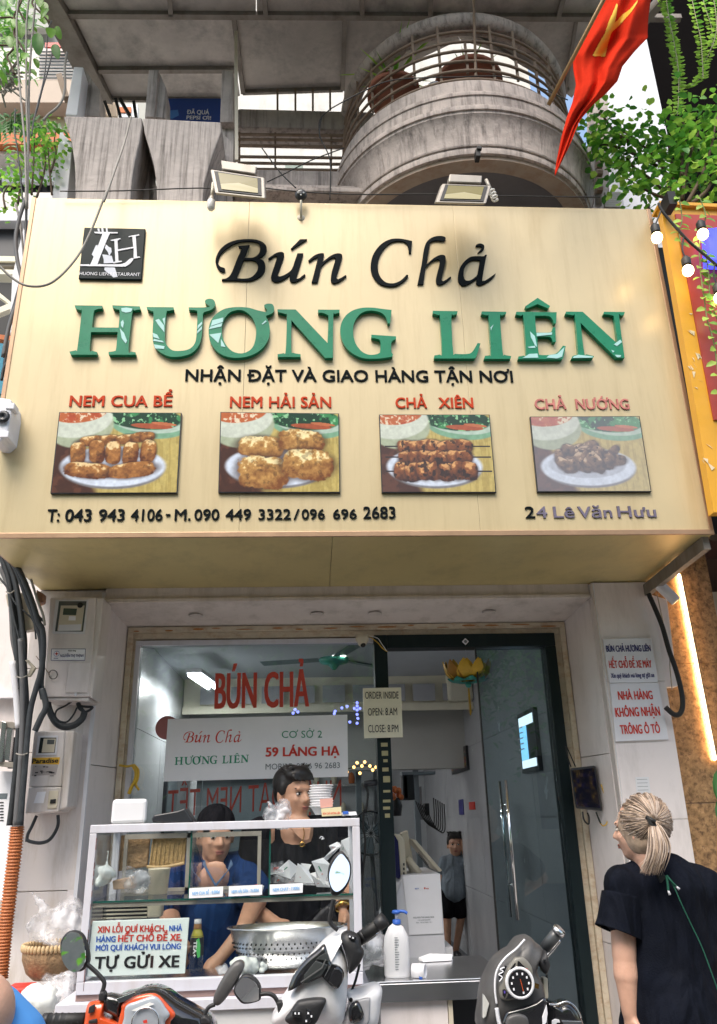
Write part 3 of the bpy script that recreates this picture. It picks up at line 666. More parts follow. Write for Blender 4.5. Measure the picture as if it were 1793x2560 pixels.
# desk fan silhouette + hanging cable by the post
t=thing('standing_fan','dark standing fan beside the door post behind the display case','fan',P(*A4(120,300),Y=.25))
c=P(*A4(130,290),Y=.25)
mb=MB().lathe(c,[(.11,-.03),(.115,0),(.11,.03)],24,axis=(0,-1,0)); mb.build('cage',M['dark'],t,smooth=True,solid=.006)
for k in range(14):
    a_=k*math.pi/7; d=Vector((math.cos(a_),0,math.sin(a_))); MB().tube([c+Vector((0,-.045,0)),c+d*.11+Vector((0,-.03,0))],.002,4).build('guard_wire',M['dark'],t)
for k in range(3):
    a_=k*2.09+.4; d=Vector((math.cos(a_),0,math.sin(a_))); s=Vector((-d.z,.3,d.x)); MB().slab([c+d*.02-s*.02,c+d*.1-s*.04,c+d*.1+s*.03,c+d*.02+s*.02],(0,.003,0)).build('blade',M['greyp'],t)
MB().tube([c+Vector((0,.03,-.02)),c+Vector((.03,.05,-.5)),(c.x+.05,.3,.36)],.014,8).build('stand',M['dark'],t,smooth=True)
t=thing('hanging_cable','black plug and cable hanging from the dark door post','cable',P(*A4(100,0),Y=-.06))
MB().tube(spl([P(*A(1490,1250),Y=-.06),P(*A(1510,1290),Y=-.06),P(*A(1500,1400),Y=-.06),P(*A4(85,130),Y=-.06),P(*A4(80,230),Y=-.06),P(*A4(95,380),Y=-.06),P(*A4(75,600),Y=-.06),P(*A4(65,800),Y=-.06)]),.0055,8).build('cord',M['rubber'],t,smooth=True)
MB().tube([P(*A(1487,1242),Y=-.06),P(*A(1565,1232),Y=-.045)],.016,10).build('plug',M['dark'],t,smooth=True)
# speaker boxes / router shelf on the corridor wall
t=thing('wall_shelf','small black wall rack with routers and loose cables by the corridor','shelf',P(*q(400,1450),Y=1.6))
for (x0,y0_,x1,y1_) in ((355,1370,445,1550),(362,1380,398,1540),(490,1455,500,1690),(515,1575,550,1660)):
    a=P(*q(x0,y0_),Y=1.6); b=P(*q(x1,y1_),Y=1.6); MB().box(a.x,b.x,1.6,1.72,b.z,a.z).build('box',M['dark'],t,bevel=.004)
for k in range(6):
    a=P(*q(450+k*15,1560+k*9),Y=1.58); MB().tube(spl([a,a+Vector((.05,0,-.12)),a+Vector((.12,.02,-.16)),a+Vector((.13,.02,.02))]),.004,5).build('cable',M['rubber'],t)
c=P(*q(445,1365),Y=1.65); MB().box(c.x-.1,c.x+.14,1.6,1.75,c.z-.01,c.z+.01).build('shelf_board',M['greyp'],t)
# red cloth item, coral flowers
t=thing('potted_flowers','orange flowers in a dark vase deep in the doorway','flowers',P(*q(310,1510),Y=1.2))
for k in range(14): MB().ell(P(*q(312,1510),Y=1.2)+rv(.035),.018,8,6).build('petal',M['coral'],t,smooth=True)
c=P(*q(312,1560),Y=1.2); MB().lathe(c,[(0,-.09),(.03,-.09),(.04,-.03),(.025,.02)],12).build('vase',M['dark'],t,smooth=True)
# opposite side of the street (seen only in reflections and light)
def street_tree(x,y,h,lab,seed):
    random.seed(seed); t=thing('street_tree',lab,'tree',(x,y,0),'trees across the street'); tk=spl([(x,y,0),(x+.1,y,h*.35),(x-.1,y,h*.6)],6); MB().tube(tk,[.16-.08*i/(len(tk)-1) for i in range(len(tk))],8).build('trunk',M['stem'],t,smooth=True)
    cr=[MB(),MB()]
    for k in range(5): a=random.uniform(0,6.28); MB().tube(spl([(x,y,h*.5),(x+math.cos(a)*.8,y+math.sin(a)*.8,h*.7),(x+math.cos(a)*1.8,y+math.sin(a)*1.6,h*.85)],5),.04,5).build('limb',M['stem'],t)
    for k in range(3800):
        c=Vector((x,y,h*.78))+Vector((random.gauss(0,1.15),random.gauss(0,1.0),random.gauss(0,.16*h))); v,f=leafmesh(c,rv(),(0,0,1),random.uniform(.12,.22),.09); cr[k%2].add(v[:6],[(0,1,2,3,4,5)])
    cr[0].build('foliage',M['leaf'],t,kind='stuff'); cr[1].build('foliage',M['leafd'],t,kind='stuff')
street_tree(-3.6,-9.5,6.5,'leafy street tree across the road behind the viewer, opposite the left half of the shop',1); street_tree(2.6,-9.8,6.0,'leafy street tree across the road behind the viewer, opposite the right half of the shop',2); random.seed(9)
ob=thing('opposite_building','pale apartment facade across the street seen only in reflections','building',(0,-16,0))
MB().box(-16,16,-17,-16,0,11).build('wall',mat('far_wall',(.34,.31,.26),.85),ob)
for i in range(12):
    for j in range(3): MB().box(-14.5+i*2.5,-13.3+i*2.5,-16.01,-15.97,1.2+j*3.3,2.9+j*3.3).build('window',M['dark'],ob)
# ---------------------------------------------------------------- the big sign
YS=-1.08; SX0=-1.392; SX1=1.772; SZ0=2.73; SZ1=4.545
sg=thing('shop_sign','huge beige gold restaurant signboard with black and green raised letters and four food photographs','sign',(.2,YS,SZ0))
s1=P(624,505,Y=YS).x; s2=P(1165,900,Y=YS).x
for a,b in ((SX0,s1-.001),(s1+.001,s2-.001),(s2+.001,SX1)):
    MB().box(a-.0007,b+.0007,YS,YS+.02,SZ0+.02,SZ1).build('face_panel',M['sign'],sg,bevel=.0015)
MB().box(SX0+.01,SX1-.01,YS+.021,YS+.04,SZ0+.03,SZ1-.01).build('backing',M['beam'],sg)
sx=P(827,1380,Y=-.7).x
for a,b in ((SX0,sx-.001),(sx+.001,SX1)):
    MB().slab([(a,YS+.001,SZ0),(b,YS+.001,SZ0),(b,-.30,2.722),(a,-.30,2.722)],(0,0,.012)).build('soffit_panel',M['soffit'],sg)
MB().box(SX0-.004,SX1+.004,YS-.012,YS-.001,SZ0-.004,SZ0+.02).build('edge_trim',M['trim'],sg,bevel=.002)
for x in (SX0,SX1): MB().box(x-.012,x+.008,YS-.004,YS+.05,SZ0+.021,SZ1).build('edge_trim',M['trim'],sg,bevel=.002)
for x in (SX0-.01,SX1+.002): MB().box(x,x+.008,YS+.051,-.3,SZ0,SZ1-.03).build('side_panel',M['trim'],sg)
MB().box(SX0,SX1,YS+.02,-.3,SZ1-.02,SZ1-.001).build('top_panel',M['beam'],sg)
MB().beam((SX1-.02,YS+.03,SZ0-.03),(SX1-.02,-.3,SZ0-.06),.03,.06).build('support_beam',M['beam'],sg)
# traced lettering ------------------------------------------------
CA=crop(520,580,.22388); CB=crop(900,570,.22388)
G={}
G['B']=(CA,[outline([(188,405),(185,440),(150,440),(110,405),(85,340),(95,270),(140,190),(220,125),(320,90),(440,78),(540,85),(615,115),(655,165),(648,225),(610,270),(560,292,1),(620,320),(642,380),(625,450),(570,505),(490,540),(400,545),(300,540),(155,540,1),(160,522,1),(210,515),(250,480),(280,420),(330,290),(378,190,1),(370,178),(345,172,1),(340,155,1),(465,143,1),(408,287,1),(500,285),(560,250),(585,190),(570,130),(530,110),(440,103),(340,115),(250,155),(165,220),(120,290),(115,350),(140,385)]),
  outline([(400,312,1),(318,513,1),(400,520),(480,505),(540,450),(560,390),(545,340),(500,316)])])
G['u']=(CA,[outline([(672,295,1),(760,235),(820,222),(850,240),(840,300),(790,440),(780,480),(800,495),(850,480),(920,435),(950,385,1),(1000,237,1),(1065,237,1),(1030,370),(990,500),(1010,520),(1080,468,1),(1090,485,1),(1040,525),(980,555),(935,555),(912,525),(918,475,1),(870,515),(800,550),(740,552),(705,520),(715,460),(770,290),(765,268),(740,270),(690,308,1)]),
  outline([(925,185),(1030,80),(1108,80),(940,192)],True)])
G['n']=(CA,[outline([(1120,318,1),(1190,260),(1250,238),(1295,240),(1290,280),(1280,335,1),(1370,265),(1440,238),(1490,245),(1500,275),(1480,350),(1450,450),(1435,505),(1450,525),(1480,515),(1540,478,1),(1547,492,1),(1480,545),(1420,570),(1385,560),(1372,525),(1385,440),(1420,320),(1425,290),(1400,283),(1340,315),(1280,370),(1262,400,1),(1225,563,1),(1158,565,1),(1225,300),(1215,285),(1180,300),(1135,332,1)])])
G['C']=(CB,[outline([(583,145,1),(572,278,1),(547,278,1),(540,210),(510,160),(440,143),(350,160),(270,230),(215,330),(200,440),(220,530),(280,600),(360,618),(440,595),(500,545),(520,522),(540,530),(525,560),(470,610),(400,645),(320,650),(230,625),(160,560),(122,460),(130,350),(175,250),(250,170),(340,125),(430,117),(510,128)])])
G['h']=(CB,[outline([(643,630,1),(690,400),(715,240),(750,150),(820,100),(900,88),(950,100),(955,125),(930,142),(850,138),(800,150),(780,190),(745,405,1),(820,340),(890,302),(945,305),(960,345),(950,410),(915,560),(920,590),(950,585),(1010,540,1),(1020,552,1),(960,605),(900,632),(865,625),(850,590),(860,520),(890,400),(885,355),(860,350),(800,375),(745,430),(730,470),(710,628,1)])])
G['a']=(CB,[outline([(1420,297,1),(1405,350),(1368,570),(1380,588),(1410,580),(1518,505,1),(1480,560),(1400,615),(1340,638),(1305,625),(1300,590),(1310,560,1),(1250,605),(1180,640),(1130,635),(1100,590),(1098,530),(1115,450),(1160,380),(1230,325),(1300,313),(1380,315),(1395,300,1)]),
  outline([(1342,360,1),(1320,480),(1305,530),(1250,575),(1200,588),(1170,570),(1158,520),(1170,440),(1220,375),(1280,355)]),
  outline([(1293,208,1),(1300,185),(1340,172),(1380,185),(1390,215),(1370,250),(1313,278,1),(1345,245),(1360,220),(1345,200),(1318,203)])])
C3=crop(160,740,.22388);C4=crop(500,740,.22388);C5=crop(820,740,.22388);C6=crop(1060,740,.16791);C7=crop(1270,740,.20522)
T=True
K={}
K['H']=(C3,[outline([(118,103),(430,108),(428,140),(360,150,1),(333,185,1),(312,350),(610,352),(622,175,1),(600,150,1),(545,135),(540,103),(848,115),(855,150),(790,160,1),(762,190,1),(720,600,1),(750,620,1),(800,628),(803,655),(500,655),(498,625),(560,615,1),(582,590,1),(600,402),(303,402),(288,600,1),(320,612,1),(372,628),(365,655),(75,655),(60,620),(130,605,1),(150,580,1),(197,185,1),(185,160,1),(130,140)],T)])
K['Ư']=(C3,[outline([(922,122),(1225,125),(1228,155),(1170,165,1),(1143,190,1),(1128,420,1),(1135,520,1),(1200,600,1),(1300,612,1),(1400,590,1),(1460,530,1),(1480,430,1),(1490,190,1),(1470,160,1),(1395,155),(1392,127),(1614,124,1),(1608,100,1),(1578,75,1),(1580,45,1),(1620,30,1),(1665,38,1),(1690,75,1),(1680,120,1),(1640,155,1),(1580,175,1),(1553,200,1),(1550,300,1),(1535,460,1),(1500,560,1),(1420,640,1),(1300,675,1),(1180,675,1),(1080,630,1),(1010,560,1),(990,440,1),(1000,200,1),(985,170,1),(930,150)],T)])
K['Ơ']=(C4,[outline([(530,128),(640,158),(735,180,1),(750,155),(722,120),(722,98),(760,84),(810,92),(830,140),(808,190),(735,222,1),(770,300),(780,380),(765,480),(700,580),(600,650),(480,685),(340,685),(220,640),(130,540),(97,420),(110,310),(160,220),(260,150),(380,125)]),
  outline([(440,155),(520,180),(590,250),(625,350),(625,450),(600,550),(550,610),(470,640),(380,625),(310,570),(260,480),(245,370),(270,260),(340,180)])])
K['N']=(C4,[outline([(865,148),(1070,150),(1425,525),(1435,240,1),(1420,210,1),(1380,190,1),(1320,185),(1318,152),(1560,152),(1560,185),(1510,200,1),(1490,230,1),(1485,690),(1400,690),(1022,270),(1022,600,1),(1045,635,1),(1125,650),(1125,680),(868,680),(866,650),(930,638,1),(958,610,1),(970,240,1),(950,200,1),(868,178)],T)])
K['G']=(C5,[outline([(712,155,1),(695,305,1),(668,305,1),(650,240),(600,190),(520,165),(420,170),(340,220),(290,310),(282,420),(310,530),(380,620),(460,655),(540,650),(582,632,1),(588,530),(570,485),(485,465,1),(485,432,1),(762,450,1),(760,480,1),(722,500),(708,530),(710,620),(727,650,1),(722,675,1),(640,690),(520,700),(380,690),(260,630),(180,540),(140,420),(145,320),(190,230),(270,165),(380,132),(500,130),(620,145)])])
K['L']=(C6,[outline([(133,220),(503,225),(495,265),(440,285,1),(410,320,1),(435,830,1),(470,860,1),(640,862,1),(720,830,1),(800,700),(843,705),(790,880,1),(760,930),(152,930),(155,885),(230,870,1),(270,840,1),(240,320,1),(215,285,1),(133,260)],T)])
K['I']=(C6,[outline([(862,228),(1227,235),(1222,270),(1160,290,1),(1135,320,1),(1175,840,1),(1200,875,1),(1300,895),(1290,935),(895,935),(910,890),(975,880,1),(998,850,1),(965,320,1),(940,290,1),(855,270)],T)])
K['Ê']=(C7,[outline([(103,192),(595,197),(585,335),(560,335),(545,290,1),(500,245,1),(400,240,1),(330,240),(345,445),(500,445,1),(535,425,1),(548,378),(578,380),(585,560),(550,560),(530,515,1),(490,495,1),(355,495),(375,690,1),(400,718,1),(520,715,1),(600,690,1),(670,605),(705,610),(675,750,1),(650,770),(125,768),(130,735),(190,725,1),(222,700,1),(190,265,1),(160,240,1),(95,225)],T),
  outline([(362,22),(515,122),(490,150),(362,98),(230,152),(212,125)],T)])
K['N2']=(C7,[outline([(708,190),(912,192),(1340,585),(1295,275,1),(1265,235,1),(1165,220),(1170,192),(1425,195),(1415,230),(1380,240,1),(1357,262,1),(1422,755),(1320,755),(885,325),(930,690,1),(960,710,1),(1048,732),(1035,760),(775,760),(790,728),(840,715,1),(855,695,1),(818,260,1),(790,235,1),(700,220)],T)])
for k,(tf,lps) in G.items(): unproject(lps,tf,YS-.009,.008).build('letter',M['black'],sg)
for k,(tf,lps) in K.items(): unproject(lps,tf,YS-.024,.023).build('letter',M['greenl'],sg,bevel=.0012)
# peeling silver film scraps on the green letters
film=flat('peeling_film',(.35,.62,.58),.15,coat=.5)
fm=MB()
def scrap(tf,pts,Y=YS-.0262):
    fm.slab([P(*tf(*p_),Y=Y) for p_ in pts],(0,.0008,0))
for tf,pp in ((C3,[(640,135),(700,128),(765,140),(750,175),(690,185),(645,170)]),(C3,[(635,290),(660,265),(670,300),(660,355),(640,335)]),(C3,[(625,360),(670,410),(705,500),(690,530),(645,470)]),
  (C3,[(1020,270),(1060,255),(1120,330),(1122,405),(1060,330)]),(C3,[(1100,255),(1130,238),(1126,330)]),(C3,[(990,410),(1040,430),(1070,480),(1000,460)]),(C3,[(995,500),(1120,520),(1100,500),(1005,478)]),(C3,[(1005,540),(1125,560),(1118,590),(1020,585)]),
  (C3,[(1495,330),(1540,285),(1545,310),(1490,370)]),(C3,[(1490,390),(1542,335),(1540,370),(1485,420)]),
  (C4,[(140,270),(262,240),(255,290),(120,335)]),(C4,[(105,430),(240,410),(205,525)]),(C4,[(100,370),(120,340),(250,300),(240,340)]),(C4,[(235,480),(260,520),(285,570),(235,560)]),(C4,[(690,310),(735,270),(745,285),(700,318)]),
  (C7,[(270,430),(330,490),(355,620),(330,600),(280,500)]),(C7,[(350,448),(500,448),(540,440),(535,470),(350,490)]),(C7,[(180,755),(260,705),(360,700),(372,750)]),(C7,[(470,750),(500,720),(600,705),(690,620),(660,740),(600,760)]),(C7,[(240,620),(330,605),(335,630),(260,632)]),
  (C7,[(800,735),(860,715),(1035,735),(1030,750),(790,755)]),(C7,[(1290,590),(1370,530),(1390,560),(1330,610)]),(C7,[(1260,655),(1300,670),(1280,690)]),(C7,[(1300,715),(1380,720),(1370,745),(1330,745)]),(C6,[(990,470),(1040,420),(1010,480),(1000,515)])):
    scrap(tf,pp)
fm.build('peeling_film',film,sg,kind='stuff')
# sans lettering, each letter raised
def L2(s,tf,L,R,cap,m,bold,**k):
    l=P(*tf(*L),Y=YS);r=P(*tf(*R),Y=YS);t=P(*tf(L[0],cap),Y=YS)
    letters(sg,s,l,r,abs(t.z-l.z),(0,-1,0),m,bold*.7,.0045,**k)
Z3=crop(0,480,.5597);Z4=crop(893,480,.5597);Z5=crop(0,920,.5597);Z6=crop(893,920,.5597);I=lambda a,b:(a,b)
L2('NHẬN ĐẶT VÀ GIAO HÀNG TẬN NƠI',I,(463.4,953),(1283,956),923,M['black'],.035)
L2('NEM CUA BỂ',Z5,(310,173),(770,173),123,M['redl'],.04)
L2('NEM HẢI SẢN',Z5,(1027,177),(1480,178),127,M['redl'],.04)
L2('CHẢ',Z6,(172,180),(312,180),132,M['redl'],.04); L2('XIÊN',Z6,(365,180),(520,180),132,M['redl'],.04)
L2('CHẢ',Z6,(795,186),(935,186),138,M['pinkl'],.04); L2('NƯỚNG',Z6,(978,186),(1217,186),138,M['pinkl'],.04)
for s,a,b in (('T:',210,265),('043',290,408),('943',440,556),('4106',584,726),('-',742,762),('M.',780,852),('090',868,980),('449',1008,1122),('3322',1155,1300),('/',1312,1338),('096',1348,1452),('696',1488,1594)):
    if s=='-': 
        l=P(*Z5(a,662),Y=YS); r=P(*Z5(b,654),Y=YS); MB().box(l.x,r.x,YS-.007,YS-.001,l.z,r.z+.0).build('letter',M['black'],sg); continue
    L2(s,Z5,(a,687-(a-210)*.009),(b,687-(b-210)*.009),630,M['black'],.03)
L2('2683',Z6,(28,673),(172,673),618,M['black'],.03)
L2('2',Z6,(752,671),(795,671),618,M['black'],.03); L2('4',Z6,(802,671),(850,671),618,M['greyl'],.03)
L2('Lê',Z6,(878,670),(972,670),618,M['greyl'],.03); L2('Văn',Z6,(988,670),(1140,669),618,M['greyl'],.03); L2('Hưu',Z6,(1165,668),(1337,667),616,M['greyl'],.03)
# logo board
CL=crop(180,550,.12438)
lg=[P(*CL(*p_),Y=YS-.014) for p_ in ((245,145),(1480,172),(1400,1200),(128,1180))]
lb=MB().slab(lg,(0,.013,0)).build('logo_board',flat('dark_logo_board',(.006,.014,.015),.3,spec=.12),sg,bevel=.004)
wl_=M['white']
for lpz in ([(450,235),(920,243),(920,265),(800,272,1),(740,315,1),(525,855,1),(560,885,1),(900,890,1),(1050,868,1),(1150,790,1),(1190,765),(1240,775,1),(1180,860,1),(1090,925,1),(980,935,1),(170,920),(170,890),(330,888,1),(390,850,1),(600,315,1),(580,278,1),(455,262)],
            [(780,400),(975,362),(978,380),(915,412),(925,590),(1233,538),(1213,328),(1145,345),(1140,325),(1350,285),(1355,305),(1283,325),(1308,735),(1370,737),(1375,752),(1240,775),(1240,562),(925,622),(935,820),(1003,820),(1003,836),(830,868),(825,850),(873,830),(853,415),(785,418)]):
    unproject([outline(lpz,T)],CL,YS-.018,.004).build('logo_letter',wl_,lb)
sp=MB()
for pp in ([(510,170),(550,170),(560,235),(530,230)],[(590,160),(630,165),(640,240),(600,235)],[(680,160),(715,165),(720,240),(690,240)],[(480,510),(520,500),(500,640),(440,740),(400,690),(440,600)],[(690,490),(740,540),(790,560),(800,640),(750,720),(720,640),(660,560)],[(610,690),(700,700),(800,720),(840,860),(640,870),(640,800)],[(660,950),(860,950),(880,1010),(920,1140),(830,1155),(780,1100),(700,1050),(650,1000)]):
    unproject([pp],CL,YS-.0155,.001,sp)
sp.build('splash_print',flat('silver_splash',(.55,.58,.65),.3),lb,kind='stuff')
ptext(lb,'HUONG LIEN.RESTAURANT',CL,(150,1108),(1365,1130),1040,YS-.0145,M['white'],.0,'logo_text')
# ---------------------------------------------------------------- food photographs
def smooth(x,a,b): t=np.clip((x-a)/(b-a),0,1); return t*t*(3-2*t)
def food(kind,fade=0):
    W_,H_=230,164; y,x=np.mgrid[0:H_,0:W_]; x=(x+.5)/W_*1.5; y=(y+.5)/H_
    n1=vnoise(W_,H_,10,7,5,kind); n2=vnoise(W_,H_,34,24,3,kind+20); n3=vnoise(W_,H_,60,4,2,kind+40); n4=vnoise(W_,H_,26,19,3,kind+60)
    img=np.zeros((H_,W_,3)); 
    def put(m,c):
        nonlocal img; m=m[...,None]; img=img*(1-m)+np.array(c)*m if np.ndim(c)==1 else img*(1-m)+c*m
    put(np.ones_like(x),[.62,.52,.22]); put(.35*(n3>.55)*1.0,[.42,.32,.1])
    put(smooth(x+ (y-1)*-.55+ n1*.05,.62,.5),[.12,.05,.025]); put(.5*smooth(n1,.5,.6)*smooth(x-y*.55,.1,0),[.25,.11,.06])
    def ell(cx,cy,rx,ry,a=0,s=.05):
        dx=x-cx;dy=y-cy; u=(dx*math.cos(a)+dy*math.sin(a))/rx; v=(-dx*math.sin(a)+dy*math.cos(a))/ry; return smooth(-np.sqrt(u*u+v*v),-1-s,-1+s)
    # plate of greens
    put(ell(1.12,.16,.48,.17,.08),[.30,.50,.36]); put(ell(1.12,.13,.44,.13,.08),[.55,.66,.58])
    gm_=ell(1.02,.05,.50,.16,.1); put(gm_,[.02,.10,.05]); put(gm_*smooth(n1,.52,.62),[.10,.36,.16]); put(gm_*smooth(n2,.62,.72),[.35,.62,.38])
    put(ell(1.15,.17,.26,.035,.06),[.50,.16,.07]); put(ell(1.30,.14,.16,.02,.1),[.62,.25,.12])
    # soup bowl
    put(ell(.28,.18,.40,.27,-.12),[.50,.55,.42]); put(ell(.24,.10,.42,.22,-.12),[.70,.74,.66])
    sm=ell(.24,.0,.34,.13,-.1); put(sm,[.62,.22,.08]); put(sm*smooth(n2,.55,.65),[.80,.70,.55]); put(sm*smooth(n1,.58,.7),[.55,.14,.05])
    # plate
    put(ell(.72,.72,.62,.24,.0),[.30,.30,.32]); put(ell(.71,.68,.64,.25,0),[.74,.80,.90]); put(ell(.70,.65,.52,.18,0),[.58,.62,.70])
    tex=(n1-.5)*.9+(n2-.5)*.6
    def item(cx,cy,rx,ry,a,base,dark,hi):
        dx=x-cx;dy=y-cy; u=(dx*math.cos(a)+dy*math.sin(a))/rx; v=(-dx*math.sin(a)+dy*math.cos(a))/ry
        rr=(np.abs(u)**3.4+np.abs(v)**3.4)**(1/3.4)+ (n2-.5)*.22+(n1-.5)*.3
        put(smooth(-np.sqrt(u*u+v*v)+.12,-1.45,-.9)*.75,[.10,.05,.03])
        m=smooth(-rr,-1.16,-1.06); sh=np.clip(.60-.34*v-.12*u+tex*1.2-.25*np.abs(u)**4,0,1)[...,None]
        col=np.array(dark)*(1-sh)+np.array(base)*sh; h=smooth(sh[...,0],.78,1.0)[...,None]; ch_=(smooth(n4,.60,.70)*(.9 if kind>2 else .35))[...,None]; put(m,(col*(1-h)+np.array(hi)*h)*(1-ch_)+np.array([.05,.025,.015])*ch_)
    gb=([.62,.34,.12],[.20,.07,.02],[.88,.70,.42])
    if kind==1:
        for k,(cx,cy) in enumerate(((.42,.36),(.62,.35),(.86,.34),(1.05,.31))): item(cx,cy,.13,.055,-.1,*gb)
        for cx,cy in ((.27,.52),(.50,.50),(.70,.51),(.91,.52),(1.13,.49)): item(cx,cy,.085,.13,.06*(1 if cx>.7 else -1),*gb)
        item(.42,.73,.26,.085,.09,*gb); item(.95,.73,.26,.085,-.12,*gb)
    elif kind==2:
        gb=([.70,.46,.18],[.30,.13,.04],[.92,.80,.50])
        for cx,cy,rx,ry in ((.52,.44,.27,.12),(1.03,.36,.25,.13),(.55,.76,.29,.18),(1.10,.66,.29,.17)): item(cx,cy,rx,ry,.06,*gb)
    elif kind==3:
        for cy,w in ((.42,.46),(.56,.45),(.74,.52)):
            put(((np.abs(y-cy-.0)<.009)&(x>.05)&(x<1.48)).astype(float),[.04,.03,.03])
            for k in range(7):
                item(.72-w+.07+k*w*.29,cy+.01*math.sin(k*2),.10,.075 if cy<.7 else .105,random.uniform(-.3,.3),[.46,.20,.07],[.09,.03,.015],[.74,.46,.22])
    else:
        for k in range(46):
            a=random.uniform(0,6.28); r=random.uniform(0,1); item(.70+.38*r*math.cos(a),.56+.17*r*math.sin(a),random.uniform(.08,.15),random.uniform(.05,.08),random.uniform(-.9,.9),[.42,.28,.17],[.09,.055,.04],[.66,.52,.38])
    img=np.clip(img*(.85+.3*n2[...,None]),0,1); img=np.clip(img**1.35*.92,0,1)
    if fade: img=img*(1-fade)+np.array([.36,.38,.44])*fade
    return img
fq=[[(148.3,1030.3),(454.5,1032),(443.3,1232.3),(126,1233.4)],[(551.3,1030),(848,1033.6),(850.8,1231),(545.7,1231)],[(947.9,1036.4),(1224.3,1036.4),(1241,1231),(954.6,1231)],[(1325,1041.5),(1599.3,1040.3),(1629,1229),(1343.6,1229.5)]]
pm=print_mat('food_print',.28)
for k,c in enumerate(fq):
    qd=quad_px(c,YS-.014); bd=MB().slab(qd,(0,.013,0)).build('photo_board',M['dark'],sg,label=['photo board of fried crab rolls','photo board of square seafood rolls','photo board of grilled skewers','faded photo board of grilled pork'][k])
    cc=sum(qd,Vector())/4; print_grid('photo_print',[cc+(p-cc)*.985+Vector((0,-.0008,0)) for p in qd],food(k+1,.42 if k==3 else (.06 if k<2 else .12)),pm,bd)
# ---------------------------------------------------------------- lamps on the sign top
ZU=crop(500,380,.49751)
def flood(name,lab,face,inner,body,Y,Yb):
    t=thing(name,lab,'floodlight',P(*ZU(*face[0]),Y=Y))
    fq_=[P(*ZU(*p_),Y=Y+dy) for p_,dy in zip(face,(0.03,0.03,-.03,-.03))]
    MB().slab(fq_,(0,.05,.035)).build('housing',M['alu2'],t,bevel=.006)
    c=sum(fq_,Vector())/4; n=(fq_[1]-fq_[0]).cross(fq_[3]-fq_[0]).normalized(); n=n if n.dot(CAM-c)>0 else -n
    MB().slab([c+(p-c)*.86+n*.001 for p in fq_],n*.003).build('gasket',M['rubber'],t)
    MB().slab([c+(p-c)*.72+n*.0045 for p in fq_],n*.002).build('lens',lampglass,t)
    iq=[c+(p-c)*.72+n*.0072 for p in fq_]
    MB().add([iq[3],iq[2],iq[2].lerp(iq[1],.3),c+n*.008,iq[3].lerp(iq[0],.3)],[(0,1,2,3,4)]).build('reflector',flat('reflector_cream',(.34,.30,.15),.4),t)
    bq=[P(*ZU(*p_),Y=Yb) for p_ in body]; MB().slab(bq,(0,.06,.02)).build('heat_sink',M['alu2'],t,bevel=.005)
    return t
M['alu2_']=mat('dusty_aluminium',(.30,.27,.23),.5,.6,dirt=(.12,.10,.08),damt=.5)
M['ledlamp']=flat('grey_black_lamp_head',(.04,.04,.04),.3)
flood('floodlight','larger floodlight on a bracket at the top left of the sign, tilted down',[(52,88),(325,130),(330,232),(75,205)],None,[(105,40),(285,70),(280,110),(110,85)],-1.34,-1.30)
flood('floodlight','floodlight on a bracket above the middle right of the sign',[(1218,160),(1465,170),(1440,258),(1185,252)],None,[(1255,110),(1420,118),(1415,155),(1250,150)],-1.34,-1.30)
t=thing('bulb_lamp','unlit white cylinder bulb hanging at the end of a bracket left of the larger floodlight','lamp',P(*ZU(60,230),Y=-1.2))
c=P(*ZU(60,200),Y=-1.2); b=P(*ZU(56,275),Y=-1.2)
MB().lathe(b,[(0,-.02),(.012,-.019),(.019,-.008),(.020,.02),(.019,.034),(.014,.045)],18).build('bulb',M['bulbw'],t,smooth=True)
MB().lathe(b,[(.0185,.036),(.0185,.042),(.011,.056),(.009,.066),(0,.067)],18).build('cap',M['alu2'],t,smooth=True)
MB().tube([b+Vector((0,0,.06)),P(*ZU(66,155),Y=-1.19)],.007,8).build('holder',M['ivory'],t,smooth=True)
t=thing('bulb_lamp','unlit spiral energy saving bulb at the right end of the middle floodlight','lamp',P(*ZU(1478,215),Y=-1.2))
a=P(*ZU(1438,140),Y=-1.19); b=P(*ZU(1490,250),Y=-1.2); d=(b-a)
MB().tube([a,a+d*.45],.009,10).build('base',M['alu2'],t,smooth=True)
dn=d.normalized(); u1=dn.orthogonal().normalized(); u2=dn.cross(u1)
MB().tube([a+d*(.42+.55*k/70)+(u1*math.cos(k*.36)+u2*math.sin(k*.36))*(.015 if k<62 else .015*(70-k)/8) for k in range(71)],.0042,6).build('spiral_tube',M['bulbw'],t,smooth=True)
t=thing('led_spot','small round black lamp head on a cream stalk at the top edge of the sign','lamp',P(*ZU(508,240),Y=-1.1))
c=P(*ZU(508,218),Y=-1.13)
MB().lathe(c,[(0,-.012),(.026,-.012),(.03,-.004),(.03,.008),(.02,.014),(0,.016)],20,axis=(0,-1,-.3)).build('head',M['ledlamp'],t,smooth=True)
for k in range(4):
    a_=k*math.pi/2; MB().ell(c+Vector((math.cos(a_)*.014,-.019,math.sin(a_)*.014)),.004,8,6).build('led',M['bulbw'],t)
MB().tube([c+Vector((0,.0,-.03)),P(*ZU(508,280),Y=-1.11),P(*ZU(508,330),Y=-1.095)],.006,8).build('stalk',M['ivory'],t,smooth=True)
b=P(*ZU(508,330),Y=YS); MB().lathe(b,[(0,.006),(.017,.004),(.02,0)],16,axis=(0,-1,0)).build('base',M['ivory'],t,smooth=True)
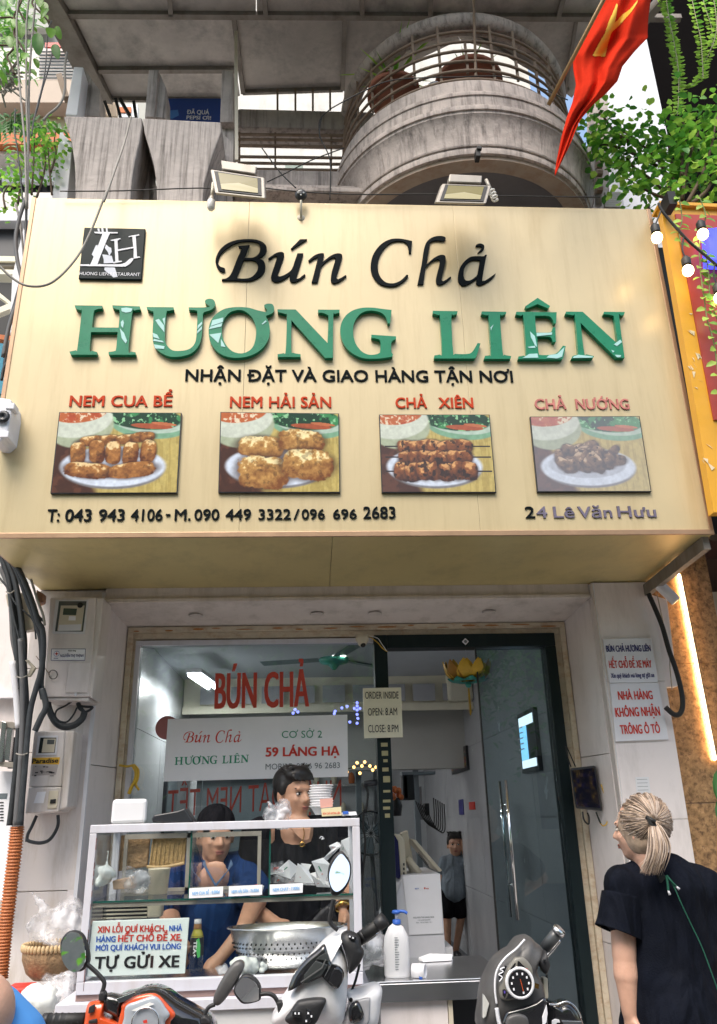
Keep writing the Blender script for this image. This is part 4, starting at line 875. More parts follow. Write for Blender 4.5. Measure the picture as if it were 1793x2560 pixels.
# ---------------------------------------------------------------- upper floor
B0=crop(0,0,.5597); B1=crop(800,0,.6175); V0=crop(0,0,.22646); V1=crop(1400,0,.24444)
MB().box(-1.42,1.80,-.30,1.6,4.60,4.74).build('floor_slab',M['conc'],house)
up=MB().box(-1.42,2.25,1.6,1.75,4.74,15).build('upper_wall',mat('upper_wall',(.66,.64,.60),.8,dirt=(.4,.37,.3)),house)
for x in (-.9,-.25,.35,.95,1.35):
    MB().box(x,x+.17,1.55,1.598,4.75,7.4).build('shutter',flat('green_shutter',(.16,.22,.18),.5),up)
# low wall under the horizontal rails between planters and balcony
a=P(*B0(1065,500),Y=-.25); b=P(*B0(1540,565),Y=-.25)
MB().box(a.x,b.x+.2,-.28,-.1,P(*B0(1300,572),Y=-.28).z,P(*B0(1300,490),Y=-.28).z).build('parapet_beam',M['conc2'],house,bevel=.01)
rl=thing('terrace_railing','rusty horizontal bars in front of the bright terrace between the planters and the round balcony','railing',P(*B0(1070,780),Y=-.25))
for yy in (600,622,650,700,728,755,783):
    a=P(*B0(1062,yy),Y=-.25); b=P(*B0(1548,yy+6),Y=-.25); MB().beam(a,b,.014,.014).build('bar',M['rail'],rl)
for xx in (1070,1230,1480):
    MB().beam(P(*B0(xx,575),Y=-.235),P(*B0(xx,785),Y=-.235),.012,.012).build('upright',M['rail'],rl)
for xx in (1240,1320,1398,1475):
    MB().beam(P(*B0(xx,400),Y=-.22),P(*B0(xx,492),Y=-.22),.014,.014).build('upright',M['rail'],rl)
dk=flat('dark_green_post',(.07,.09,.085),.6)
for x0,x1 in ((1252,1357),(1485,1545)): 
    a=P(*B0(x0,600),Y=.35); b=P(*B0(x1,600),Y=.35); MB().box(a.x,b.x,.35,.45,4.74,6.1).build('terrace_post',dk,house)
a=P(*B0(1065,790),Y=-.45); MB().box(a.x,P(*B0(1560,790),Y=-.45).x,-.5,-.3,4.45,P(*B0(1300,786),Y=-.45).z).build('ledge',M['conc2'],house,bevel=.01)
for k in range(3):
    z=P(*B0(1300,835+k*22),Y=-.6).z; MB().box(a.x,a.x+1.3,-.62-k*.03,-.45,z-.03,z).build('ledge_moulding',M['conc2'],house,bevel=.006)
# planter-like tapered concrete boxes
def planter(pts,pb,lab,dep=.42,Y=-.86):
    t=thing('concrete_planter',lab,'planter',P(*B0(*pts[0]),Y=Y),'pair of tapered concrete planters'); t.pop('group') if False else None
    del t['group']
    fr=[P(*B0(*p_),Y=Y) for p_ in pts]; fr+= [fr[-1]+Vector((0,0,-.25)),fr[-1]*0+Vector((P(*B0(*pb),Y=Y).x,Y,fr[-1].z-.25))] if False else []
    MB().slab(fr,(0,dep,0)).build('body',M['conc'],t,bevel=.008)
    return t
planter([(283,518),(300,570),(320,635),(333,730),(336,800),(336,905),(582,905),(590,800),(603,720),(622,640),(636,560),(634,525)],None,'left tapered grey concrete planter with dark vertical water streaks')
planter([(638,527),(645,590),(668,665),(688,740),(700,820),(700,915),(905,915),(912,820),(935,740),(965,650),(990,590),(988,545)],None,'right tapered grey concrete planter below the blue banner')
# inner dark fins between planters
for pts in ([(590,905),(600,800),(622,690),(640,620),(665,690),(668,905)],[(912,905),(930,780),(965,700),(1000,600),(1045,640),(1040,905)]):
    MB().slab([P(*B0(*p_),Y=-.62) for p_ in pts],(0,.3,0)).build('concrete_fin',M['conc'],house,bevel=.006)
# pilasters
for pts,Y,m in (([(330,298),(372,300),(345,515),(292,512)],-.62,M['white']),([(372,300),(445,400),(445,520),(345,515)],-.5,M['conc2']),([(270,560),(285,600),(325,640),(300,890),(232,890)],-.70,M['white']),
              ([(665,312),(708,312),(690,522),(647,522)],-.62,M['conc2']),([(708,312),(742,390),(740,528),(690,522)],-.58,M['conc']),([(992,312),(1042,315),(1045,545),(983,545)],-.6,M['conc2']),([(985,545),(1045,545),(1042,900),(1000,900)],-.55,M['conc'])):
    MB().slab([P(*B0(*p_),Y=Y) for p_ in pts],(0,.16,0)).build('pilaster',m,house,bevel=.004)
# blue banner behind
t=thing('blue_banner','dark blue advertising banner with white writing between the concrete posts','banner',P(*B0(740,500),Y=-.35))
MB().slab([P(*B0(*p_),Y=-.35) for p_ in ((735,440),(995,440),(995,545),(735,535))],(0,.01,0)).build('sheet',M['pepsi'],t)
ptext(t,'ĐÃ QUÁ',B0,(835,510),(935,512),490,-.351,M['white'],.04,'print'); ptext(t,'PEPSI ƠI!',B0,(833,533),(943,536),516,-.351,M['white'],.04,'print')
MB().slab([P(*B0(*p_),Y=-.351) for p_ in ((745,495),(795,490),(800,515),(770,530),(740,528))],(0,.0005,0)).build('print',flat('blue_print_light',(.06,.2,.5),.5),t)
# canopy -------------------------------------------------
ZC=6.42
cp_=thing('metal_canopy','dark stained metal canopy with welded frames overhead','canopy',(0,-.7,ZC))
def cpoly(pts,name='ceiling_panel',m=None,th=.02,z=0,tf=lambda a,b:(a,b)):
    return MB().slab([P(*tf(*p_),Z=ZC)+Vector((0,0,z)) for p_ in pts],(0,0,th)).build(name,m or M['canopy'],cp_)
cpoly([(-60,-330),(180,33),(417,33),(640,33),(640,-330)]); cpoly([(642,-330),(642,33),(900,36),(900,-330)]); cpoly([(902,-330),(902,36),(1600,38),(1820,-330)])
cpoly([(183,35),(248,170),(588,169),(583,35)]); cpoly([(249,172),(281,242),(551,246),(600,240),(589,171)]); cpoly([(586,36),(606,226),(857,218),(863,38)])
cpoly([(865,38),(860,250),(1000,170),(1150,100),(1110,37)],m=M['canopy']); cpoly([(1112,37),(1152,100),(1300,150),(1430,245),(1510,100),(1600,40)])
def cb(a,b,w=.03,h=.035,z=-.02,m=None):
    return MB().beam(P(*a,Z=ZC)+Vector((0,0,z)),P(*b,Z=ZC)+Vector((0,0,z)),w,h).build('frame_bar',m or M['beam'],cp_)
cb((165,31),(1700,40),.035); cb((248,170),(589,169)); cb((585,38),(608,226)); cb((862,38),(857,218)); cb((607,226),(857,218),.02); cb((280,243),(552,246),.02)
cb((420,-100),(428,32)); cb((655,-100),(665,32)); cb((905,-100),(905,32)); cb((1080,-100),(1075,32)); cb((1420,-60),(1395,36)); cb((1440,45),(1410,235),.02)
MB().slab([P(*p_,Z=ZC)+Vector((0,0,-.06)) for p_ in ((60,-70),(190,165),(250,240),(284,246),(246,172),(175,30),(110,-80))],(0,0,.06)).build('edge_beam',M['beam'],cp_)
cpoly([(60,-70),(190,165),(250,240),(284,246),(300,246),(200,30),(140,-80)],'edge_panel',M['beam'],z=.022); cb((1480,200),(1680,-40),.05,.06); cb((1150,60),(1420,220),.02,.03); cb((880,235),(1010,120),.03,.03)
# hanging rods
rod=MB().beam(P(1183,-40,Y=-1.02),P(1190,190,Y=-.99),.012,.012).build('hanger_rod',M['rail'],cp_)
MB().beam(P(590,80,Y=-.62),P(592,402,Y=-.62),.02,.02).build('hanger_post',M['ivory'],cp_)
# --- round balcony
BC=Vector((.965,-.24,0))
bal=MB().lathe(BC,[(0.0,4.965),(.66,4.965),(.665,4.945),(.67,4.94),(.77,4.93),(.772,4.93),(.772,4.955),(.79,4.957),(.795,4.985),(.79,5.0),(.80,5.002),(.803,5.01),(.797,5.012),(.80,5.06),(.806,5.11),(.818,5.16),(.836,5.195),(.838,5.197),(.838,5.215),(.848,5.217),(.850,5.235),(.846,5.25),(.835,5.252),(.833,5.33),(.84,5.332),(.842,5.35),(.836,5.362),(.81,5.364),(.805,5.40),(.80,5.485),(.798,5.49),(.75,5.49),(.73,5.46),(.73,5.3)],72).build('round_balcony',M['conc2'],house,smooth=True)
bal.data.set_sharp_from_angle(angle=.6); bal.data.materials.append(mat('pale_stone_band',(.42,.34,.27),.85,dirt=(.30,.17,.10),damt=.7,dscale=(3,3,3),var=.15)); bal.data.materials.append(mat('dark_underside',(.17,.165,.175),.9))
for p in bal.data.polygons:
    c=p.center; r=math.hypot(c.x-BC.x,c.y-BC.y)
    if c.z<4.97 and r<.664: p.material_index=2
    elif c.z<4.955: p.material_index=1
for z,r in ((5.54,.76),(5.61,.76),(5.69,.755),(5.78,.75),(5.86,.745),(5.95,.74)):
    MB().tube([BC+Vector((r*math.cos(a),r*math.sin(a),z)) for a in [k*math.pi/36 for k in range(73)]],.009,6,False).build('rail_hoop',M['rail'],bal,smooth=True)
for k in range(14):
    a=math.pi+.2+k*(math.pi-.4)/13; a+=.03
    z0=5.49 if k%2 else 5.61; z1=6.02 if k%3 else 5.86
    p=BC+Vector((.74*math.cos(a),.74*math.sin(a),0)); MB().beam(p+Vector((0,0,z0)),p+Vector((0,0,z1)),.014,.014).build('rail_upright',M['rail'],bal)
MB().lathe(BC,[(.655,6.03),(.665,6.01),(.72,6.0),(.755,6.02),(.765,6.06),(.75,6.10),(.67,6.11),(.655,6.09),(.655,6.03)],72).build('balcony_coping',M['conc2'],bal,smooth=True)
# a few lamps / fixings under the balcony
t=thing('rusty_bracket','small rusty bracket fixed on the front of the round balcony','bracket',P(*B1(638,625),Y=-1.08))
c=P(*B1(638,625),Y=-1.075); MB().box(c.x-.012,c.x+.012,c.y-.02,c.y+.03,c.z-.03,c.z+.02).box(c.x-.006,c.x+.02,c.y-.03,c.y-.01,c.z+.01,c.z+.03).build('bracket_body',M['rubber'],t,bevel=.003)
# flower pots on the balcony
def strap_plant(name,c,n,L,lab,potm,rad=.13,h=.22,w=.03):
    t=thing(name,lab,'potted plant',c); c=Vector(c)
    MB().lathe(c,[(0,0),(rad*.7,0),(rad,h),(rad*1.12,h),(rad*1.12,h+.035),(rad*.9,h+.035),(rad*.85,h)],24).build('pot',potm,t,smooth=True)
    for k in range(n):
        a=random.uniform(0,6.28); l=L*random.uniform(.6,1.1); d=Vector((math.cos(a),math.sin(a),0)); s=Vector((-d.y,d.x,0)); mb=MB(); b=c+Vector((0,0,h)); vs=[];fs=[]
        for i in range(6):
            u=i/5; p=b+d*l*.75*u*u+Vector((0,0,l*(u-.45*u*u))); ww=w*(1-u)**.6*.5
            vs+= [p-s*ww,p+s*ww]
        fs=[(2*i,2*i+1,2*i+3,2*i+2) for i in range(5)]
        mb.add(vs,fs).build('leaf',random.choice([M['leaf'],M['leafl']]),t,smooth=True)
    return t
strap_plant('potted_plant',(.52,-.62,5.62),16,.45,'strap-leaved plant in the left terracotta pot behind the balcony hoops',M['terra'],.15,.2)
strap_plant('potted_plant',(.98,-.70,5.62),14,.30,'wide terracotta pot with thin leaves in the middle of the balcony',M['terra'],.19,.2)
t=thing('cloth_bundle','blue and white cloth bundle between the two terracotta pots','cloth',(.74,-.72,5.64))
mb=MB(); mb.ell((.74,-.72,5.70),(.07,.06,.07)).ell((.70,-.70,5.64),(.08,.06,.05)); blob(mb,'cloth',M['navy'],t,.012); MB().ell((.76,-.74,5.77),(.05,.04,.03)).build('cloth_patch',M['white'],t,smooth=True)
# ---------------------------------------------------------------- flag
fl=thing('national_flag','red national flag with a yellow star hanging folded from a slanting pole','flag',P(*B1(930,420),Y=-1.25))
MB().tube([P(*B1(925,425),Y=-1.25),P(*B1(1030,225),Y=-1.45),P(*B1(1190,-80),Y=-1.75)],.011,8).build('pole',flat('bamboo',(.36,.22,.09),.6),fl,smooth=True)
def flagpt(u,v):
    lft=[(470,-150),(430,0),(370,120),(280,280),(195,430),(130,570),(140,720),(165,860),(130,1040),(70,1200),(10,1420),(-35,1640),(-55,1790)]
    rgt=[(1000,-150),(930,0),(905,180),(898,330),(900,385),(770,520),(640,680),(590,830),(470,960),(330,1080),(200,1230),(100,1480),(-48,1800)]
    i=v*(len(lft)-1); k=min(int(i),len(lft)-2); t=i-k
    A_=Vector(lft[k]).lerp(Vector(lft[k+1]),t); B_=Vector(rgt[k]).lerp(Vector(rgt[k+1]),t); q_=A_.lerp(B_,u); w=(B_-A_).length/500
    Y=-1.34+.028*w*math.sin(u*13+v*3+.8*math.sin(v*7))+.010*w*math.sin(u*24+1.3)+.015*math.sin(v*15+u*4); return P(*V1(q_.x,q_.y),Y=Y)
nu,nv=44,70; vs=[flagpt(i/nu,j/nv) for j in range(nv+1) for i in range(nu+1)]
fs=[(j*(nu+1)+i,j*(nu+1)+i+1,(j+1)*(nu+1)+i+1,(j+1)*(nu+1)+i) for j in range(nv) for i in range(nu)]
MB().add(vs,fs).build('flag_cloth',M['flag'],fl,smooth=True,solid=.002)
# the star is seen folded: two yellow limbs lying on the cloth
def on_flag(pp):
    out=[]
    for a,b in pp:
        best=None
        out.append(P(*V1(a,b),Y=-1.415))
    return out
def inside(px,py,poly):
    c=False;n=len(poly)
    for i in range(n):
        x1,y1=poly[i];x2,y2=poly[(i+1)%n]
        if (y1>py)!=(y2>py) and px<(x2-x1)*(py-y1)/(y2-y1)+x1: c=not c
    return c
star=[(335,568),(400,440),(460,340),(500,220),(545,120),(580,35),(592,45),(575,170),(560,235),(640,150),(720,90),(770,30),(795,0),(790,30),(740,110),(660,200),(590,275),(530,330),(505,400),(480,500),(462,580),(430,580),(400,572),(370,580)]
nu2,nv2=150,230; sv=[];sf=[];idx={}
def fpx(u,v):
    lft=[(470,-150),(430,0),(370,120),(280,280),(195,430),(130,570),(140,720),(165,860),(130,1040),(70,1200),(10,1420),(-35,1640),(-55,1790)]
    rgt=[(1000,-150),(930,0),(905,180),(898,330),(900,385),(770,520),(640,680),(590,830),(470,960),(330,1080),(200,1230),(100,1480),(-48,1800)]
    i=v*(len(lft)-1); k=min(int(i),len(lft)-2); t=i-k; return Vector(lft[k]).lerp(Vector(lft[k+1]),t).lerp(Vector(rgt[k]).lerp(Vector(rgt[k+1]),t),u)
for j in range(0,int(nv2*.5)):
    for i in range(nu2):
        q_=fpx((i+.5)/nu2,(j+.5)/nv2)
        if inside(q_.x,q_.y,star):
            c4=[]
            for di,dj in ((0,0),(1,0),(1,1),(0,1)):
                key=(i+di,j+dj)
                if key not in idx: 
                    p=flagpt(key[0]/nu2,key[1]/nv2); p=p+(CAM-p).normalized()*.006; idx[key]=len(sv); sv.append(p)
                c4.append(idx[key])
            sf.append(tuple(c4))
MB().add(sv,sf).build('yellow_star',M['yellow'],fl,smooth=True)
# ---------------------------------------------------------------- right neighbour
rn=thing('neighbour_building','neighbouring restaurant building with brown granite pier and dark upper void','building',(2.3,0,0))
wp=[P(*V1(*p_),Y=.15) for p_ in ((620,300),(900,250),(1095,1400),(1095,2300),(600,2300),(610,1600),(470,900),(560,600))]
MB().box(P(*V1(520,1350),Y=.15).x,P(*V1(1080,1290),Y=.15).x,.15,.35,4.3,P(*V1(900,230),Y=.15).z+.5).build('white_wall',M['white'],rn)
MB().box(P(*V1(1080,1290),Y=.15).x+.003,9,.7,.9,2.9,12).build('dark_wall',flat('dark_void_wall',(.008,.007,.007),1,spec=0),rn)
MB().beam((1.86,-.05,4.5),P(*V1(430,1000),Y=-.05)+Vector((0,0,.3)),.10,.12).build('drain_post',M['conc2'],rn)
MB().tube([P(*V1(395,2100),Y=-.35),P(*V1(385,1500),Y=-.35),P(*V1(330,1300),Y=-.3)],.022,8).build('drain_pipe',M['cabled'],rn,smooth=True)
for k in range(5):
    MB().tube([P(*V1(372,1600+k*85),Y=-.38),P(*V1(430,1605+k*85),Y=-.38)],.026,8).build('pipe_clip',M['rail'],rn)
for k in range(7):
    a=P(*V1(455,1985+k*22),Y=-.4); b=P(*V1(615,1985+k*22),Y=-.4); MB().beam(a,b,.02,.016).build('louvre_slat',M['alu2'],rn)
MB().box(1.86,2.02,-.35,.1,4.5,4.9).build('wall_stub',M['conc2'],rn)
GZ=3.3
gp=MB().box(1.79,2.14,-.27,.3,.12,GZ).build('pier',gm,rn)
for a,b in ((.12,.95),(.95,1.62),(1.62,2.3),(2.3,GZ)):
    MB().box(1.785,2.145,-.285,-.2705,a+.0015,b-.0015).build('granite_tile',gm,gp,bevel=.0015)
l0=P(1697,1435,Y=-.30); l1=P(1787,1900,Y=-.30)
ls=thing('led_strip','glowing warm LED strip running down the edge of the granite pier','light strip',l1)
MB().tube([l0,l1],.006,8).build('led_tube',M['led'],ls); MB().tube([l0+Vector((.012,.01,0)),l1+Vector((.012,.01,0))],.006,6).build('channel',M['white'],ls)
MB().box(2.15,5.5,.2,.3,.1,GZ).build('recess_wall',flat('recess_wall',(.16,.10,.07),.35),rn)
MB().box(2.146,5.5,-1.0,.3,3.02,3.08).build('recess_ceiling',flat('recess_ceiling',(.10,.045,.035),.3),rn)
a=P(*crop(1350,1380,.2962)(1220,340),Y=.1); MB().box(2.16,4,.1,.19,a.z-.17,a.z).build('white_beam',M['ivory'],rn); MB().box(2.16,4,.08,.19,a.z-.42,a.z-.20).build('white_beam',M['ivory'],rn)
MB().box(2.25,4,.05,.09,a.z-.8,a.z-.5).build('door_closer_bar',M['alu2'],rn)
MB().box(2.2,2.6,.06,.066,.12,a.z-.5).build('glass_leaf',glass,rn)
Zr=crop(1580,500,.39227)
nsn=thing('neighbour_sign','yellow bordered red signboard of the neighbouring restaurant with hanging string lights','sign',P(*Zr(180,15),Y=-1.18))
bq=[P(*Zr(*p_),Y=-1.18) for p_ in ((180,15),(900,-10),(900,1990),(522,1990))]
zt=bq[0].z; zb=P(*Zr(525,1990),Y=-1.18).z; xl=bq[0].x+.0; xb=bq[3].x
def nq(pts,Y): return [P(*Zr(*p_),Y=Y) for p_ in pts]
MB().slab(nq([(180,15),(1100,60),(1100,1990),(522,1990)],-1.18),(0,.05,0)).build('yellow_board',M['yellowp'],nsn)
MB().slab(nq([(275,88),(1100,120),(1100,1400),(522,1400)],-1.188),(0,.007,0)).build('red_panel',M['redp'],nsn)
MB().slab(nq([(176,5),(1100,50),(1100,75),(180,22)],-1.20),(0,.1,0)).build('top_trim',M['yellowp'],nsn)
wr_=MB()
for k in range(16): 
    a,b=random.choice([(370,800),(380,900),(390,1010),(370,1080),(400,1180),(455,1560),(465,1650),(360,740)]); c=P(*Zr(a+random.uniform(-20,25),b+random.uniform(-40,40)),Y=-1.183); wr_.slab([c,c+Vector((random.uniform(.005,.03),0,random.uniform(-.03,.0))),c+Vector((random.uniform(.0,.03),0,-random.uniform(.01,.04)))],(0,.001,0))
wr_.build('peeling_film',flat('torn_film',(.75,.62,.42),.2),nsn,kind='stuff')
MB().slab(nq([(487,182),(545,176),(620,190),(620,385),(498,378)],-1.26),(0,.08,0)).build('lightbox',M['blue'],nsn)
# dark gap with brick-like scale texture between the signs
gapw=thing('dark_side_screen','black side wall in the narrow gap between the two signboards','wall',(1.85,-.7,3.2))
MB().box(1.795,1.80,-1.05,-.32,2.75,4.6).build('sheet',M['rubber'],gapw)
for j in range(16):
    for i in range(3):
        MB().box(1.797,1.806,-.98+i*.22+(.1 if j%2 else 0),-.80+i*.22+(.1 if j%2 else 0),2.8+j*.11,2.895+j*.11).build('brick',flat('black_brick',(.02,.017,.016),.6),gapw)
MB().box(1.81,2.6,-.6,-.5,2.9,4.7).build('back_panel',M['rubber'],gapw)
# string lights
stg=thing('string_lights','black cable with three glowing round bulbs in front of the neighbouring sign','string lights',P(*Zr(180,60),Y=-1.3))
MB().tube(spl([P(*Zr(a,b),Y=-1.3) for a,b in ((170,20),(200,80),(330,230),(440,330),(540,415),(640,500))]),.007,8).build('cable',M['rubber'],stg,smooth=True)
for (ax,ay),(bx,by) in (((185,70),(160,240)),((330,240),(358,450)),((530,400),(560,625)),((455,200),(452,218))):
    a=P(*Zr(ax,ay),Y=-1.3); b=P(*Zr(bx,by),Y=-1.3)
    MB().tube(spl([a,a.lerp(b,.3)+Vector((-.015,0,-.01)),b+Vector((0,0,.07))]),.004,6).build('drop_cable',M['rubber'],stg)
    MB().lathe(b+Vector((0,0,.03)),[(.022,0),(.022,.035),(.012,.05),(0,.052)],14).build('socket',M['rubber'],stg,smooth=True)
    MB().ell(b,(.026,.026,.029),16,10).build('bulb',M['bulb'],stg,smooth=True)
MB().box(xl-.01,xl+.03,-1.28,-1.2,zt-.1,zt-.02).build('clamp',M['rubber'],stg)
# soffit reflection lamp: small spot by the beam
t=thing('tube_spotlight','short white cylinder spotlight under the corner of the sign beside the granite pier','spotlight',P(1660,1490,Y=-.5))
Q=crop(1350,1380,.2962)
a=P(*Q(1010,280),Y=-.5); b=P(*Q(1150,415),Y=-.52); MB().tube([a,b],.028,16).build('body',M['white'],t,smooth=False); MB().tube([b,b+(b-a).normalized()*.002],.022,14).build('lens',M['ivory'],t)
# white conduit panel and thick black cable right of the pier
t=thing('cable_cover','tall white metal cable cover fixed beside the right pier','cover',P(*Q(1100,1160),Y=-.33))
MB().slab([P(*Q(*p_),Y=-.34) for p_ in ((945,360),(1075,400),(1165,1135),(1035,1145))],(0,.05,0)).build('panel',M['pillar'],t,bevel=.004)
t=thing('black_cable','thick black cable looping down past the white cover beside the right pier','cable',P(*Q(930,360),Y=-.42))
MB().tube(spl([P(*Q(a,b),Y=-.42) for a,b in ((915,350),(960,450),(1030,620),(1090,830),(1150,1000),(1195,1180),(1205,1300),(1180,1365),(1130,1370),(1060,1310))]),.013,8).build('cable',M['rubber'],t,smooth=True)
MB().tube(spl([P(*Q(a,b),Y=-.37) for a,b in ((990,360),(1040,600),(1090,850),(1100,1000),(1115,1160))]),.003,6).build('thin_wire',M['cabled'],t)
# ---------------------------------------------------------------- foliage
def branch_plant(name,lab,cat,segs,nleaf,L,w,mats,Yj=.12,group=None,parts=0,stemr=.008,base=None):
    "segs: list of polylines of 3-D points (stems); leaves scattered along and round them"
    t=thing(name,lab,cat,base if base is not None else segs[0][0],group)
    for s in segs:
        q_=spl(s,5); MB().tube(q_,[stemr*(1-.7*i/(len(q_)-1)) for i in range(len(q_))],6).build('stem',M['stem'],t,smooth=True)
    bufs=[MB() for _ in mats]; n=0
    for k in range(nleaf):
        s=random.choice(segs); q_=spl(s,5); i=random.randrange(max(1,len(q_)//4),len(q_)); p=q_[i]+Vector((random.gauss(0,Yj),random.gauss(0,Yj),random.gauss(0,Yj*.7)))
        d=Vector((random.uniform(-1,1),random.uniform(-1,1),random.uniform(-.7,.35))); u=Vector((random.uniform(-.5,.5),random.uniform(-.5,.5),1)); l=L*random.uniform(.45,1.45)
        v,f=leafmesh(p,d,u,l,w*random.uniform(.8,1.2))
        if k<parts: MB().add(v,f).build('leaf',random.choice(mats),t,smooth=True)
        else: random.choice(bufs).add(v,f)
    for b,m in zip(bufs,mats):
        if b.v: b.build('foliage',m,t,smooth=True,kind='stuff')
    return t
# bush on the right, above the neighbouring sign
segs=[]
ps=lambda Y,*a:[P(*V1(*p_),Y=Y) for p_ in a]
for Y,pts in ((-.9,((1150,2050),(1050,1700),(800,1450),(650,1350))),(-.9,((1180,2050),(1150,1700),(1100,1450),(1000,1330))),(-1.0,((1250,2050),(1300,1700),(1400,1400),(1500,1150))),(-.8,((1150,2050),(950,1850),(750,1700),(680,1600))),
              (-1.1,((1300,2080),(1450,1800),(1550,1500),(1600,1200))),(-.95,((1200,2050),(1000,2000),(800,1900),(680,1820))),(-.8,((1000,1700),(700,1550),(480,1480),(380,1500))),(-.85,((700,1450),(560,1350),(450,1200),(400,1150))),(-1.0,((1250,1900),(1250,1600),(1300,1350),(1250,1250))),(-1.1,((1350,2080),(1500,1950),(1600,1750),(1650,1600)))):
    segs.append(ps(Y,*pts))
branch_plant('leafy_bush','bright green leafy bush growing over the top of the neighbouring yellow sign','bush',segs,1150,.052,.036,[M['leaf'],M['leafl'],M['leafd'],M['leaf']],.085,parts=60,stemr=.012)
# hanging vines with paired leaflets
def vine(pts,Y,lab,n,L,spread,mats,group='hanging vines against the dark void',name='hanging_vine'):
    t=thing(name,lab,'vine',P(*V1(*pts[0]),Y=Y),group)
    q_=spl([P(*V1(*p_),Y=Y) for p_ in pts],14); MB().tube(q_,.0028,5).build('stem',flat('pale_stem',(.38,.36,.24),.7),t)
    bufs=MB()
    for k in range(n):
        i=int(k/n*(len(q_)-1)); p=q_[i]; s=1 if k%2 else -1
        d=Vector((s*1,random.uniform(-.5,.2),random.uniform(-.1,.25))); v,f=leafmesh(p,d+rv(.2),Vector((0,-.4,1)),L*random.uniform(.7,1.15),L*.55,cup=-.3)
        if k<24: MB().add(v,f).build('leaf',mats[k%len(mats)],t,smooth=True)
        else: bufs.add(v,f)
    if bufs.v: bufs.build('foliage',mats[0],t,smooth=True,kind='stuff')
ml=[M['leafl'],M['leaf']]
vine([(1080,-60),(1120,200),(1170,450),(1210,700),(1215,950),(1200,1180)],-.95,'leftmost and longest vine, hanging straight down to the bush',110,.042,0,ml)
vine([(1050,-60),(1100,150),(1140,400),(1180,600),(1230,820),(1240,1120)],-.9,'second vine tangled with the longest one on the left',90,.040,0,ml)
vine([(1340,-60),(1390,180),(1440,400),(1455,600),(1465,800)],-.95,'middle vine, a single long strand with paired leaflets',62,.042,0,ml)
vine([(1450,-60),(1500,120),(1550,280),(1550,480),(1480,640),(1450,770),(1350,870),(1260,895)],-.93,'right vine that curls back left at its tip',80,.038,0,ml)
vine([(1560,-60),(1590,100),(1600,300),(1560,480)],-1.0,'short vine at the very right edge of the picture',40,.04,0,ml)
for pts,lab in (([(1040,20),(1090,120),(1130,60)],'short leafy tendril above the flag corner'),):
    vine(pts,-.9,lab,20,.035,0,ml)
# trailing sprays over the neighbour sign
VR=lambda a,b:Zr(a,b)
def vine2(pts,lab,n,L):
    t=thing('trailing_vine',lab,'vine',P(*Zr(*pts[0]),Y=-1.27),'vines trailing over the red and yellow sign')
    q_=spl([P(*Zr(*p_),Y=-1.27) for p_ in pts],12); MB().tube(q_,.003,5).build('stem',flat('green_stem',(.18,.24,.08),.6),t)
    for k in range(n):
        i=int((k+.5)/n*(len(q_)-1)); s=1 if k%2 else -1; v,f=leafmesh(q_[i],Vector((s,-.3,-.5))+rv(.4),Vector((0,-1,.4))+rv(.4),L*random.uniform(.7,1.2),L*.6); MB().add(v,f).build('leaf',ml[k%2],t,smooth=True)
vine2([(300,-20),(320,120),(300,200),(315,285)],'short trailing vine over the left corner of the red and yellow sign',12,.05)
vine2([(430,-20),(470,100),(440,200),(430,320),(440,480),(460,620),(480,760),(520,900),(545,1080),(560,1300)],'long trailing vine hanging past the blue lightbox to mid sign',40,.05)
vine2([(470,330),(490,480),(500,640),(545,760)],'second trailing vine right of the long one',16,.045)
# monstera-like leaves at the right edge by the LED strip
t=thing('broad_leaf_plant','glossy dark broad leaves at the right edge beside the LED strip','plant',P(1790,2060,Y=-.6))
for (a,b),dr,L_,w_ in (((1812,1905),(-.4,-.2,-1),.20,.10),((1803,1925),(-.15,-.3,-1),.22,.10),((1812,1985),(-.4,-.3,-.8),.15,.08)):
    v,f=leafmesh(P(a,b,Y=-.6),dr,(-.3,-1,.3),L_,w_,cup=.1); MB().add(v,f).build('leaf',mat('glossy_dark_leaf',(.022,.11,.018),.45,var=.35,scale=14),t,smooth=True,subsurf=1)
MB().tube([P(1800,1905,Y=-.6),P(1830,2100,Y=-.5),(P(1830,2100,Y=-.5).x,-.5,.12)],.01,6).build('stem',M['leafd'],t)
# ---------------------------------------------------------------- left side
ln=thing('neighbour_house','pale neighbouring house beyond the trees at the upper left with orange and white trim','building',(-3,2,0))
def lq(pts,Y,m,th=.3,name='wall',tf=V0): return MB().slab([P(*tf(*p_),Y=Y) for p_ in pts],(0,th,0)).build(name,m,ln)
wcl=flat('bright_cream_wall',(.72,.66,.62),.8); olive=flat('olive_wall',(.40,.37,.24),.8); pinkw=flat('beige_band',(.55,.45,.37),.8)
MB().box(-9,1.5,3.4,3.6,2,12).build('wall',flat('grey_house_wall',(.5,.5,.47),.8),ln)
lq([(-200,530),(900,530),(900,880),(-200,880)],3.0,wcl,name='white_band')
for k in range(9): lq([(430,560+k*36),(820,560+k*36),(820,566+k*36),(430,566+k*36)],2.97,M['greyp'],.02,'siding_joint')
lq([(-200,885),(900,885),(900,1130),(-200,1130)],2.8,pinkw,name='balcony_band'); lq([(-200,1135),(900,1135),(900,1460),(-200,1460)],3.0,olive)
lq([(-200,1465),(900,1465),(900,1590),(-200,1590)],2.6,M['coral'],.1,'orange_band'); lq([(-200,1595),(900,1595),(900,1700),(-200,1700)],2.7,wcl,.2,'white_band')
lq([(-200,1705),(900,1705),(900,2120),(-200,2120)],3.0,M['dark'],.1,'dark_window'); lq([(-200,2125),(900,2125),(900,2320),(-200,2320)],2.6,wcl,.1,'white_band')
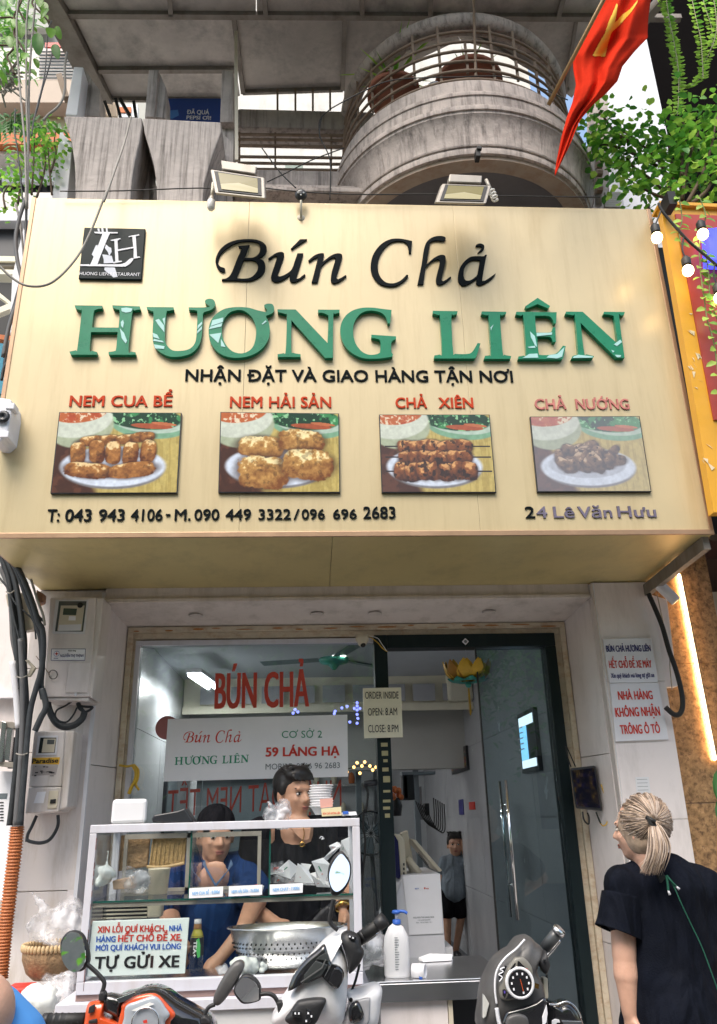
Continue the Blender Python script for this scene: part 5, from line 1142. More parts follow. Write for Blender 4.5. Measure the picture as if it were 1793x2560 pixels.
for x in (20,240,470): lq([(x,1720),(x+150,1720),(x+150,1810),(x,1810)],2.9,M['white'],.05,'window_pane'); lq([(x,1850),(x+190,1850),(x+190,2010),(x,2010)],2.9,M['white'],.05,'window_pane')
lq([(500,470),(760,470),(760,520),(500,520)],2.9,M['red'],.02,'red_lettering_band')
lq([(1100,1100),(1290,1100),(1290,1280),(1100,1280)],1.2,flat('tan_louvre',(.62,.50,.36),.7),.05,'louvre'); lq([(1330,1150),(1520,1150),(1520,1290),(1330,1290)],1.2,M['white'],.05,'window_pane'); lq([(1320,1180),(1450,1180),(1450,1240),(1320,1240)],1.19,M['coral'],.01,'orange_band')
lq([(-200,-100),(560,-100),(560,300),(-200,300)],3.2,flat('grey_wall2',(.45,.45,.42),.8),.1)
for k in range(12):
    a=1105+k*15; lq([(a,1105),(a+3,1105),(a+3,1275),(a,1275)],1.18,M['rail'],.01,'grille_bar')
for a,b in (((1160,1130),(1215,1280)),((1330,1100),(1440,1290)),((1280,1100),(1330,1290)),((1480,1130),(1500,1280))):
    MB().beam(P(*V0(*a),Y=-.2),P(*V0(*b),Y=-.2),.03,.02).build('pole',M['rubber'],ln)
MB().beam(P(*V0(660,845),Y=-.2),P(*V0(740,1100),Y=-.2),.05,.04).build('timber_prop',M['rail'],ln)
# lower left strip beside the sign
LS=crop(0,500,.39216)
def lsq(pts,Y,m,th=.1,name='panel'): return MB().slab([P(*LS(*p_),Y=Y) for p_ in pts],(0,th,0)).build(name,m,ln)
lsq([(-100,60),(260,60),(260,130),(-100,130)],.9,M['white'],name='white_sill'); lsq([(-100,90),(145,90),(130,360),(-100,360)],1.0,M['dark'],name='dark_window')
lsq([(-100,355),(160,360),(160,392),(-100,388)],.6,M['cream'],name='cream_rail'); lsq([(-100,392),(160,396),(160,422),(-100,420)],.62,M['beam'],name='shadow_rail'); lsq([(-100,440),(150,445),(150,475),(-100,470)],.6,M['cream'],name='cream_rail')
lsq([(-100,480),(120,480),(60,900),(-100,900)],1.1,M['rubber'],name='dark_opening'); lsq([(150,180),(200,260),(130,800),(60,850),(80,480)],.5,M['white'],.1,'white_pipe_cover')
lsq([(-40,560),(70,650),(75,675),(-40,590)],.55,M['cream'],.05,'awning_bar'); lsq([(-40,700),(75,650),(75,690),(-40,735)],.54,M['cream'],.05,'awning_bar')
lsq([(-60,850),(110,870),(110,900),(-60,880)],.4,M['coral'],.05,'wood_bar')
lsq([(-60,900),(95,930),(70,1230),(-60,1240)],.3,flat('blue_tarp',(.03,.25,.38),.6),.05,'blue_tarp'); lsq([(30,930),(90,960),(80,990),(40,975)],.28,M['rail'],.05,'wood_bar')
lsq([(-60,1240),(60,1250),(0,1700),(-60,1700)],.3,flat('teal_panel',(.06,.18,.19),.6),.05,'teal_panel')
MB().box(-6,-1.43,.2,.3,.1,2.9).build('ground_wall',M['pillar'],ln)
MB().box(-6,-1.43,.14,.198,P(15,1735,Y=.14).z-.02,P(15,1735,Y=.14).z).build('white_ledge',M['white'],ln)
# camera-like box at the left edge
t=thing('wall_speaker','white plastic box with a round black eye at the left edge beside the sign','box',P(20,1050,Y=-1.2))
MB().slab([P(*LS(*p_),Y=-1.2) for p_ in ((-60,1245),(72,1268),(72,1345),(45,1500),(0,1540),(-60,1530))],(0,.14,0)).build('housing',M['white'],t,bevel=.01)
c=P(*LS(25,1390),Y=-1.2); MB().lathe(c,[(.022,0),(.03,-.012),(.018,-.02),(.008,-.012),(0,-.01)],16,axis=(0,1,0)).build('eye',M['dark'],t,smooth=True)
for a,b in ((85,1315),(48,1495)): c=P(*LS(a-14,b),Y=-1.2); MB().box(c.x-.02,c.x+.015,-1.205,-1.15,c.z-.015,c.z+.015).build('clip',M['white'],t,bevel=.003)
# tree at upper left: big leaves as parts
tr=thing('tree','leafy tree with large bright leaves in the top left corner','tree',(-2.0,-.9,4))
tk=spl([(-3.4,-.6,.1),(-3.3,-.8,3.6),(-3.0,-.9,5.2),(-2.8,-.9,6.6)],6); MB().tube(tk,[.05-.03*i/(len(tk)-1) for i in range(len(tk))],8).build('trunk',M['stem'],tr,smooth=True)
for a_,b_ in (((20,-60),(330,330)),((120,-80),(560,260)),((-40,200),(300,620)),((40,-40),(200,520)),((-60,500),(160,820))):
    MB().tube(spl([(-2.95,-.9,5.6),P(*V0(*a_),Y=-.9),P(*V0((a_[0]+b_[0])/2+30,(a_[1]+b_[1])/2-20),Y=-.9),P(*V0(*b_),Y=-.9)],6),.006,6).build('branch',M['stem'],tr,smooth=True)
lc=leafmat('big_leaf_backlit',(.20,.42,.06),rough=.4,var=.4,scale=5); ld=leafmat('big_leaf_green',(.09,.26,.04),rough=.4,var=.4,scale=5)
big=[(560,380,.3,-1,190),(600,540,.35,-1,170),(540,150,-.2,-1,150),(130,260,.6,-.8,150),(60,310,-.9,.1,120),(330,100,.2,-1,150),(280,330,.0,-1,210),(380,300,.1,-1,230),(480,80,.3,-1,170),(110,120,-.1,-1,160),(40,30,.2,-1,140),(200,420,-.2,-1,200),(240,520,.1,-1,180),(420,430,.15,-1,220),(500,220,.2,-1,160),(330,500,.2,-1,150),(30,120,.3,-.9,120),(620,330,.4,-1,140),(90,450,.4,-1,150),(360,30,.1,-1,150),(440,0,.2,-1,160),(250,20,-.2,-1,170),(150,0,.2,-1,150),(40,380,.9,-.2,130),(300,640,.1,-1,140),(60,620,.5,-1,130),(140,700,.6,-.5,140),(380,680,.3,-.6,120)]
for k,(a,b,dx,dz,ln_) in enumerate(big):
    Y=-.9+random.uniform(-.25,.3); p=P(*V0(a,b-ln_*.4),Y=Y); L_=ln_*.226*.0021*1.75
    v,f=leafmesh(p,(dx*.8,random.uniform(-.6,.1),dz),(random.uniform(-.4,.4),-1,.5),L_,L_*.42,cup=.2); MB().add(v,f).build('leaf',[lc,ld,lc][k%3],tr,smooth=True,subsurf=1)
mb=[MB(),MB()]
for k in range(260):
    a=random.gauss(130,130); b=random.uniform(-100,900); p=P(*V0(a,b),Y=random.uniform(-.8,.2)); L_=random.uniform(.04,.13); v,f=leafmesh(p,(random.uniform(-1,1),random.uniform(-.5,.5),random.uniform(-1,.4)),(random.uniform(-.4,.4),-1,.6),L_,L_*.4); mb[k%2].add(v,f)
mb[0].build('foliage',lc,tr,smooth=True,kind='stuff'); mb[1].build('foliage',ld,tr,smooth=True,kind='stuff')
mb=MB()
for k in range(40): 
    p=P(*V0(random.gauss(60,60),random.gauss(900,90)),Y=-.5); mb.tube([p,p+rv(.12)],.006,5)
mb.build('dead_twigs',M['cabled'],tr,kind='stuff')
ferns=MB()
t=thing('fern','spiky dark green fern at the left edge above the orange band','plant',P(*V0(100,1350),Y=-.4))
for k in range(9):
    a=random.uniform(-2.9,.3); base=P(*V0(120,1300),Y=-.4); d=Vector((math.cos(a),random.uniform(-.4,.4),math.sin(a)*.8)); mb=MB()
    for i in range(13):
        u=i/12; p=base+d*.42*u+Vector((0,0,-.12*u*u)); 
        for s in (-1,1):
            v,f=leafmesh(p,d.cross(Vector((0,1,0)))*s+d*.5+rv(.1),(0,-1,.3),.10*(1-u*.7),.018); mb.add(v,f)
    mb.build('frond',M['leafd'],t,smooth=True)
branch_plant('climbing_shrub','young shrub with small bright leaves climbing beside the left planter','shrub',[ps0 for ps0 in ([P(*V0(*p_),Y=-.75) for p_ in pts] for pts in (((575,2150),(545,1850),(530,1600),(480,1380)),((400,2200),(490,1900),(500,1700),(440,1560)),((350,2150),(370,1850),(380,1600),(400,1350)),((200,2250),(230,2000),(240,1900),(180,1750)),((560,1900),(620,1700),(600,1560),(640,1360)),((60,2300),(40,2150),(100,2050),(160,2100))))],330,.034,.024,[M['leafl'],M['leaf'],M['leaf']],.06,parts=30,stemr=.007)
# hanging cables at the left
cb_=thing('cable_bundle','bundle of long pale and dark cables hanging down the left edge past the tree','cables',P(*V0(290,1500),Y=-1.0))
for j,(m,r,pts) in enumerate((('cabled',.006,((215,-60),(185,200),(190,500),(210,850),(250,1300),(280,1700),(290,2300))),('cabled',.006,((325,-60),(295,250),(290,700),(295,1200),(310,1700),(300,2300))),('cabled',.006,((400,-60),(370,250),(340,600),(320,1000),(320,1500),(300,1900),(285,2300))),
    ('cableg',.004,((570,230),(530,350),(510,650),(480,900),(380,1300),(350,1500))),('cableg',.004,((590,520),(540,750),(470,980),(420,1180),(370,1330))),('cabled',.007,((740,580),(715,750),(720,950),(690,1100),(620,1200),(540,1260),(480,1330))),('cable',.004,((170,1200),(165,1450),(200,1700),(230,2000),(260,2300))))):
    MB().tube(spl([P(*V0(*p_),Y=-1.0+j*.02) for p_ in pts]),r,7).build('cable',M[m],cb_,smooth=True)
for j,(m,r,pts) in enumerate((('cableg',.010,((165,-10),(120,130),(100,250),(110,380),(140,520),(120,620),(60,800),(20,1000))),('cable',.007,((170,0),(165,200),(160,400),(110,600),(60,780),(40,900))),('cable',.006,((215,40),(190,200),(170,380),(150,560),(100,800))),('cabled',.006,((100,20),(130,160),(150,330),(160,480),(150,640),(95,900))),('cable',.007,((90,1000),(30,1060),(10,1150))),('cable',.009,((60,900),(30,1050),(40,1150),(60,1200))))):
    MB().tube(spl([P(*LS(*p_),Y=-.98+j*.015) for p_ in pts]),r,7).build('cable',M[m],cb_,smooth=True)
t=thing('loose_cable','single sagging beige cable looping across the left end of the sign','cable',P(330,290,Y=-1.15))
MB().tube(spl([P(*B0(585,522),Y=-1.0),P(*B0(555,640),Y=-1.1),P(*B0(510,770),Y=-1.18),P(*B0(465,900),Y=-1.22),P(*Z3(475,0),Y=-1.22),P(*Z3(400,190),Y=-1.22),P(*Z3(330,310),Y=-1.24),P(*Z3(230,405),Y=-1.26),P(*Z3(130,420),Y=-1.27),P(*Z3(50,380),Y=-1.28),P(*Z3(-40,290),Y=-1.3)],8),.0058,8).build('cable',M['cabled'],t,smooth=True)
t=thing('overhead_wire','thin dark wires slung along above the sign and round the balcony','wires',P(160,480,Y=-1.15))
for pts,Y in ((((150,478),(300,477),(520,470),(660,478)),-1.12),(((660,470),(760,480),(900,486),(1080,486),(1240,490),(1500,493)),-1.12),(((830,150*1+120),(905,230),(985,200),(1130,193),(1280,195),(1420,250)),-1.14),(((668,455),(720,430),(780,400),(860,370)),-.8),(((655,370),(700,430),(740,470)),-.8),(((800,345),(800,300),(830,270)),-.7),(((805,290),(800,340),(825,400),(825,500)),-.7)):
    MB().tube(spl([P(*p_,Y=Y) for p_ in pts],8),.0035,6).build('wire',M['rubber'],t,smooth=True)
# ---------------------------------------------------------------- signs on glass, post and pier
bn=thing('banner','white banner with red and green lettering stuck across the middle of the shop window','banner',P(420,1950,Y=-.02))
bq=quad_px([(292,847),(1385,820),(1390,1197),(266,1227)],-.022,A); MB().slab(bq,(0,.006,0)).build('sheet',M['paper'],bn)
def remap(keys,src,dst,Y,m,root,name='print_letter',dep=.001):
    "re-use the traced sign letters: src = bounding pixels on the big sign, dst = baseline L, R and cap pixel on the banner"
    l,r,h=dst; allp=[]
    mb=MB()
    for k in keys:
        tf,lps=src[k]; mb2=MB(); unproject(lps,tf,YS,.002,mb2); allp.append((k,mb2))
    return allp
def relay(keys,src,L,R,cap,tf,m,root,Y):
    g=remap(keys,src,(0,0,0),Y,m,root); xs=[v[0] for _,b in g for v in b.v]; zs=[v[2] for _,b in g for v in b.v]
    x0,x1=min(xs),max(xs); z0=sorted(zs)[int(len(zs)*.02)]
    l=P(*tf(*L),Y=Y); r=P(*tf(*R),Y=Y); t=P(*tf(L[0],cap),Y=Y); s=(r.x-l.x)/(x1-x0); 
    for k,b in g:
        o=MB(); o.v=[(l.x+(v[0]-x0)*s,Y-(.0008 if v[1]<YS+.001 else 0),l.z+(r.z-l.z)*(v[0]-x0)/(x1-x0)+(v[2]-z0)*s) for v in b.v]; o.f=b.f; o.build('print_letter',m,root)
relay(['B','u','n','C','h','a'],G,(385,992),(742,988),930,A,M['red'],bn,-.0225)
relay(['H','Ư','Ơ','N','G','L','I','Ê','N2'],K,(332,1128),(785,1112),1065,A,M['greenp'],bn,-.0225)
ptext(bn,'CƠ SỞ 2',A,(985,962),(1232,960),917,-.0225,M['greenp'],.01,'print'); ptext(bn,'59 LÁNG HẠ',A,(887,1075),(1338,1067),1018,-.0225,M['red'],.05,'print'); ptext(bn,'MOBILE: 0966 96 2683',A,(887,1155),(1340,1145),1118,-.0225,M['greyp'],-.01,'print')
D8=crop(880,1450,.3545)
t=thing('opening_hours_sign','cream board with black opening hours fixed to the dark door post','sign',P(*D8(88,1115),Y=-.06))
MB().slab(quad_px([(78,762),(347,757),(360,1108),(88,1115)],-.06,D8),(0,.02,0)).build('board',M['cream'],t,bevel=.002)
for s,L,R,c in (('ORDER INSIDE',(93,838),(330,836),786),('OPEN: 8.AM',(113,957),(320,952),902),('CLOSE: 8.PM',(115,1075),(328,1072),1020)): ptext(t,s,D8,L,R,c,-.0605,M['blackp'],.01,'print')
def psign(lab,q,lines,Y=-.372):
    t=thing('notice_sign',lab,'sign',P(*Q(*q[3]),Y=Y)); MB().slab(quad_px(q,Y,Q),(0,.011,0)).build('board',M['white'],t,bevel=.0015)
    for s,L,R,c,m,b in lines: ptext(t,s,Q,L,R,c,Y-.0005,M[m],b,'print')
psign('upper white notice with navy and red parking text on the right pier',[(533,733),(942,725),(998,1100),(588,1105)],[('BÚN CHẢ HƯƠNG LIÊN',(562,843),(937,838),788,'navyp',.06),('HẾT CHỖ ĐỂ XE MÁY',(587,980),(947,974),915,'red',.06),('Xin quý khách vui lòng tự gửi xe',(602,1062),(967,1056),1022,'navyp',.05)])
psign('lower white notice with three lines of red capitals on the right pier',[(592,1110),(1000,1103),(1087,1582),(640,1600)],[('NHÀ HÀNG',(663,1247),(955,1242),1172,'red',.07),('KHÔNG NHẬN',(640,1392),(1018,1380),1312,'red',.07),('TRÔNG Ô TÔ',(682,1537),(1018,1527),1457,'red',.07)])
t=thing('paper_slip','small white receipt slip taped on the right pier above the woman','paper',P(*Q(805,1900),Y=-.362))
MB().slab(quad_px([(805,1900),(918,1898),(940,2070),(820,2075)],-.3625,Q),(0,.0012,0)).build('slip',flat('slip_paper',(.74,.74,.76),.6),t)
mb=MB()
for k in range(5): 
    a=P(*Q(818+k*3,1920+k*30),Y=-.363); b=P(*Q(905+k*4,1920+k*30),Y=-.363); mb.box(a.x,b.x,-.3632,-.363,a.z-.0008,a.z+.0008)
mb.build('ruled_lines',M['greyp'],t)
# tablet terminal on the jamb
t=thing('wall_tablet','black tablet screen mounted beside the glass door with cables hanging below','tablet',P(*Q(400,2000),Y=-.2))
tq=quad_px([(252,1825),(465,1800),(525,2185),(302,2165)],-.2,Q); MB().slab(tq,(.02,.05,0)).build('housing',M['dark'],t,bevel=.008)
c=sum(tq,Vector())/4; iq=[c+(p-c)*.88+Vector((0,-.0015,0)) for p in tq]
im=np.clip(np.stack([vnoise(20,30,5,7,3,13)**5*.16+.008,vnoise(20,30,5,7,3,13)**5*.10+.009,vnoise(20,30,5,7,3,15)**6*.10+.018],-1),0,1); print_grid('display',iq,im,print_mat('tablet_print',.15,0),t)
for m,r,pts in (('rubber',.004,((360,2190),(372,2260),(410,2296),(415,2240),(400,2200))),('rubber',.004,((475,2195),(495,2250),(512,2290))),('silk',.003,((515,1960),(560,2100),(575,2230),(560,2296),(530,2310),(505,2280))),('rubber',.003,((225,1640),(260,1720),(300,1812))),('rubber',.003,((215,1640),(235,1730),(262,1815)))):
    MB().tube(spl([P(*Q(*p_),Y=-.2) for p_ in pts]),r,6).build('cable',M[m],t,smooth=True)
# dome camera, lock rosette, wires at the door head
t=thing('dome_camera','small cream dome camera under the window head beside the door','camera',P(*D8(70,430),Y=-.07))
c=P(*D8(72,425),Y=-.07); MB().lathe(c,[(0,.03),(.034,.03),(.036,.0),(.03,-.012)],20).build('base',M['ivory'],t,smooth=True); MB().ell(c+Vector((0,-.006,-.012)),.026,16,10).build('eyeball',M['ivory'],t,smooth=True); MB().ell(c+Vector((.003,-.016,-.027)),.015,12,8).build('lens',M['rubber'],t,smooth=True)
MB().tube(spl([P(*D8(a,b),Y=-.05) for a,b in ((120,395),(180,440),(215,480),(250,505))]),.003,6).build('yellow_wire',M['silk'],t); MB().tube(spl([P(*D8(a,b),Y=-.055) for a,b in ((120,395),(180,410),(210,450),(245,500))]),.002,6).build('white_wire',M['white'],t)
t=thing('door_sensor','small diamond shaped white sensor on the dark door head','sensor',P(*D8(800,435),Y=-.037))
c=P(*D8(800,435),Y=-.038); MB().slab([c+Vector((.019,0,0)),c+Vector((0,0,.019)),c+Vector((-.019,0,0)),c+Vector((0,0,-.019))],(0,-.005,0)).build('plate',M['white'],t); MB().lathe(c+Vector((0,-.006,0)),[(0,.001),(.008,.001),(.009,0)],12,axis=(0,-1,0)).build('button',M['greyp'],t)
# lotus lantern
t=thing('lotus_lantern','yellow silk lotus lantern with green base and orange tassel hanging in the doorway','lantern',P(*D8(815,700),Y=.12))
c=P(*D8(815,655),Y=.12)+Vector((0,0,-.0)); MB().tube([P(*D8(800,460),Y=.03),c+Vector((0,0,.05))],.0012,4).build('string',M['white'],t)
for ring,(n,r0,h,tilt,m) in enumerate(((10,.09,.10,.55,'silk'),(9,.075,.11,.35,'silk'),(8,.085,.045,1.1,'tealm'))):
    for k in range(n):
        a=2*math.pi*(k+.5*ring)/n; d=Vector((math.cos(a),math.sin(a),0)); s=Vector((-d.y,d.x,0)); b=c+d*.035+Vector((0,0,-.045)); vs=[];w=.05 if m=='silk' else .04
        if m=='silk':
            prof=[(0,.0,.35),(.040,.010,.9),(.066,.040,.92),(.078,.078,.5),(.082,.105,.02)]
        else: prof=[(0,0,.4),(.03,-.006,1),(.058,.0,.8),(.075,.01,.05)]
        for pr,pz,pw in prof: pr*=1+(.2 if ring==0 else 0); vs+=[b+d*pr-s*w*pw+Vector((0,0,pz+(.006 if pw<.6 else 0))),b+d*(pr+.006)+Vector((0,0,pz)),b+d*pr+s*w*pw+Vector((0,0,pz+(.006 if pw<.6 else 0)))]
        fs=[]
        for i in range(len(prof)-1):
            for j in range(2): fs.append((3*i+j,3*i+j+1,3*i+3+j+1,3*i+3+j))
        MB().add(vs,fs).build('petal',M[m] if not(ring==0 and k%3==0) else flat('amber_silk',(.36,.17,.02),.5),t,smooth=True)
MB().ell(c+Vector((0,0,-.065)),.018,10,8).build('bead',M['tealm'],t); MB().ell(c+Vector((0,0,-.075)),.008,10,8).build('bead',M['tealm'],t)
tm=MB()
for k in range(26): a=random.uniform(0,6.28); r=random.uniform(0,.006); p=c+Vector((r*math.cos(a),r*math.sin(a),-.085)); tm.tube([p,p+Vector((random.uniform(-.004,.004),random.uniform(-.003,.003),-random.uniform(.12,.15)))],.0011,4)
tm.build('tassel',M['silk'],t,kind='stuff')
# wire tangle on the left of the window frame
t=thing('cloth_tie','twisted yellow cloth tied to the left side of the window frame','tie',P(335,1940,Y=-.06))
for pts,r in ((((298,1913),(318,1916),(333,1913)),.006),(((332,1912),(340,1930),(338,1950),(328,1970),(322,1985)),.009),(((335,1912),(346,1925),(345,1945),(340,1962),(348,1975)),.006)): MB().tube(spl([P(*p_,Y=-.06) for p_ in pts]),r,7).build('strand',M['silk'],t,smooth=True)
# ---------------------------------------------------------------- electricity meters at the left
E3=crop(0,1380,.31095)
def pbox(root,q,Y,dep,m,name='body',tf=E3,bev=.006,shift=(0,0)):
    return MB().slab(quad_px(q,Y,tf),(shift[0],dep,shift[1])).build(name,m,root,bevel=bev)
wh=M['pillar']; greyc_=flat('meter_window',(.11,.12,.12),.15)
t=thing('meter_box','large white electricity meter box with display window at the top of the left pier','meter box',P(*E3(350,1190),Y=-.48))
pbox(t,[(403,365),(775,365),(720,1165),(352,1165)],-.48,.18,M['pillar']); pbox(t,[(777,368),(833,368),(742,1180),(716,1163)],-.475,.17,M['tile'],'side_cover')
pbox(t,[(352,1168),(715,1168),(715,1200),(350,1195)],-.47,.16,M['tile'],'bottom_flange')
pbox(t,[(447,383),(712,383),(682,658),(420,655)],-.486,.006,M['white'],'window_frame',bev=.002); pbox(t,[(475,395),(697,395),(668,640),(443,638)],-.4875,.001,greyc_,'window_pane')
pbox(t,[(490,430),(680,430),(655,632),(462,632)],-.4885,.001,M['ivory'],'meter_face'); pbox(t,[(512,452),(620,455),(612,508),(505,505)],-.4895,.001,flat('lcd_grey',(.07,.09,.075),.2),'display')
pbox(t,[(475,585),(655,580),(648,632),(466,635)],-.4895,.001,M['white'],'rating_plate'); pbox(t,[(555,515),(610,515),(608,550),(550,550)],-.4893,.001,M['paper'],'sticker')
c=P(*E3(645,427),Y=-.489); MB().lathe(c,[(0,.004),(.013,.003),(.014,0)],14,axis=(0,-1,0)).build('seal_knob',M['rubber'],t)
pbox(t,[(413,777),(690,777),(684,873),(409,873)],-.4815,.001,M['navyp'],'label_border'); pbox(t,[(417,781),(686,781),(680,869),(413,869)],-.4825,.001,M['paper'],'label')
ptext(t,'NGUYỄN THỊ THỊNH',E3,(485,845),(672,843),823,-.483,M['navyp'],.03,'print'); ptext(t,'Khách hàng',E3,(548,799),(612,798),788,-.483,M['blackp'],.05,'print'); ptext(t,'EVN',E3,(434,860),(467,860),851,-.483,M['navyp'],.08,'print')
c=P(*E3(456,818),Y=-.483); MB().lathe(c,[(.012,.0005),(.0135,.0005)],20,axis=(0,-1,0)).build('emblem_ring',M['bluep'],t)
for k in range(4):
    d=Vector((math.cos(k*1.5708),0,math.sin(k*1.5708)));s=Vector((-d.z,0,d.x)); MB().add([c+s*.0028+Vector((0,-.001,0)),c-s*.0028+Vector((0,-.001,0)),c+d*.011+Vector((0,-.001,0))],[(0,1,2)]).build('emblem_ray',M['red'],t)
pbox(t,[(553,886),(732,888),(705,1132),(522,1130)],-.487,.006,M['pillar'],'hatch',bev=.003)
pbox(t,[(598,1130),(618,1130),(612,1160),(600,1158)],-.49,.008,M['white'],'hatch_clip',bev=.001)
MB().tube([P(*E3(428+34*math.cos(k*.45),985+36*math.sin(k*.45)),Y=-.492) for k in range(15)],.0022,5).build('seal_wire',M['rubber'],t); MB().tube([P(*E3(290,835),Y=-.50),P(*E3(400,985),Y=-.492)],.002,5).build('seal_wire',M['rail'],t)
for pts,r in ((((575,1205),(520,1240),(460,1270),(445,1320),(480,1360),(540,1365),(590,1310),(620,1250)),.0045),(((380,1180),(400,1280),(450,1370),(520,1405),(600,1390),(660,1340),(680,1290)),.016),(((620,1215),(640,1260),(690,1285),(745,1250),(700,1245),(650,1240)),.006),(((680,1290),(650,1250),(630,1210)),.008)):
    MB().tube(spl([P(*E3(*p_),Y=-.42) for p_ in pts]),r,8).build('cable',M['cable'],t,smooth=True)
t=thing('meter_box','smaller grimy white meter box with a yellow sticker below the large one','meter box',P(70,2030,Y=-.48))
pbox(t,[(275,1440),(520,1437),(493,1885),(228,1890)],-.48,.18,M['tile']); pbox(t,[(522,1437),(598,1440),(540,2050),(470,2080),(495,1885)],-.47,.16,M['tile'],'side_cover')
pbox(t,[(227,1893),(494,1888),(470,2090),(200,2105)],-.485,.18,M['tile'],'lower_cover')
pbox(t,[(305,1478),(468,1476),(452,1632),(285,1635)],-.486,.006,M['white'],'window_frame',bev=.002); pbox(t,[(325,1492),(455,1492),(440,1615),(307,1618)],-.4875,.001,flat('window_dark',(.03,.035,.035),.12),'window_pane'); pbox(t,[(352,1500),(450,1500),(435,1612),(335,1612)],-.4885,.001,M['ivory'],'meter_face'); pbox(t,[(382,1508),(440,1508),(435,1545),(378,1545)],-.4895,.001,greyc_,'display')
pbox(t,[(262,1655),(483,1650),(475,1708),(255,1705)],-.4815,.001,flat('sticker_yellow',(.75,.45,.05),.5),'sticker'); ptext(t,'Paradise',E3,(258,1699),(470,1692),1662,-.482,M['blackp'],.06,'print')
pbox(t,[(265,1715),(470,1712),(450,1790),(255,1800)],-.4815,.001,flat('torn_sticker',(.45,.40,.38),.7),'torn_sticker'); 
mb=MB()
for k in range(14):
    a=P(*E3(270+random.uniform(0,140),1725+random.uniform(0,80)),Y=-.483); mb.box(a.x,a.x+random.uniform(.005,.018),-.4832,-.483,a.z,a.z+random.uniform(.002,.005))
mb.build('smudged_print',M['blackp'],t,kind='stuff')
pbox(t,[(395,1920),(470,1918),(455,2060),(380,2065)],-.49,.006,M['ivory'],'breaker_cover',bev=.002); pbox(t,[(405,1990),(450,1985),(445,2020),(400,2022)],-.495,.006,M['rubber'],'breaker_switch',bev=.002)
pbox(t,[(300,1930),(370,1925),(350,2020),(270,2020)],-.4865,.001,M['paper'],'paper_scrap')
E4=crop(0,1980,.31095)
MB().tube(spl([P(*E4(*p_),Y=-.42) for p_ in ((295,190),(260,270),(225,340),(215,400))]),.0075,8).build('cable',M['cable'],t,smooth=True); MB().tube(spl([P(*E4(*p_),Y=-.42) for p_ in ((467,185),(468,260),(440,330),(390,390),(320,410),(250,400),(215,385))]),.0075,8).build('cable',M['cable'],t,smooth=True)
# black cable trunk running down the left
tk_=thing('cable_bundle','thick trunk of dark cables hanging from under the sign down the left side','cables',P(40,1900,Y=-.62))
base=[((-30,-60),(60,180),(95,420),(120,640),(140,900),(150,1150),(150,1400),(130,1700),(100,2000),(75,2200)),((10,-40),(110,200),(160,450),(190,700),(200,950),(215,1200),(215,1500),(190,1800),(150,2200)),
 ((60,0),(150,180),(230,400),(290,560),(330,700),(340,900),(330,1060),(350,1180)),((110,60),(190,220),(260,400),(310,560),(345,640),(350,800),(330,960),(290,1100),(250,1250),(225,1450),(200,1750),(160,2200)),
 ((0,120),(70,300),(90,500),(100,700),(140,900),(170,1200),(175,1500),(150,1800),(120,2200)),((-60,150),(40,260),(75,330),(110,520),(160,720),(190,900)),((150,120),(240,330),(300,500),(360,560)),((250,220),(300,380),(345,500),(360,590)),
 ((20,-80),(90,120),(140,330),(175,560),(180,800),(190,1000),(200,1300),(195,1600),(170,1900),(140,2200)),((60,300),(130,420),(200,480),(270,560),(290,700)),((100,900),(105,1000),(130,1080),(150,1100)),((340,1100),(370,1240),(330,1330),(290,1420),(280,1440))]
for i,pts in enumerate(base):
    MB().tube(spl([P(*E3(*p_),Y=-.58-.03*(i%4)) for p_ in pts],8),[.013,.012,.014,.013,.010,.005,.006,.006,.015,.004,.004,.014][i],8).build('cable',M[['cable','cable','cable','cable','cableg','cable','cable','cabled','cable','cable','rubber','cable'][i]],tk_,smooth=True)
for k in range(16):
    dx=random.uniform(-45,15); pts=[(x_+dx+random.uniform(-12,12),y_) for x_,y_ in ((0,-40),(90,180),(150,450),(180,700),(195,1000),(205,1300),(190,1700),(150,2200))]
    MB().tube(spl([P(*E3(*p_),Y=-.50-random.uniform(0,.05)) for p_ in pts],6),random.uniform(.004,.009),6).build('cable',M[random.choice(['cable','cable','cableg','rubber'])],tk_,smooth=True)
MB().tube(spl([P(*E3(*p_),Y=-.66) for p_ in ((165,700),(180,1000),(180,1400),(160,1800),(130,2200))]),.012,10).build('grey_conduit',M['cableg'],tk_,smooth=True)
MB().tube(spl([P(*E3(*p_),Y=-.64) for p_ in ((100,880),(130,1150),(150,1410))]),.014,10).build('white_conduit',M['white'],tk_,smooth=True)
for a,b in (((50,320),(115,310)),((130,1000),(215,995)),((130,1620),(220,1620))): MB().tube(spl([P(*E3(*a),Y=-.69),P(*E3((a[0]+b[0])/2,a[1]+12),Y=-.70),P(*E3(*b),Y=-.68)]),.003,6).build('tie',M['cabled'],tk_)
pbox(tk_,[(150,330),(210,320),(275,560),(265,620),(190,635),(160,480)],-.55,.05,M['ivory'],'junction_box',bev=.004); pbox(tk_,[(200,870),(225,865),(285,930),(240,1000),(215,1000),(250,925)],-.62,.02,M['ivory'],'perforated_bracket',bev=.001)
pbox(tk_,[(290,300),(352,335),(345,400),(300,420)],-.5,.05,flat('rusty_box',(.30,.16,.10),.7),'rusty_box')
pbox(tk_,[(40,340),(60,335),(80,430),(60,440)],-.5,.03,M['ivory'],'connector')
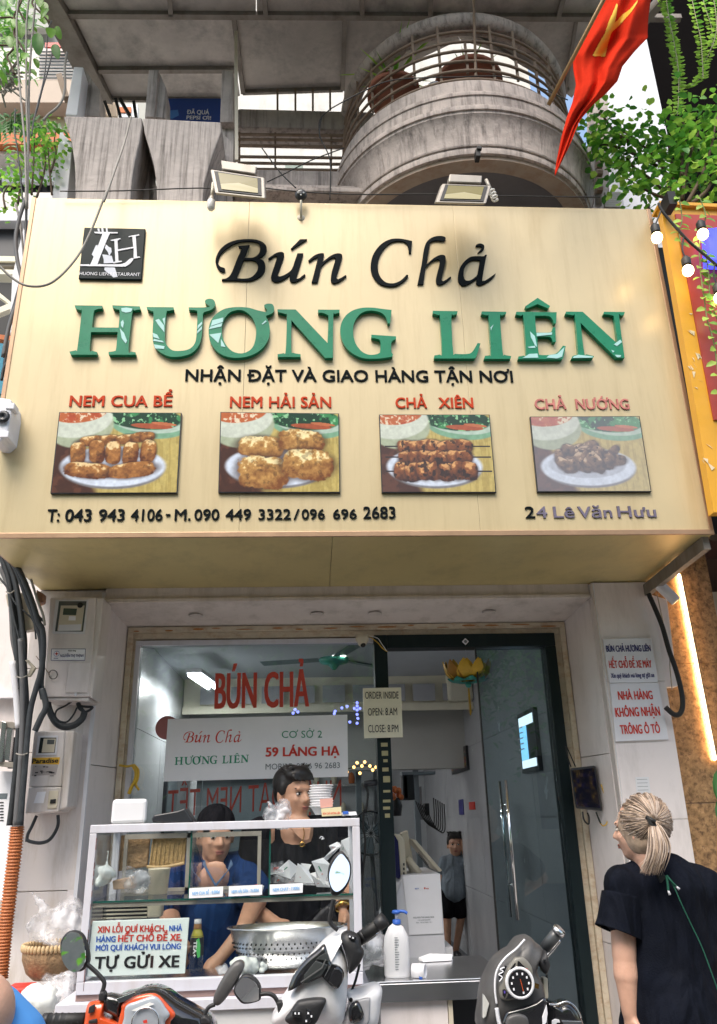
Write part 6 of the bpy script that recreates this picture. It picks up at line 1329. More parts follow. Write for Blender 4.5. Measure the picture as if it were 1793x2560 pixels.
# orange corrugated conduit
oc=thing('orange_conduit','orange corrugated conduit swallowing the cables at the lower left','conduit',P(30,2450,Y=-.64))
path=spl([P(*E4(*p_),Y=-.64) for p_ in ((140,275),(128,400),(110,560),(90,720),(72,880),(52,1040),(35,1200),(20,1360),(5,1500))],12); ps2=[];rs2=[]
L_=0
for i,p in enumerate(path):
    for s in (0,.5):
        q_=p if i==len(path)-1 else p.lerp(path[i+1],s); ps2.append(q_); k=len(ps2); rs2.append(.0295 if k%4<2 else .0245)
MB().tube(ps2,rs2,16).build('corrugated_tube',M['orange'],oc,smooth=True)
t=thing('steel_channel_box','open metal channel bracket with louvres at the left edge','bracket',P(5,1850,Y=-.5))
pbox(t,[(-60,1360),(100,1365),(165,1400),(100,1420),(-40,1410)],-.52,.1,M['alu2'],'top_plate',bev=.001); pbox(t,[(15,1360),(50,1370),(20,1690),(-20,1690)],-.53,.03,M['steel'],'channel',bev=.001); pbox(t,[(60,1405),(100,1415),(75,1680),(30,1670)],-.52,.03,M['steel'],'channel',bev=.001); pbox(t,[(95,1490),(165,1485),(150,1740),(60,1740)],-.45,.03,M['dark'],'back',bev=.001); pbox(t,[(-60,1680),(120,1690),(110,1735),(-60,1715)],-.52,.08,M['alu2'],'base_plate',bev=.001)
t=thing('poster_board','white printed poster board at the left edge behind the cable trunk','poster',P(5,2200,Y=-.45))
pbox(t,[(-80,1760),(130,1765),(60,2800),(-80,2800)],-.42,.01,M['paper'],'board',bev=.001); pbox(t,[(-60,1942),(62,1940),(55,1985),(-60,1988)],-.4215,.001,M['greyp'],'print')
for k in range(7): pbox(t,[(0+(k%2)*8,2010+k*24),(30,2010+k*24),(28,2020+k*24),(-4,2020+k*24)],-.4215,.001,M['blackp'],'print',bev=0)
# ---------------------------------------------------------------- basket, bags, floor clutter lower left
bk=thing('wicker_basket','round wicker basket with a pale rim left of the display case','basket',P(*E4(350,1480),Y=-.75))
cb0=P(*E4(390,1230),Y=-.72); cb1=P(*E4(390,1500),Y=-.72); R0=abs(P(*E4(640,1230),Y=-.72).x-P(*E4(196,1230),Y=-.72).x)/2
h=cb0.z-cb1.z; cc=Vector((P(*E4(418,1230),Y=-.72).x,-.72,0))
MB().lathe((cc.x,cc.y,cb1.z),[(0,0),(R0*.55,0),(R0*.8,h*.2),(R0*.98,h*.6),(R0,h),(R0*.95,h),(R0*.9,h*.6),(R0*.7,h*.2),(0,h*.12)],36).build('bowl',M['basket'],bk,smooth=True)
for k in range(44):
    a=2*math.pi*k/44; p=Vector((cc.x+R0*1.0*math.cos(a),cc.y+R0*1.0*math.sin(a),cb0.z-.004)); MB().ell(p,(.008,.010,.015),8,6).build('rim_binding',flat('pale_cane',(.55,.40,.22),.6),bk,smooth=True)
def bagblob(name,lab,c,r,m,n=6,vox=.012,seed=1,cat='plastic bag',flatz=.7,tip=None,opaque=False):
    random.seed(seed); t=thing(name,lab,cat,c); mb=MB(); c=Vector(c)
    for k in range(n): mb.ell(c+Vector((random.uniform(-r,r)*.6,random.uniform(-r,r)*.4,random.uniform(-r,r)*.4)),(r*random.uniform(.4,.75),r*random.uniform(.35,.6),r*random.uniform(.3,.6)),12,8,Matrix.Rotation(random.uniform(0,3),3,'Y'))
    if tip: mb.cap(c,c+Vector(tip),r*.25,r*.06)
    o=blob(mb,'crumpled_film',m,t,vox,1)
    tx=bpy.data.textures.new('crease','CLOUDS'); tx.noise_scale=r*.28; q_=o.modifiers.new('d','DISPLACE'); q_.texture=tx; q_.strength=r*.32; q_.mid_level=.5
    return t
clear=glass_mat('clear_film',(.93,.93,.95),1.6,2.6,.12)
film2=filmmat('milky_film')
bagblob('plastic_bag','clear crumpled bag of packing sitting in the wicker basket',(cc.x+.02,-.72,cb0.z+.06),.125,film2,7,.012,3,tip=(-.12,0,.13))
bagblob('plastic_bag','clear crumpled bag on the ground below the basket, in front of the white case base',P(*E4(470,1640),Y=-.9),.09,film2,7,.012,4)
bagblob('plastic_bag','white and pale blue stuffed bag on the ground at the lower left',P(*E4(330,1720),Y=-.95),.075,M['bagw'],6,.012,5)
t=thing('red_package','red and white printed package lying at the lower left corner','package',P(*E4(150,1600),Y=-.9))
pbox(t,[(30,1575),(255,1565),(235,1700),(60,1720)],-.9,.1,M['red'],'wrapper',E4,.01); pbox(t,[(90,1640),(250,1620),(240,1650),(95,1668)],-.902,.001,M['paper'],'print_band',E4,0)
# ---------------------------------------------------------------- display case
S4=crop(200,1980,.43532)
YC=-1.15; DC=.40
x0=P(229,2066,Y=YC).x-.004; x1=P(899,2043,Y=YC).x; zt=P(560,2054,Y=YC).z; zb_=P(560,2466,Y=YC).z; 
dc=thing('display_case','white aluminium glass display case of snacks standing in front of the shop window','display case',(0,YC,.12))
fw=.028
al=M['alu']
for nm,q_ in (('top_rail',(x0,x1,YC,YC+.03,zt-fw,zt)),('bottom_rail',(x0,x1,YC,YC+.03,zb_-.01,zb_+.028)),('upright',(x0,x0+fw*.9,YC,YC+.03,zb_+.029,zt-fw-.001)),('upright',(x1-fw,x1,YC,YC+.03,zb_+.029,zt-fw-.001)),
  ('top_rail',(x0,x1,YC+DC-.03,YC+DC,zt-fw,zt)),('upright',(x0,x0+fw,YC+DC-.03,YC+DC,zb_,zt-fw)),('upright',(x1-fw,x1,YC+DC-.03,YC+DC,zb_,zt-fw)),('side_rail',(x0,x0+fw,YC+.031,YC+DC-.031,zt-fw,zt)),('side_rail',(x1-fw,x1,YC+.031,YC+DC-.031,zt-fw,zt)),
  ('side_rail',(x0,x0+fw,YC+.031,YC+DC-.031,zb_-.01,zb_+.028)),('side_rail',(x1-fw,x1,YC+.031,YC+DC-.031,zb_-.01,zb_+.028))):
    MB().box(*q_).build(nm,al,dc,bevel=.002)
MB().box(x0+fw,x1-fw,YC+.008,YC+.013,zb_+.028,zt-fw).build('glass_front',glassc,dc)
for x in (x0+.01,x1-.015): MB().box(x,x+.005,YC+.032,YC+DC-.032,zb_+.03,zt-fw).build('glass_side',glassc,dc)
MB().box(x0,x1,YC+.031,YC+DC-.031,zb_-.012,zb_+.0).build('floor_plate',M['steel'],dc)
MB().box(x0+fw,x1-fw,YC+.031,YC+DC-.031,zt-.008,zt-.002).build('glass_top',glassc,dc)
zs_=P(560,2243,Y=YC+.02).z
MB().box(x0+fw,x1-fw,YC+.02,YC+DC-.06,zs_-.006,zs_).build('glass_shelf',glassc,dc); MB().box(x0+fw,x1-fw,YC+.016,YC+.0198,zs_-.006,zs_).build('shelf_edge',glassg,dc); MB().box(x0+fw,x1-fw,YC+.02,YC+.03,zs_-.02,zs_-.007).build('shelf_rail',M['alu2'],dc)
for px in (477,675): 
    x=P(px,2160,Y=YC+.03).x; MB().box(x-.003,x+.003,YC+.02,YC+DC-.08,zs_+.001,zt-fw-.002).build('glass_divider',glassc,dc); MB().box(x-.003,x+.003,YC+.017,YC+.0198,zs_+.001,zt-fw-.002).build('divider_edge',glassg,dc)
# sliding frames at the rear
for a,b in ((x0+.05,x0+.33),(x0+.30,x0+.60)):
    for q_ in ((a,b,zt-fw-.03,zt-fw-.012),(a,b,zs_,zs_+.012),(a,a+.014,zs_+.013,zt-fw-.031),(b-.014,b,zs_+.013,zt-fw-.031)): MB().box(q_[0],q_[1],YC+DC-.05,YC+DC-.038,q_[2],q_[3]).build('sliding_frame',M['alu2'],dc)
# rusty seam marks
mb=MB()
for k in range(30): 
    z=random.uniform(zb_,zt-.05); mb.box(x0+fw*.9+.0005,x0+fw*.9+.002,YC-.0005,YC+.002,z,z+random.uniform(.004,.02))
mb.build('rust_marks',flat('rust',(.2,.05,.03),.8),dc,kind='stuff')
# cabinet under it
cbx0=P(*E4(555,1700),Y=YC-.0).x; zc1=zb_-.03
MB().box(x0-.0,x1+.0,YC+.01,YC+DC,zb_-.03,zb_-.012).build('cabinet_top',flat('brown_seam',(.30,.20,.18),.6),dc)
MB().box(x0-.055,x1+.012,YC-.03,YC+DC,zb_-.065,zb_-.031).build('cabinet_rail',al,dc,bevel=.002); MB().box(x0-.055,x0-.025,YC-.03,YC,.14,zb_-.066).build('cabinet_post',al,dc,bevel=.002); MB().box(x1-.015,x1+.012,YC-.03,YC,.14,zb_-.066).build('cabinet_post',al,dc,bevel=.002)
MB().box(x0-.024,x1-.016,YC-.015,YC+DC,.12,zb_-.067).build('cabinet_panel',mat('marbled_white_panel',(.66,.66,.66),.3,var=.05,scale=2,dirt=(.45,.47,.46),damt=.5,dscale=(1,1,3)),dc)
# things on, in and around the case
def top(name,lab,cat,px,Y,fn): t=thing(name,lab,cat,px); fn(t); return t
t=thing('white_device','blank white square device standing on the left end of the display case','device',P(*S4(170,185),Y=-1.0)); MB().slab(quad_px([(185,42),(385,38),(375,178),(172,187)],-1.02,S4),(0,.03,0)).build('body',M['whitep'],t,bevel=.012)
t=thing('black_bag_top','black case lying on top of the display case behind the white device','case',P(*S4(420,170),Y=-.8)); MB().slab([P(*S4(*p_),Y=-.85) for p_ in ((415,175),(412,150),(425,132),(560,108),(600,93),(652,168),(640,178))],(0,.12,0)).build('body',M['dark'],t,bevel=.01)
bagblob('plastic_bag','knotted clear bag of white packets on top of the display case',P(*S4(1140,135),Y=-1.03),.062,film2,9,.007,6,tip=(-.04,0,.05))
t=thing('bowl_stack','stack of white foam bowls on the right end of the display case','bowls',P(*S4(1390,140),Y=-1.0))
c=P(*S4(1385,140),Y=-1.02)
for k in range(9): MB().lathe(c+Vector((0.003*math.sin(k),0,.006+k*.0095)),[(.022,0),(.036,.022),(.045,.030),(.047,.031),(.046,.033),(.035,.024),(.02,.004)],22).build('bowl',M['whitep'],t,smooth=True)
t=thing('card_holder','small card holder with a yellow and red card in front of the foam bowls','card holder',P(*S4(1440,135),Y=-1.12))
pbox(t,[(1385,95),(1500,85),(1503,135),(1390,140)],-1.13,.006,flat('pale_yellow_card',(.70,.62,.38),.5),'card',S4,0); pbox(t,[(1378,40),(1452,35),(1452,85),(1382,92)],-1.12,.004,flat('pink_card',(.65,.35,.3),.5),'card',S4,0)
ptext(t,'BÚN CHẢ HƯƠNG LIÊN',S4,(1395,130),(1495,126),118,-1.131,M['red'],.05,'print')
t=thing('paper_pad','blue and white paper pad at the right end of the case top','paper',P(*S4(1550,130),Y=-1.0)); pbox(t,[(1505,118),(1585,112),(1592,132),(1510,138)],-1.0,.08,M['paper'],'pad',S4,.001); pbox(t,[(1508,112),(1540,108),(1545,125),(1512,130)],-1.005,.01,M['bluep'],'pen',S4,.001)
# price tags
for s,q_,lab in (('NEM CUA BỂ : 8.000đ',[(628,553),(823,543),(820,600),(626,611)],'left price tag with pale blue print under the glass shelf'),('NEM HẢI SẢN : 35.000đ',[(856,542),(1047,533),(1046,590),(853,600)],'middle price tag with pale blue print, below the white bowl'),('NEM CHAY : 7.000đ',[(1090,532),(1281,524),(1279,578),(1090,590)],'right price tag with pale blue print, below the pile of packets')):
    t=thing('price_tag',lab,'price tag',P(*S4(*q_[3]),Y=YC-.005),'price tags on the glass shelf'); pbox(t,q_,YC-.006,.003,M['paper'],'card',S4,0)
    (a,b),(c_,d_)=q_[3],q_[2]; ptext(t,s,S4,(a+18,b-18),(c_-18,d_-18),b-38,YC-.0065,M['skyp'],.06,'print')
# parking notice inside the lower left
t=thing('parking_notice','white notice with red, blue and black lettering in the lower left of the case','notice',P(*S4(40,1062),Y=-1.13))
pbox(t,[(72,742),(628,722),(603,1043),(38,1062)],-1.131,.006,flat('pale_mint_board',(.78,.86,.85),.4),'board',S4,.002)
YN=-1.1315
for s,L,R,c,m,b in (('XIN LỖI QUÍ KHÁCH,',(100,808),(492,800),770,'red',.05),('NHÀ',(512,798),(588,796),765,'bluep',.05),('HÀNG',(93,862),(205,860),828,'bluep',.05),('HẾT CHỖ ĐỂ XE,',(218,860),(585,852),820,'red',.07),('MỜI QUÍ KHÁCH VUI LÒNG',(90,912),(580,901),878,'bluep',.05),('TỰ GỬI XE',(82,1014),(570,1004),944,'blackp',.08)): ptext(t,s,S4,L,R,c,YN,M[m],b,'print')
# tea bottle
t=thing('tea_bottle','plastic tea bottle with black and green label beside the parking notice','bottle',P(*S4(665,1030),Y=-1.08))
c=P(*S4(665,1030),Y=-1.09); H=P(*S4(680,730),Y=-1.09).z-c.z
MB().lathe(c,[(0,0),(.021,0),(.024,.01),(.024,H*.30),(.023,H*.31)],20).build('lower_bottle',glassc,t,smooth=True); MB().lathe(c,[(.0243,H*.31),(.0245,H*.62),(.022,H*.68)],20).build('label',M['blackp'],t,smooth=True); MB().lathe(c,[(.0225,H*.60),(.023,H*.66),(.018,H*.75),(.012,H*.82),(.011,H*.9)],20).build('neck',flat('green_tea_liquid',(.35,.32,.05),.1),t,smooth=True)
MB().lathe(c,[(0,H),(.0125,H),(.013,H*.93),(.0125,H*.91),(0,H*.91)],16).build('cap',M['whitep'],t,smooth=True); MB().lathe(c,[(.013,H*.905),(.014,H*.82),(.0125,H*.81)],16).build('wooden_ring',flat('tan_ring',(.42,.22,.1),.6),t,smooth=True)
MB().slab([P(*S4(*p_),Y=-1.1155) for p_ in ((668,850),(685,840),(692,880),(690,945),(676,955),(666,900))],(0,.001,0)).build('label_leaf',flat('leaf_print',(.08,.45,.12),.5),t)
text3d(MB(),'TEA+',P(*S4(655,855),Y=-1.1165),P(*S4(648,950),Y=-1.1165),.012,(0,-1,0),.04,up=(-1,0,0) if False else (1,0,0)).build('print',M['white'],t)
# steel basin with holes
bs=thing('steel_basin','large perforated stainless steel basin in the lower right of the display case','basin',P(*S4(1150,1000),Y=-.98))
c=P(*S4(1190,1000),Y=-.95); rt=abs(P(*S4(1530,780),Y=-.95).x-P(*S4(850,800),Y=-.95).x)/2; hb=P(*S4(1190,775),Y=-1.0).z-c.z
cc2=Vector((P(*S4(1190,800),Y=-.95).x,-.95,c.z))
prof=[(0,.0),(rt*.62,.0),(rt*.75,hb*.15),(rt*.88,hb*.5),(rt*.97,hb*.95),(rt*1.02,hb*.97),(rt*1.02,hb),(rt*.95,hb),(rt*.86,hb*.5),(rt*.72,hb*.18),(0,.01)]
MB().lathe(cc2,prof,44,sy=.5).build('basin_wall',M['steel'],bs,smooth=True)
mb=MB()
for row,(rr,zz) in enumerate(((.80,.26),(.84,.38),(.885,.52),(.91,.62))):
    for k in range(30):
        a=math.pi+math.pi*(k+.5*(row%2))/30; mb.ell(cc2+Vector((rt*rr*math.cos(a)*1.005,rt*rr*math.sin(a)*.5*1.01,hb*zz)),(.0032,.0015,.0032),6,4)
mb.build('drain_holes',M['rubber'],bs,kind='stuff')
bagblob('plastic_bag','white knotted plastic bag at the bottom of the case in front of the basin',P(*S4(955,985),Y=-1.09),.05,M['bagw'],8,.007,7)
bagblob('plastic_bag','smaller white plastic bag right of the larger knotted one at the bottom of the case',P(*S4(1065,1005),Y=-1.09),.022,M['bagw'],5,.005,8)
bagblob('plastic_bag','flat clear bag left of the larger knotted one in the case',P(*S4(820,1015),Y=-1.10),.026,film2,5,.005,9)
# bowl with chilli on the shelf
t=thing('soup_bowl','small white bowl with a red chilli standing on the glass shelf','bowl',P(*S4(1010,535),Y=-1.09)); c=Vector((P(*S4(1010,533),Y=-1.08).x,-1.08,zs_+.001)); rb=.028
MB().lathe(c,[(0,0),(.014,0),(.022,.006),(.029,.02),(.031,.028),(.029,.028),(.02,.008),(0,.004)],24).build('bowl_wall',M['whitep'],t,smooth=True); MB().cap(c+Vector((-.008,-.002,.029)),c+Vector((.006,0,.031)),.003,.003).build('chilli',M['red'],t,smooth=True)
# pile of packets
random.seed(21)
pk=P(*S4(1250,500),Y=-1.0)
pkq=[((1090,410),(1170,398),(1172,465),(1095,478)),((1200,390),(1260,440),(1210,500),(1110,470)),((1250,410),(1310,445),(1345,525),(1230,520)),((1330,400),(1400,380),(1440,420),(1400,545)),((1345,420),(1430,400),(1445,520),(1360,500)),((1400,380),(1490,290),(1500,310),(1420,395)),((1430,310),(1480,288),(1500,318),(1450,350)),((1500,280),(1550,260),(1550,380),(1490,360)),((1110,480),(1240,450),(1360,540),(1180,530)),((1440,400),(1520,370),(1545,470),(1450,520)),((1270,410),(1330,420),(1310,460),(1260,445)),((1320,470),(1440,440),(1440,550),(1360,548)),((1100,500),(1130,480),(1220,520),(1110,525))]
PKL=['leftmost packet with pink print standing against the glass divider', 'tilted packet with green mark beside the leftmost one', 'packet leaning on the right of the tilted one', 'large packet in the right half of the pile', 'large packet with red print right of the middle', 'long packet slanting up to the right', 'small packet with a red square at the top of the pile', 'packet standing upright in the top right corner of the case', 'flat clear packet along the front left of the pile', 'packet at the right end of the pile behind the mirror', 'packet edge showing in the middle back of the pile', 'lowest packet at the front right of the pile', 'small flat packet at the front left edge of the pile']
for k,q_ in enumerate(pkq):
    Yp=-1.10+.012*k; t=thing('food_packet',PKL[k],'packet',P(*S4(*q_[0]),Y=Yp),'packets piled on the right of the glass shelf')
    qq=quad_px(q_,Yp,S4); dy=[0,.03,.01,.02]; qq=[p+Vector((0,dy[i],0)) for i,p in enumerate(qq)]; MB().slab(qq,(0.0,.004,.001)).build('wrapper',M['paper'] if k%4 else film2,t,bevel=.001)
    c=sum(qq,Vector())/4+Vector((0,-.002,0)); u=(qq[1]-qq[0]); w=(qq[3]-qq[0])
    if k%3!=2: MB().slab([c-u*.25-w*.1,c+u*.1-w*.1,c+u*.1+w*.12,c-u*.25+w*.12],(0,.0005,0)).build('print',[M['red'],M['greenp']][k%2],t)
    MB().slab([c-u*.3+w*.2,c+u*.3+w*.2,c+u*.3+w*.24,c-u*.3+w*.24],(0,.0005,0)).build('print',flat('rose_print',(.65,.3,.3),.5),t)
# basket and bag on the upper shelf at left
t=thing('rattan_tray','tan woven rattan tray standing behind the upper left glass','tray',P(*S4(500,420),Y=-.80)); pbox(t,[(420,240),(615,235),(600,410),(395,430)],-.78,.02,M['rattan'],'weave',S4,.004); MB().tube(spl([P(*S4(*p_),Y=-.79) for p_ in ((385,430),(450,432),(520,425),(600,408))]),.006,8).build('rim',flat('pale_cane2',(.5,.34,.16),.6),t,smooth=True)
for i in range(8):
    a=P(*S4(425+i*24,240),Y=-.783); b=P(*S4(402+i*25,425),Y=-.783); MB().beam(a,b,.004,.003).build('cane_rib',M['rattan'],t)
t=thing('rattan_tray','darker brown woven tray at the far left behind the case glass','tray',P(*S4(200,420),Y=-.78)); pbox(t,[(195,250),(405,245),(385,430),(190,460)],-.765,.02,M['basket'],'weave',S4,.004)
bagblob('plastic_bag','clear bag with red printed edges lying on the left of the glass shelf',P(*S4(330,510),Y=-.98),.058,film2,7,.008,10)
bagblob('bread_bag','white bag of bread stacked at the far left of the glass shelf',P(*S4(150,490),Y=-1.0),.045,M['bagw'],6,.008,11,tip=(0,0,.09))
t=thing('loaf_box','small pale brown box lying on the left of the glass shelf','box',P(*S4(240,560),Y=-1.02)); pbox(t,[(185,510),(290,490),(310,555),(190,562)],-1.0,.08,flat('pale_brown_card',(.52,.36,.25),.7),'box',S4,.004)
t=thing('white_tub','white tub on the glass shelf beside the bag with red print','tub',P(*S4(450,550),Y=-.95)); c=P(*S4(450,545),Y=-.92); MB().lathe((c.x,c.y,zs_+.002),[(0,0),(.035,0),(.042,.085),(.044,.088),(.038,.09),(0,.088)],20).build('tub',M['ivory'],t,smooth=True)
t=thing('plastic_crate','cream slatted plastic crate low in the case behind the parking notice','crate',P(*S4(300,730),Y=-.85))
for k in range(4): pbox(t,[(150,655+k*22),(385,648+k*22),(385,657+k*22),(150,664+k*22)],-.84,.01,M['ivory'],'slat',S4,.001)
pbox(t,[(385,635),(470,632),(465,720),(385,722)],-.84,.06,M['ivory'],'end_panel',S4,.006); pbox(t,[(130,630),(388,628),(385,722),(130,730)],-.80,.01,M['dark'],'inner_back',S4,0)
# ---------------------------------------------------------------- steel counter at the right with bottle
YK=-.95; K4=crop(880,1980,.35448)
kx0=P(*K4(120,1330),Y=YK).x; kx1=P(*K4(1100,1330),Y=YK).x; kz=P(*K4(600,1322),Y=YK).z; kb=P(*K4(600,1470),Y=YK).z; zb2=P(*K4(600,1160),Y=-.5).z
kc=thing('steel_table','low stainless steel table in front of the doorway','table',(.5,YK,.12))
MB().box(kx0,kx1,YK,-.45,kz-.012,kz).build('tabletop',M['steel'],kc,bevel=.003); MB().box(kx0,kx1,YK-.004,YK+.012,kb,kz-.013).build('apron',M['steel'],kc)
MB().box(kx0+.04,P(*K4(680,1500),Y=YK).x,YK+.02,-.5,.3,kb-.002).build('door_panel',M['pillar'],kc,bevel=.002); MB().box(P(*K4(680,1500),Y=YK).x+.002,P(*K4(695,1500),Y=YK).x+.01,YK+.015,-.5,.12,kb-.002).build('edge_post',M['ivory'],kc)
MB().box(P(*K4(700,1500),Y=YK).x+.01,kx1,YK+.3,-.5,.12,kb-.002).build('dark_opening',M['dark'],kc)
for x in (kx0+.02,kx1-.03): MB().box(x,x+.02,YK+.01,YK+.03,.12,kb-.001).build('leg',M['steel'],kc)
t=thing('pump_bottle','white pump bottle with blue pump head standing on the steel table','bottle',P(*K4(320,1295),Y=-.9)); c=Vector((P(*K4(322,1290),Y=-.88).x,-.88,kz+.001)); H=P(*K4(340,925),Y=-.88).z-c.z; w=abs(P(*K4(412,1100),Y=-.88).x-P(*K4(230,1100),Y=-.88).x)/2
MB().lathe(c,[(0,0),(w*.92,0),(w,.008),(w,H*.55),(w*.93,H*.75),(w*.6,H*.93),(w*.3,H*.99),(w*.28,H)],28,sy=.62).build('bottle_body',M['whitep'],t,smooth=True)
MB().lathe(c+Vector((.004,0,0)),[(w*.32,H*.985),(w*.32,H*1.065),(w*.25,H*1.075),(0,H*1.075)],18).build('collar',M['bluep'],t,smooth=True); MB().tube([c+Vector((.004,0,H*1.07)),c+Vector((.004,0,H*1.19))],.006,10).build('stem',M['whitep'],t,smooth=True)
MB().lathe(c+Vector((.004,0,0)),[(0,H*1.255),(.015,H*1.25),(.018,H*1.2),(.012,H*1.18),(0,H*1.18)],16).build('pump_head',M['bluep'],t,smooth=True); MB().tube(spl([c+Vector((.004,-.004,H*1.225)),c+Vector((.03,-.012,H*1.23)),c+Vector((.045,-.016,H*1.19))]),.0055,8).build('spout',M['bluep'],t,smooth=True)
mb=MB()
for k in range(14): z=c.z+H*(.16+.045*k); xw=w*random.uniform(.2,.34); mb.box(c.x-.01,c.x-.01+xw,c.y-w*.62-.0012,c.y-w*.62-.0004,z,z+.002)
mb.build('label_print',M['greyp'],t); 
t=thing('paper_roll','white paper roll lying on the steel table right of the pump bottle','roll',P(*K4(480,1290),Y=-.9)); a=P(*K4(430,1262),Y=-.9);a.z=kz+.024; MB().tube([a,a+Vector((.045,-.02,0))],.024,20,False).build('roll',M['paper'],t,smooth=True,solid=.003); MB().box(a.x+.02,a.x+.032,-.93,-.915,kz+.001,kz+.03).build('blue_core',M['bluep'],t)
t=thing('napkin_packet','flat white napkin packet with red print on the steel table','napkins',P(*K4(600,1180),Y=-.6)); a=P(*K4(475,1195),Z=kz+.001); b=P(*K4(712,1195),Z=kz+.001); MB().slab([P(*K4(*p_),Z=kz+.002) for p_ in ((470,1188),(545,1160),(712,1165),(705,1190),(500,1202))],(0,0,.012)).build('packet',M['paper'],t,bevel=.003)
bagblob('plastic_bag','clear crumpled bag hanging between the case and the pump bottle',P(*K4(110,1080),Y=-.85),.10,film2,8,.01,12)
t=thing('small_carton','small white carton with red marks at the left end of the steel table','carton',P(*K4(30,1350),Y=-1.0)); pbox(t,[(-50,1280),(72,1275),(72,1400),(-50,1410)],-1.02,.06,M['white'],'box',K4,.002); pbox(t,[(35,1320),(42,1320),(40,1395),(33,1395)],-1.021,.001,M['red'],'print',K4,0)
# ---------------------------------------------------------------- people
def put(mb,src,Mx):
    return mb.add([tuple(Mx@Vector(v)) for v in src.v],src.f)
def head_parts(root,c,yaw,pitch,s,skinmb,skin,hair_m=None,hair=None,tilt=0,mouth=True):
    "adds head volume to skinmb (world), builds face details as children. Face looks along local -y turned by yaw"
    Mx=Matrix.Translation(c)@Matrix.Rotation(yaw,4,'Z')@Matrix.Rotation(pitch,4,'X')@Matrix.Rotation(tilt,4,'Y')@Matrix.Scale(s,4)
    h=MB(); h.ell((0,.012,.035),(.074,.092,.085),20,14).ell((0,-.018,-.02),(.064,.070,.075),18,12).ell((0,-.040,-.072),(.040,.038,.034),14,10).ell((0,-.02,-.055),(.055,.055,.045),14,10)
    h.cap((0,-.084,.012),(0,-.100,-.018),.008,.013).ell((-.012,-.090,-.024),.009,8,6).ell((.012,-.090,-.024),.009,8,6)
    h.ell((0,-.078,.030),(.050,.014,.012),12,8).ell((-.034,-.064,-.016),(.020,.018,.018),10,8).ell((.034,-.064,-.016),(.020,.018,.018),10,8)
    h.ell((0,-.078,-.047),(.024,.012,.006),10,6).ell((0,-.077,-.059),(.019,.011,.007),10,6)
    for sx in (-1,1): h.ell((sx*.076,.008,-.004),(.010,.018,.030),10,8).ell((sx*.078,.006,-.022),(.009,.010,.014),8,6)
    h.cap((0,.015,-.03),(0,.03,-.15),.052,.054)
    put(skinmb,h,Mx)
    def child(src,name,m,sm=True):
        b=MB(); put(b,src,Mx); return b.build(name,m,root,smooth=sm)
    for sx in (-1,1):
        child(MB().ell((sx*.030,-.077,.008),(.013,.007,.0065),12,8),'eye',flat('eye_white',(.55,.52,.48),.25)); child(MB().ell((sx*.030,-.0825,.008),(.006,.003,.0062),10,6),'iris',flat('iris_dark',(.015,.01,.008),.15))
        child(MB().cap((sx*.014,-.083,.030),(sx*.046,-.074,.032),.0035,.0025,8),'eyebrow',M['hairb'])
        child(MB().cap((sx*.018,-.082,.0155),(sx*.042,-.077,.0145),.0022,.002,8),'eyelid',flat('lash',(.05,.03,.02),.6))
    if mouth: child(MB().ell((0,-.089,-.053),(.021,.0035,.0022),12,6),'mouth',flat('mouth_dark',(.16,.05,.04),.5)); child(MB().ell((0,-.0885,-.0485),(.021,.004,.0035),12,6).ell((0,-.0875,-.0585),(.018,.004,.0042),12,6),'lip',flat('lip',(.36,.14,.11),.45))
    if hair=='short':
        hb=MB(); hb.ell((0,.022,.052),(.083,.092,.082),20,14).ell((0,-.035,.090),(.068,.052,.040),16,10).ell((0,.060,.01),(.068,.045,.065),14,10)
        for k in range(26):
            a=random.uniform(-2.9,.0)+0; x=.062*math.cos(a*1.0); hb.cap((x*.9,-.030+random.uniform(0,.07),.105),(x*1.15+random.uniform(-.02,.02),-.065+random.uniform(-.01,.08),.118+random.uniform(-.02,.022)),.016,.004,8)
        for k in range(9): hb.cap((-.05+k*.012,-.07,.085),(-.056+k*.013+.006,-.084,.064+random.uniform(-.008,.01)),.012,.003,8)
        for sx in (-1,1): hb.ell((sx*.072,.0,.032),(.013,.03,.034),10,8)
        b=MB(); put(b,hb,Mx); blob(b,'hair',hair_m,root,.0055,1)
    if hair=='cap':
        hb=MB(); hb.ell((0,.012,.058),(.084,.098,.080),22,14); b=MB(); put(b,hb,Mx); b.build('cap_crown',M['blackc'],root,smooth=True); child(MB().lathe((0,0,0),[(0,0),(.08,0)],4),'x',M['blackc']) if False else None
        hb=MB(); hb.ell((0,.045,-.0),(.074,.05,.045),14,10); b=MB(); put(b,hb,Mx); b.build('hair',M['hairb'],root,smooth=True)
    return Mx
def hand(mb,w,d,nrm,s=1,curl=.6,side=1):
    w=Vector(w);d=Vector(d).normalized();n=Vector(nrm);n=(n-d*n.dot(d)).normalized();x=d.cross(n)*side
    mb.cap(w,w+d*.05*s,.022*s,.034*s,12).ell(w+d*.055*s,(.036*s,.036*s,.022*s),12,8)
    for k,(o,l) in enumerate(((-.028,.062),(-.010,.072),(.010,.068),(.028,.052))):
        b=w+d*.075*s+x*o*s; m_=b+(d*math.cos(curl*.6)+n*math.sin(curl*.6))*l*.55*s; e=m_+(d*math.cos(curl*1.6)+n*math.sin(curl*1.6))*l*.5*s
        mb.cap(b-d*.02*s,m_,.0105*s,.0095*s,8).cap(m_,e,.0095*s,.008*s,8)
    b=w+d*.025*s-x*.026*s; m_=b-x*.028*s+d*.028*s+n*.012*s; mb.cap(b,m_,.013*s,.011*s,8).cap(m_,m_+d*.03*s+n*.008*s-x*.004,.011*s,.0085*s,8)
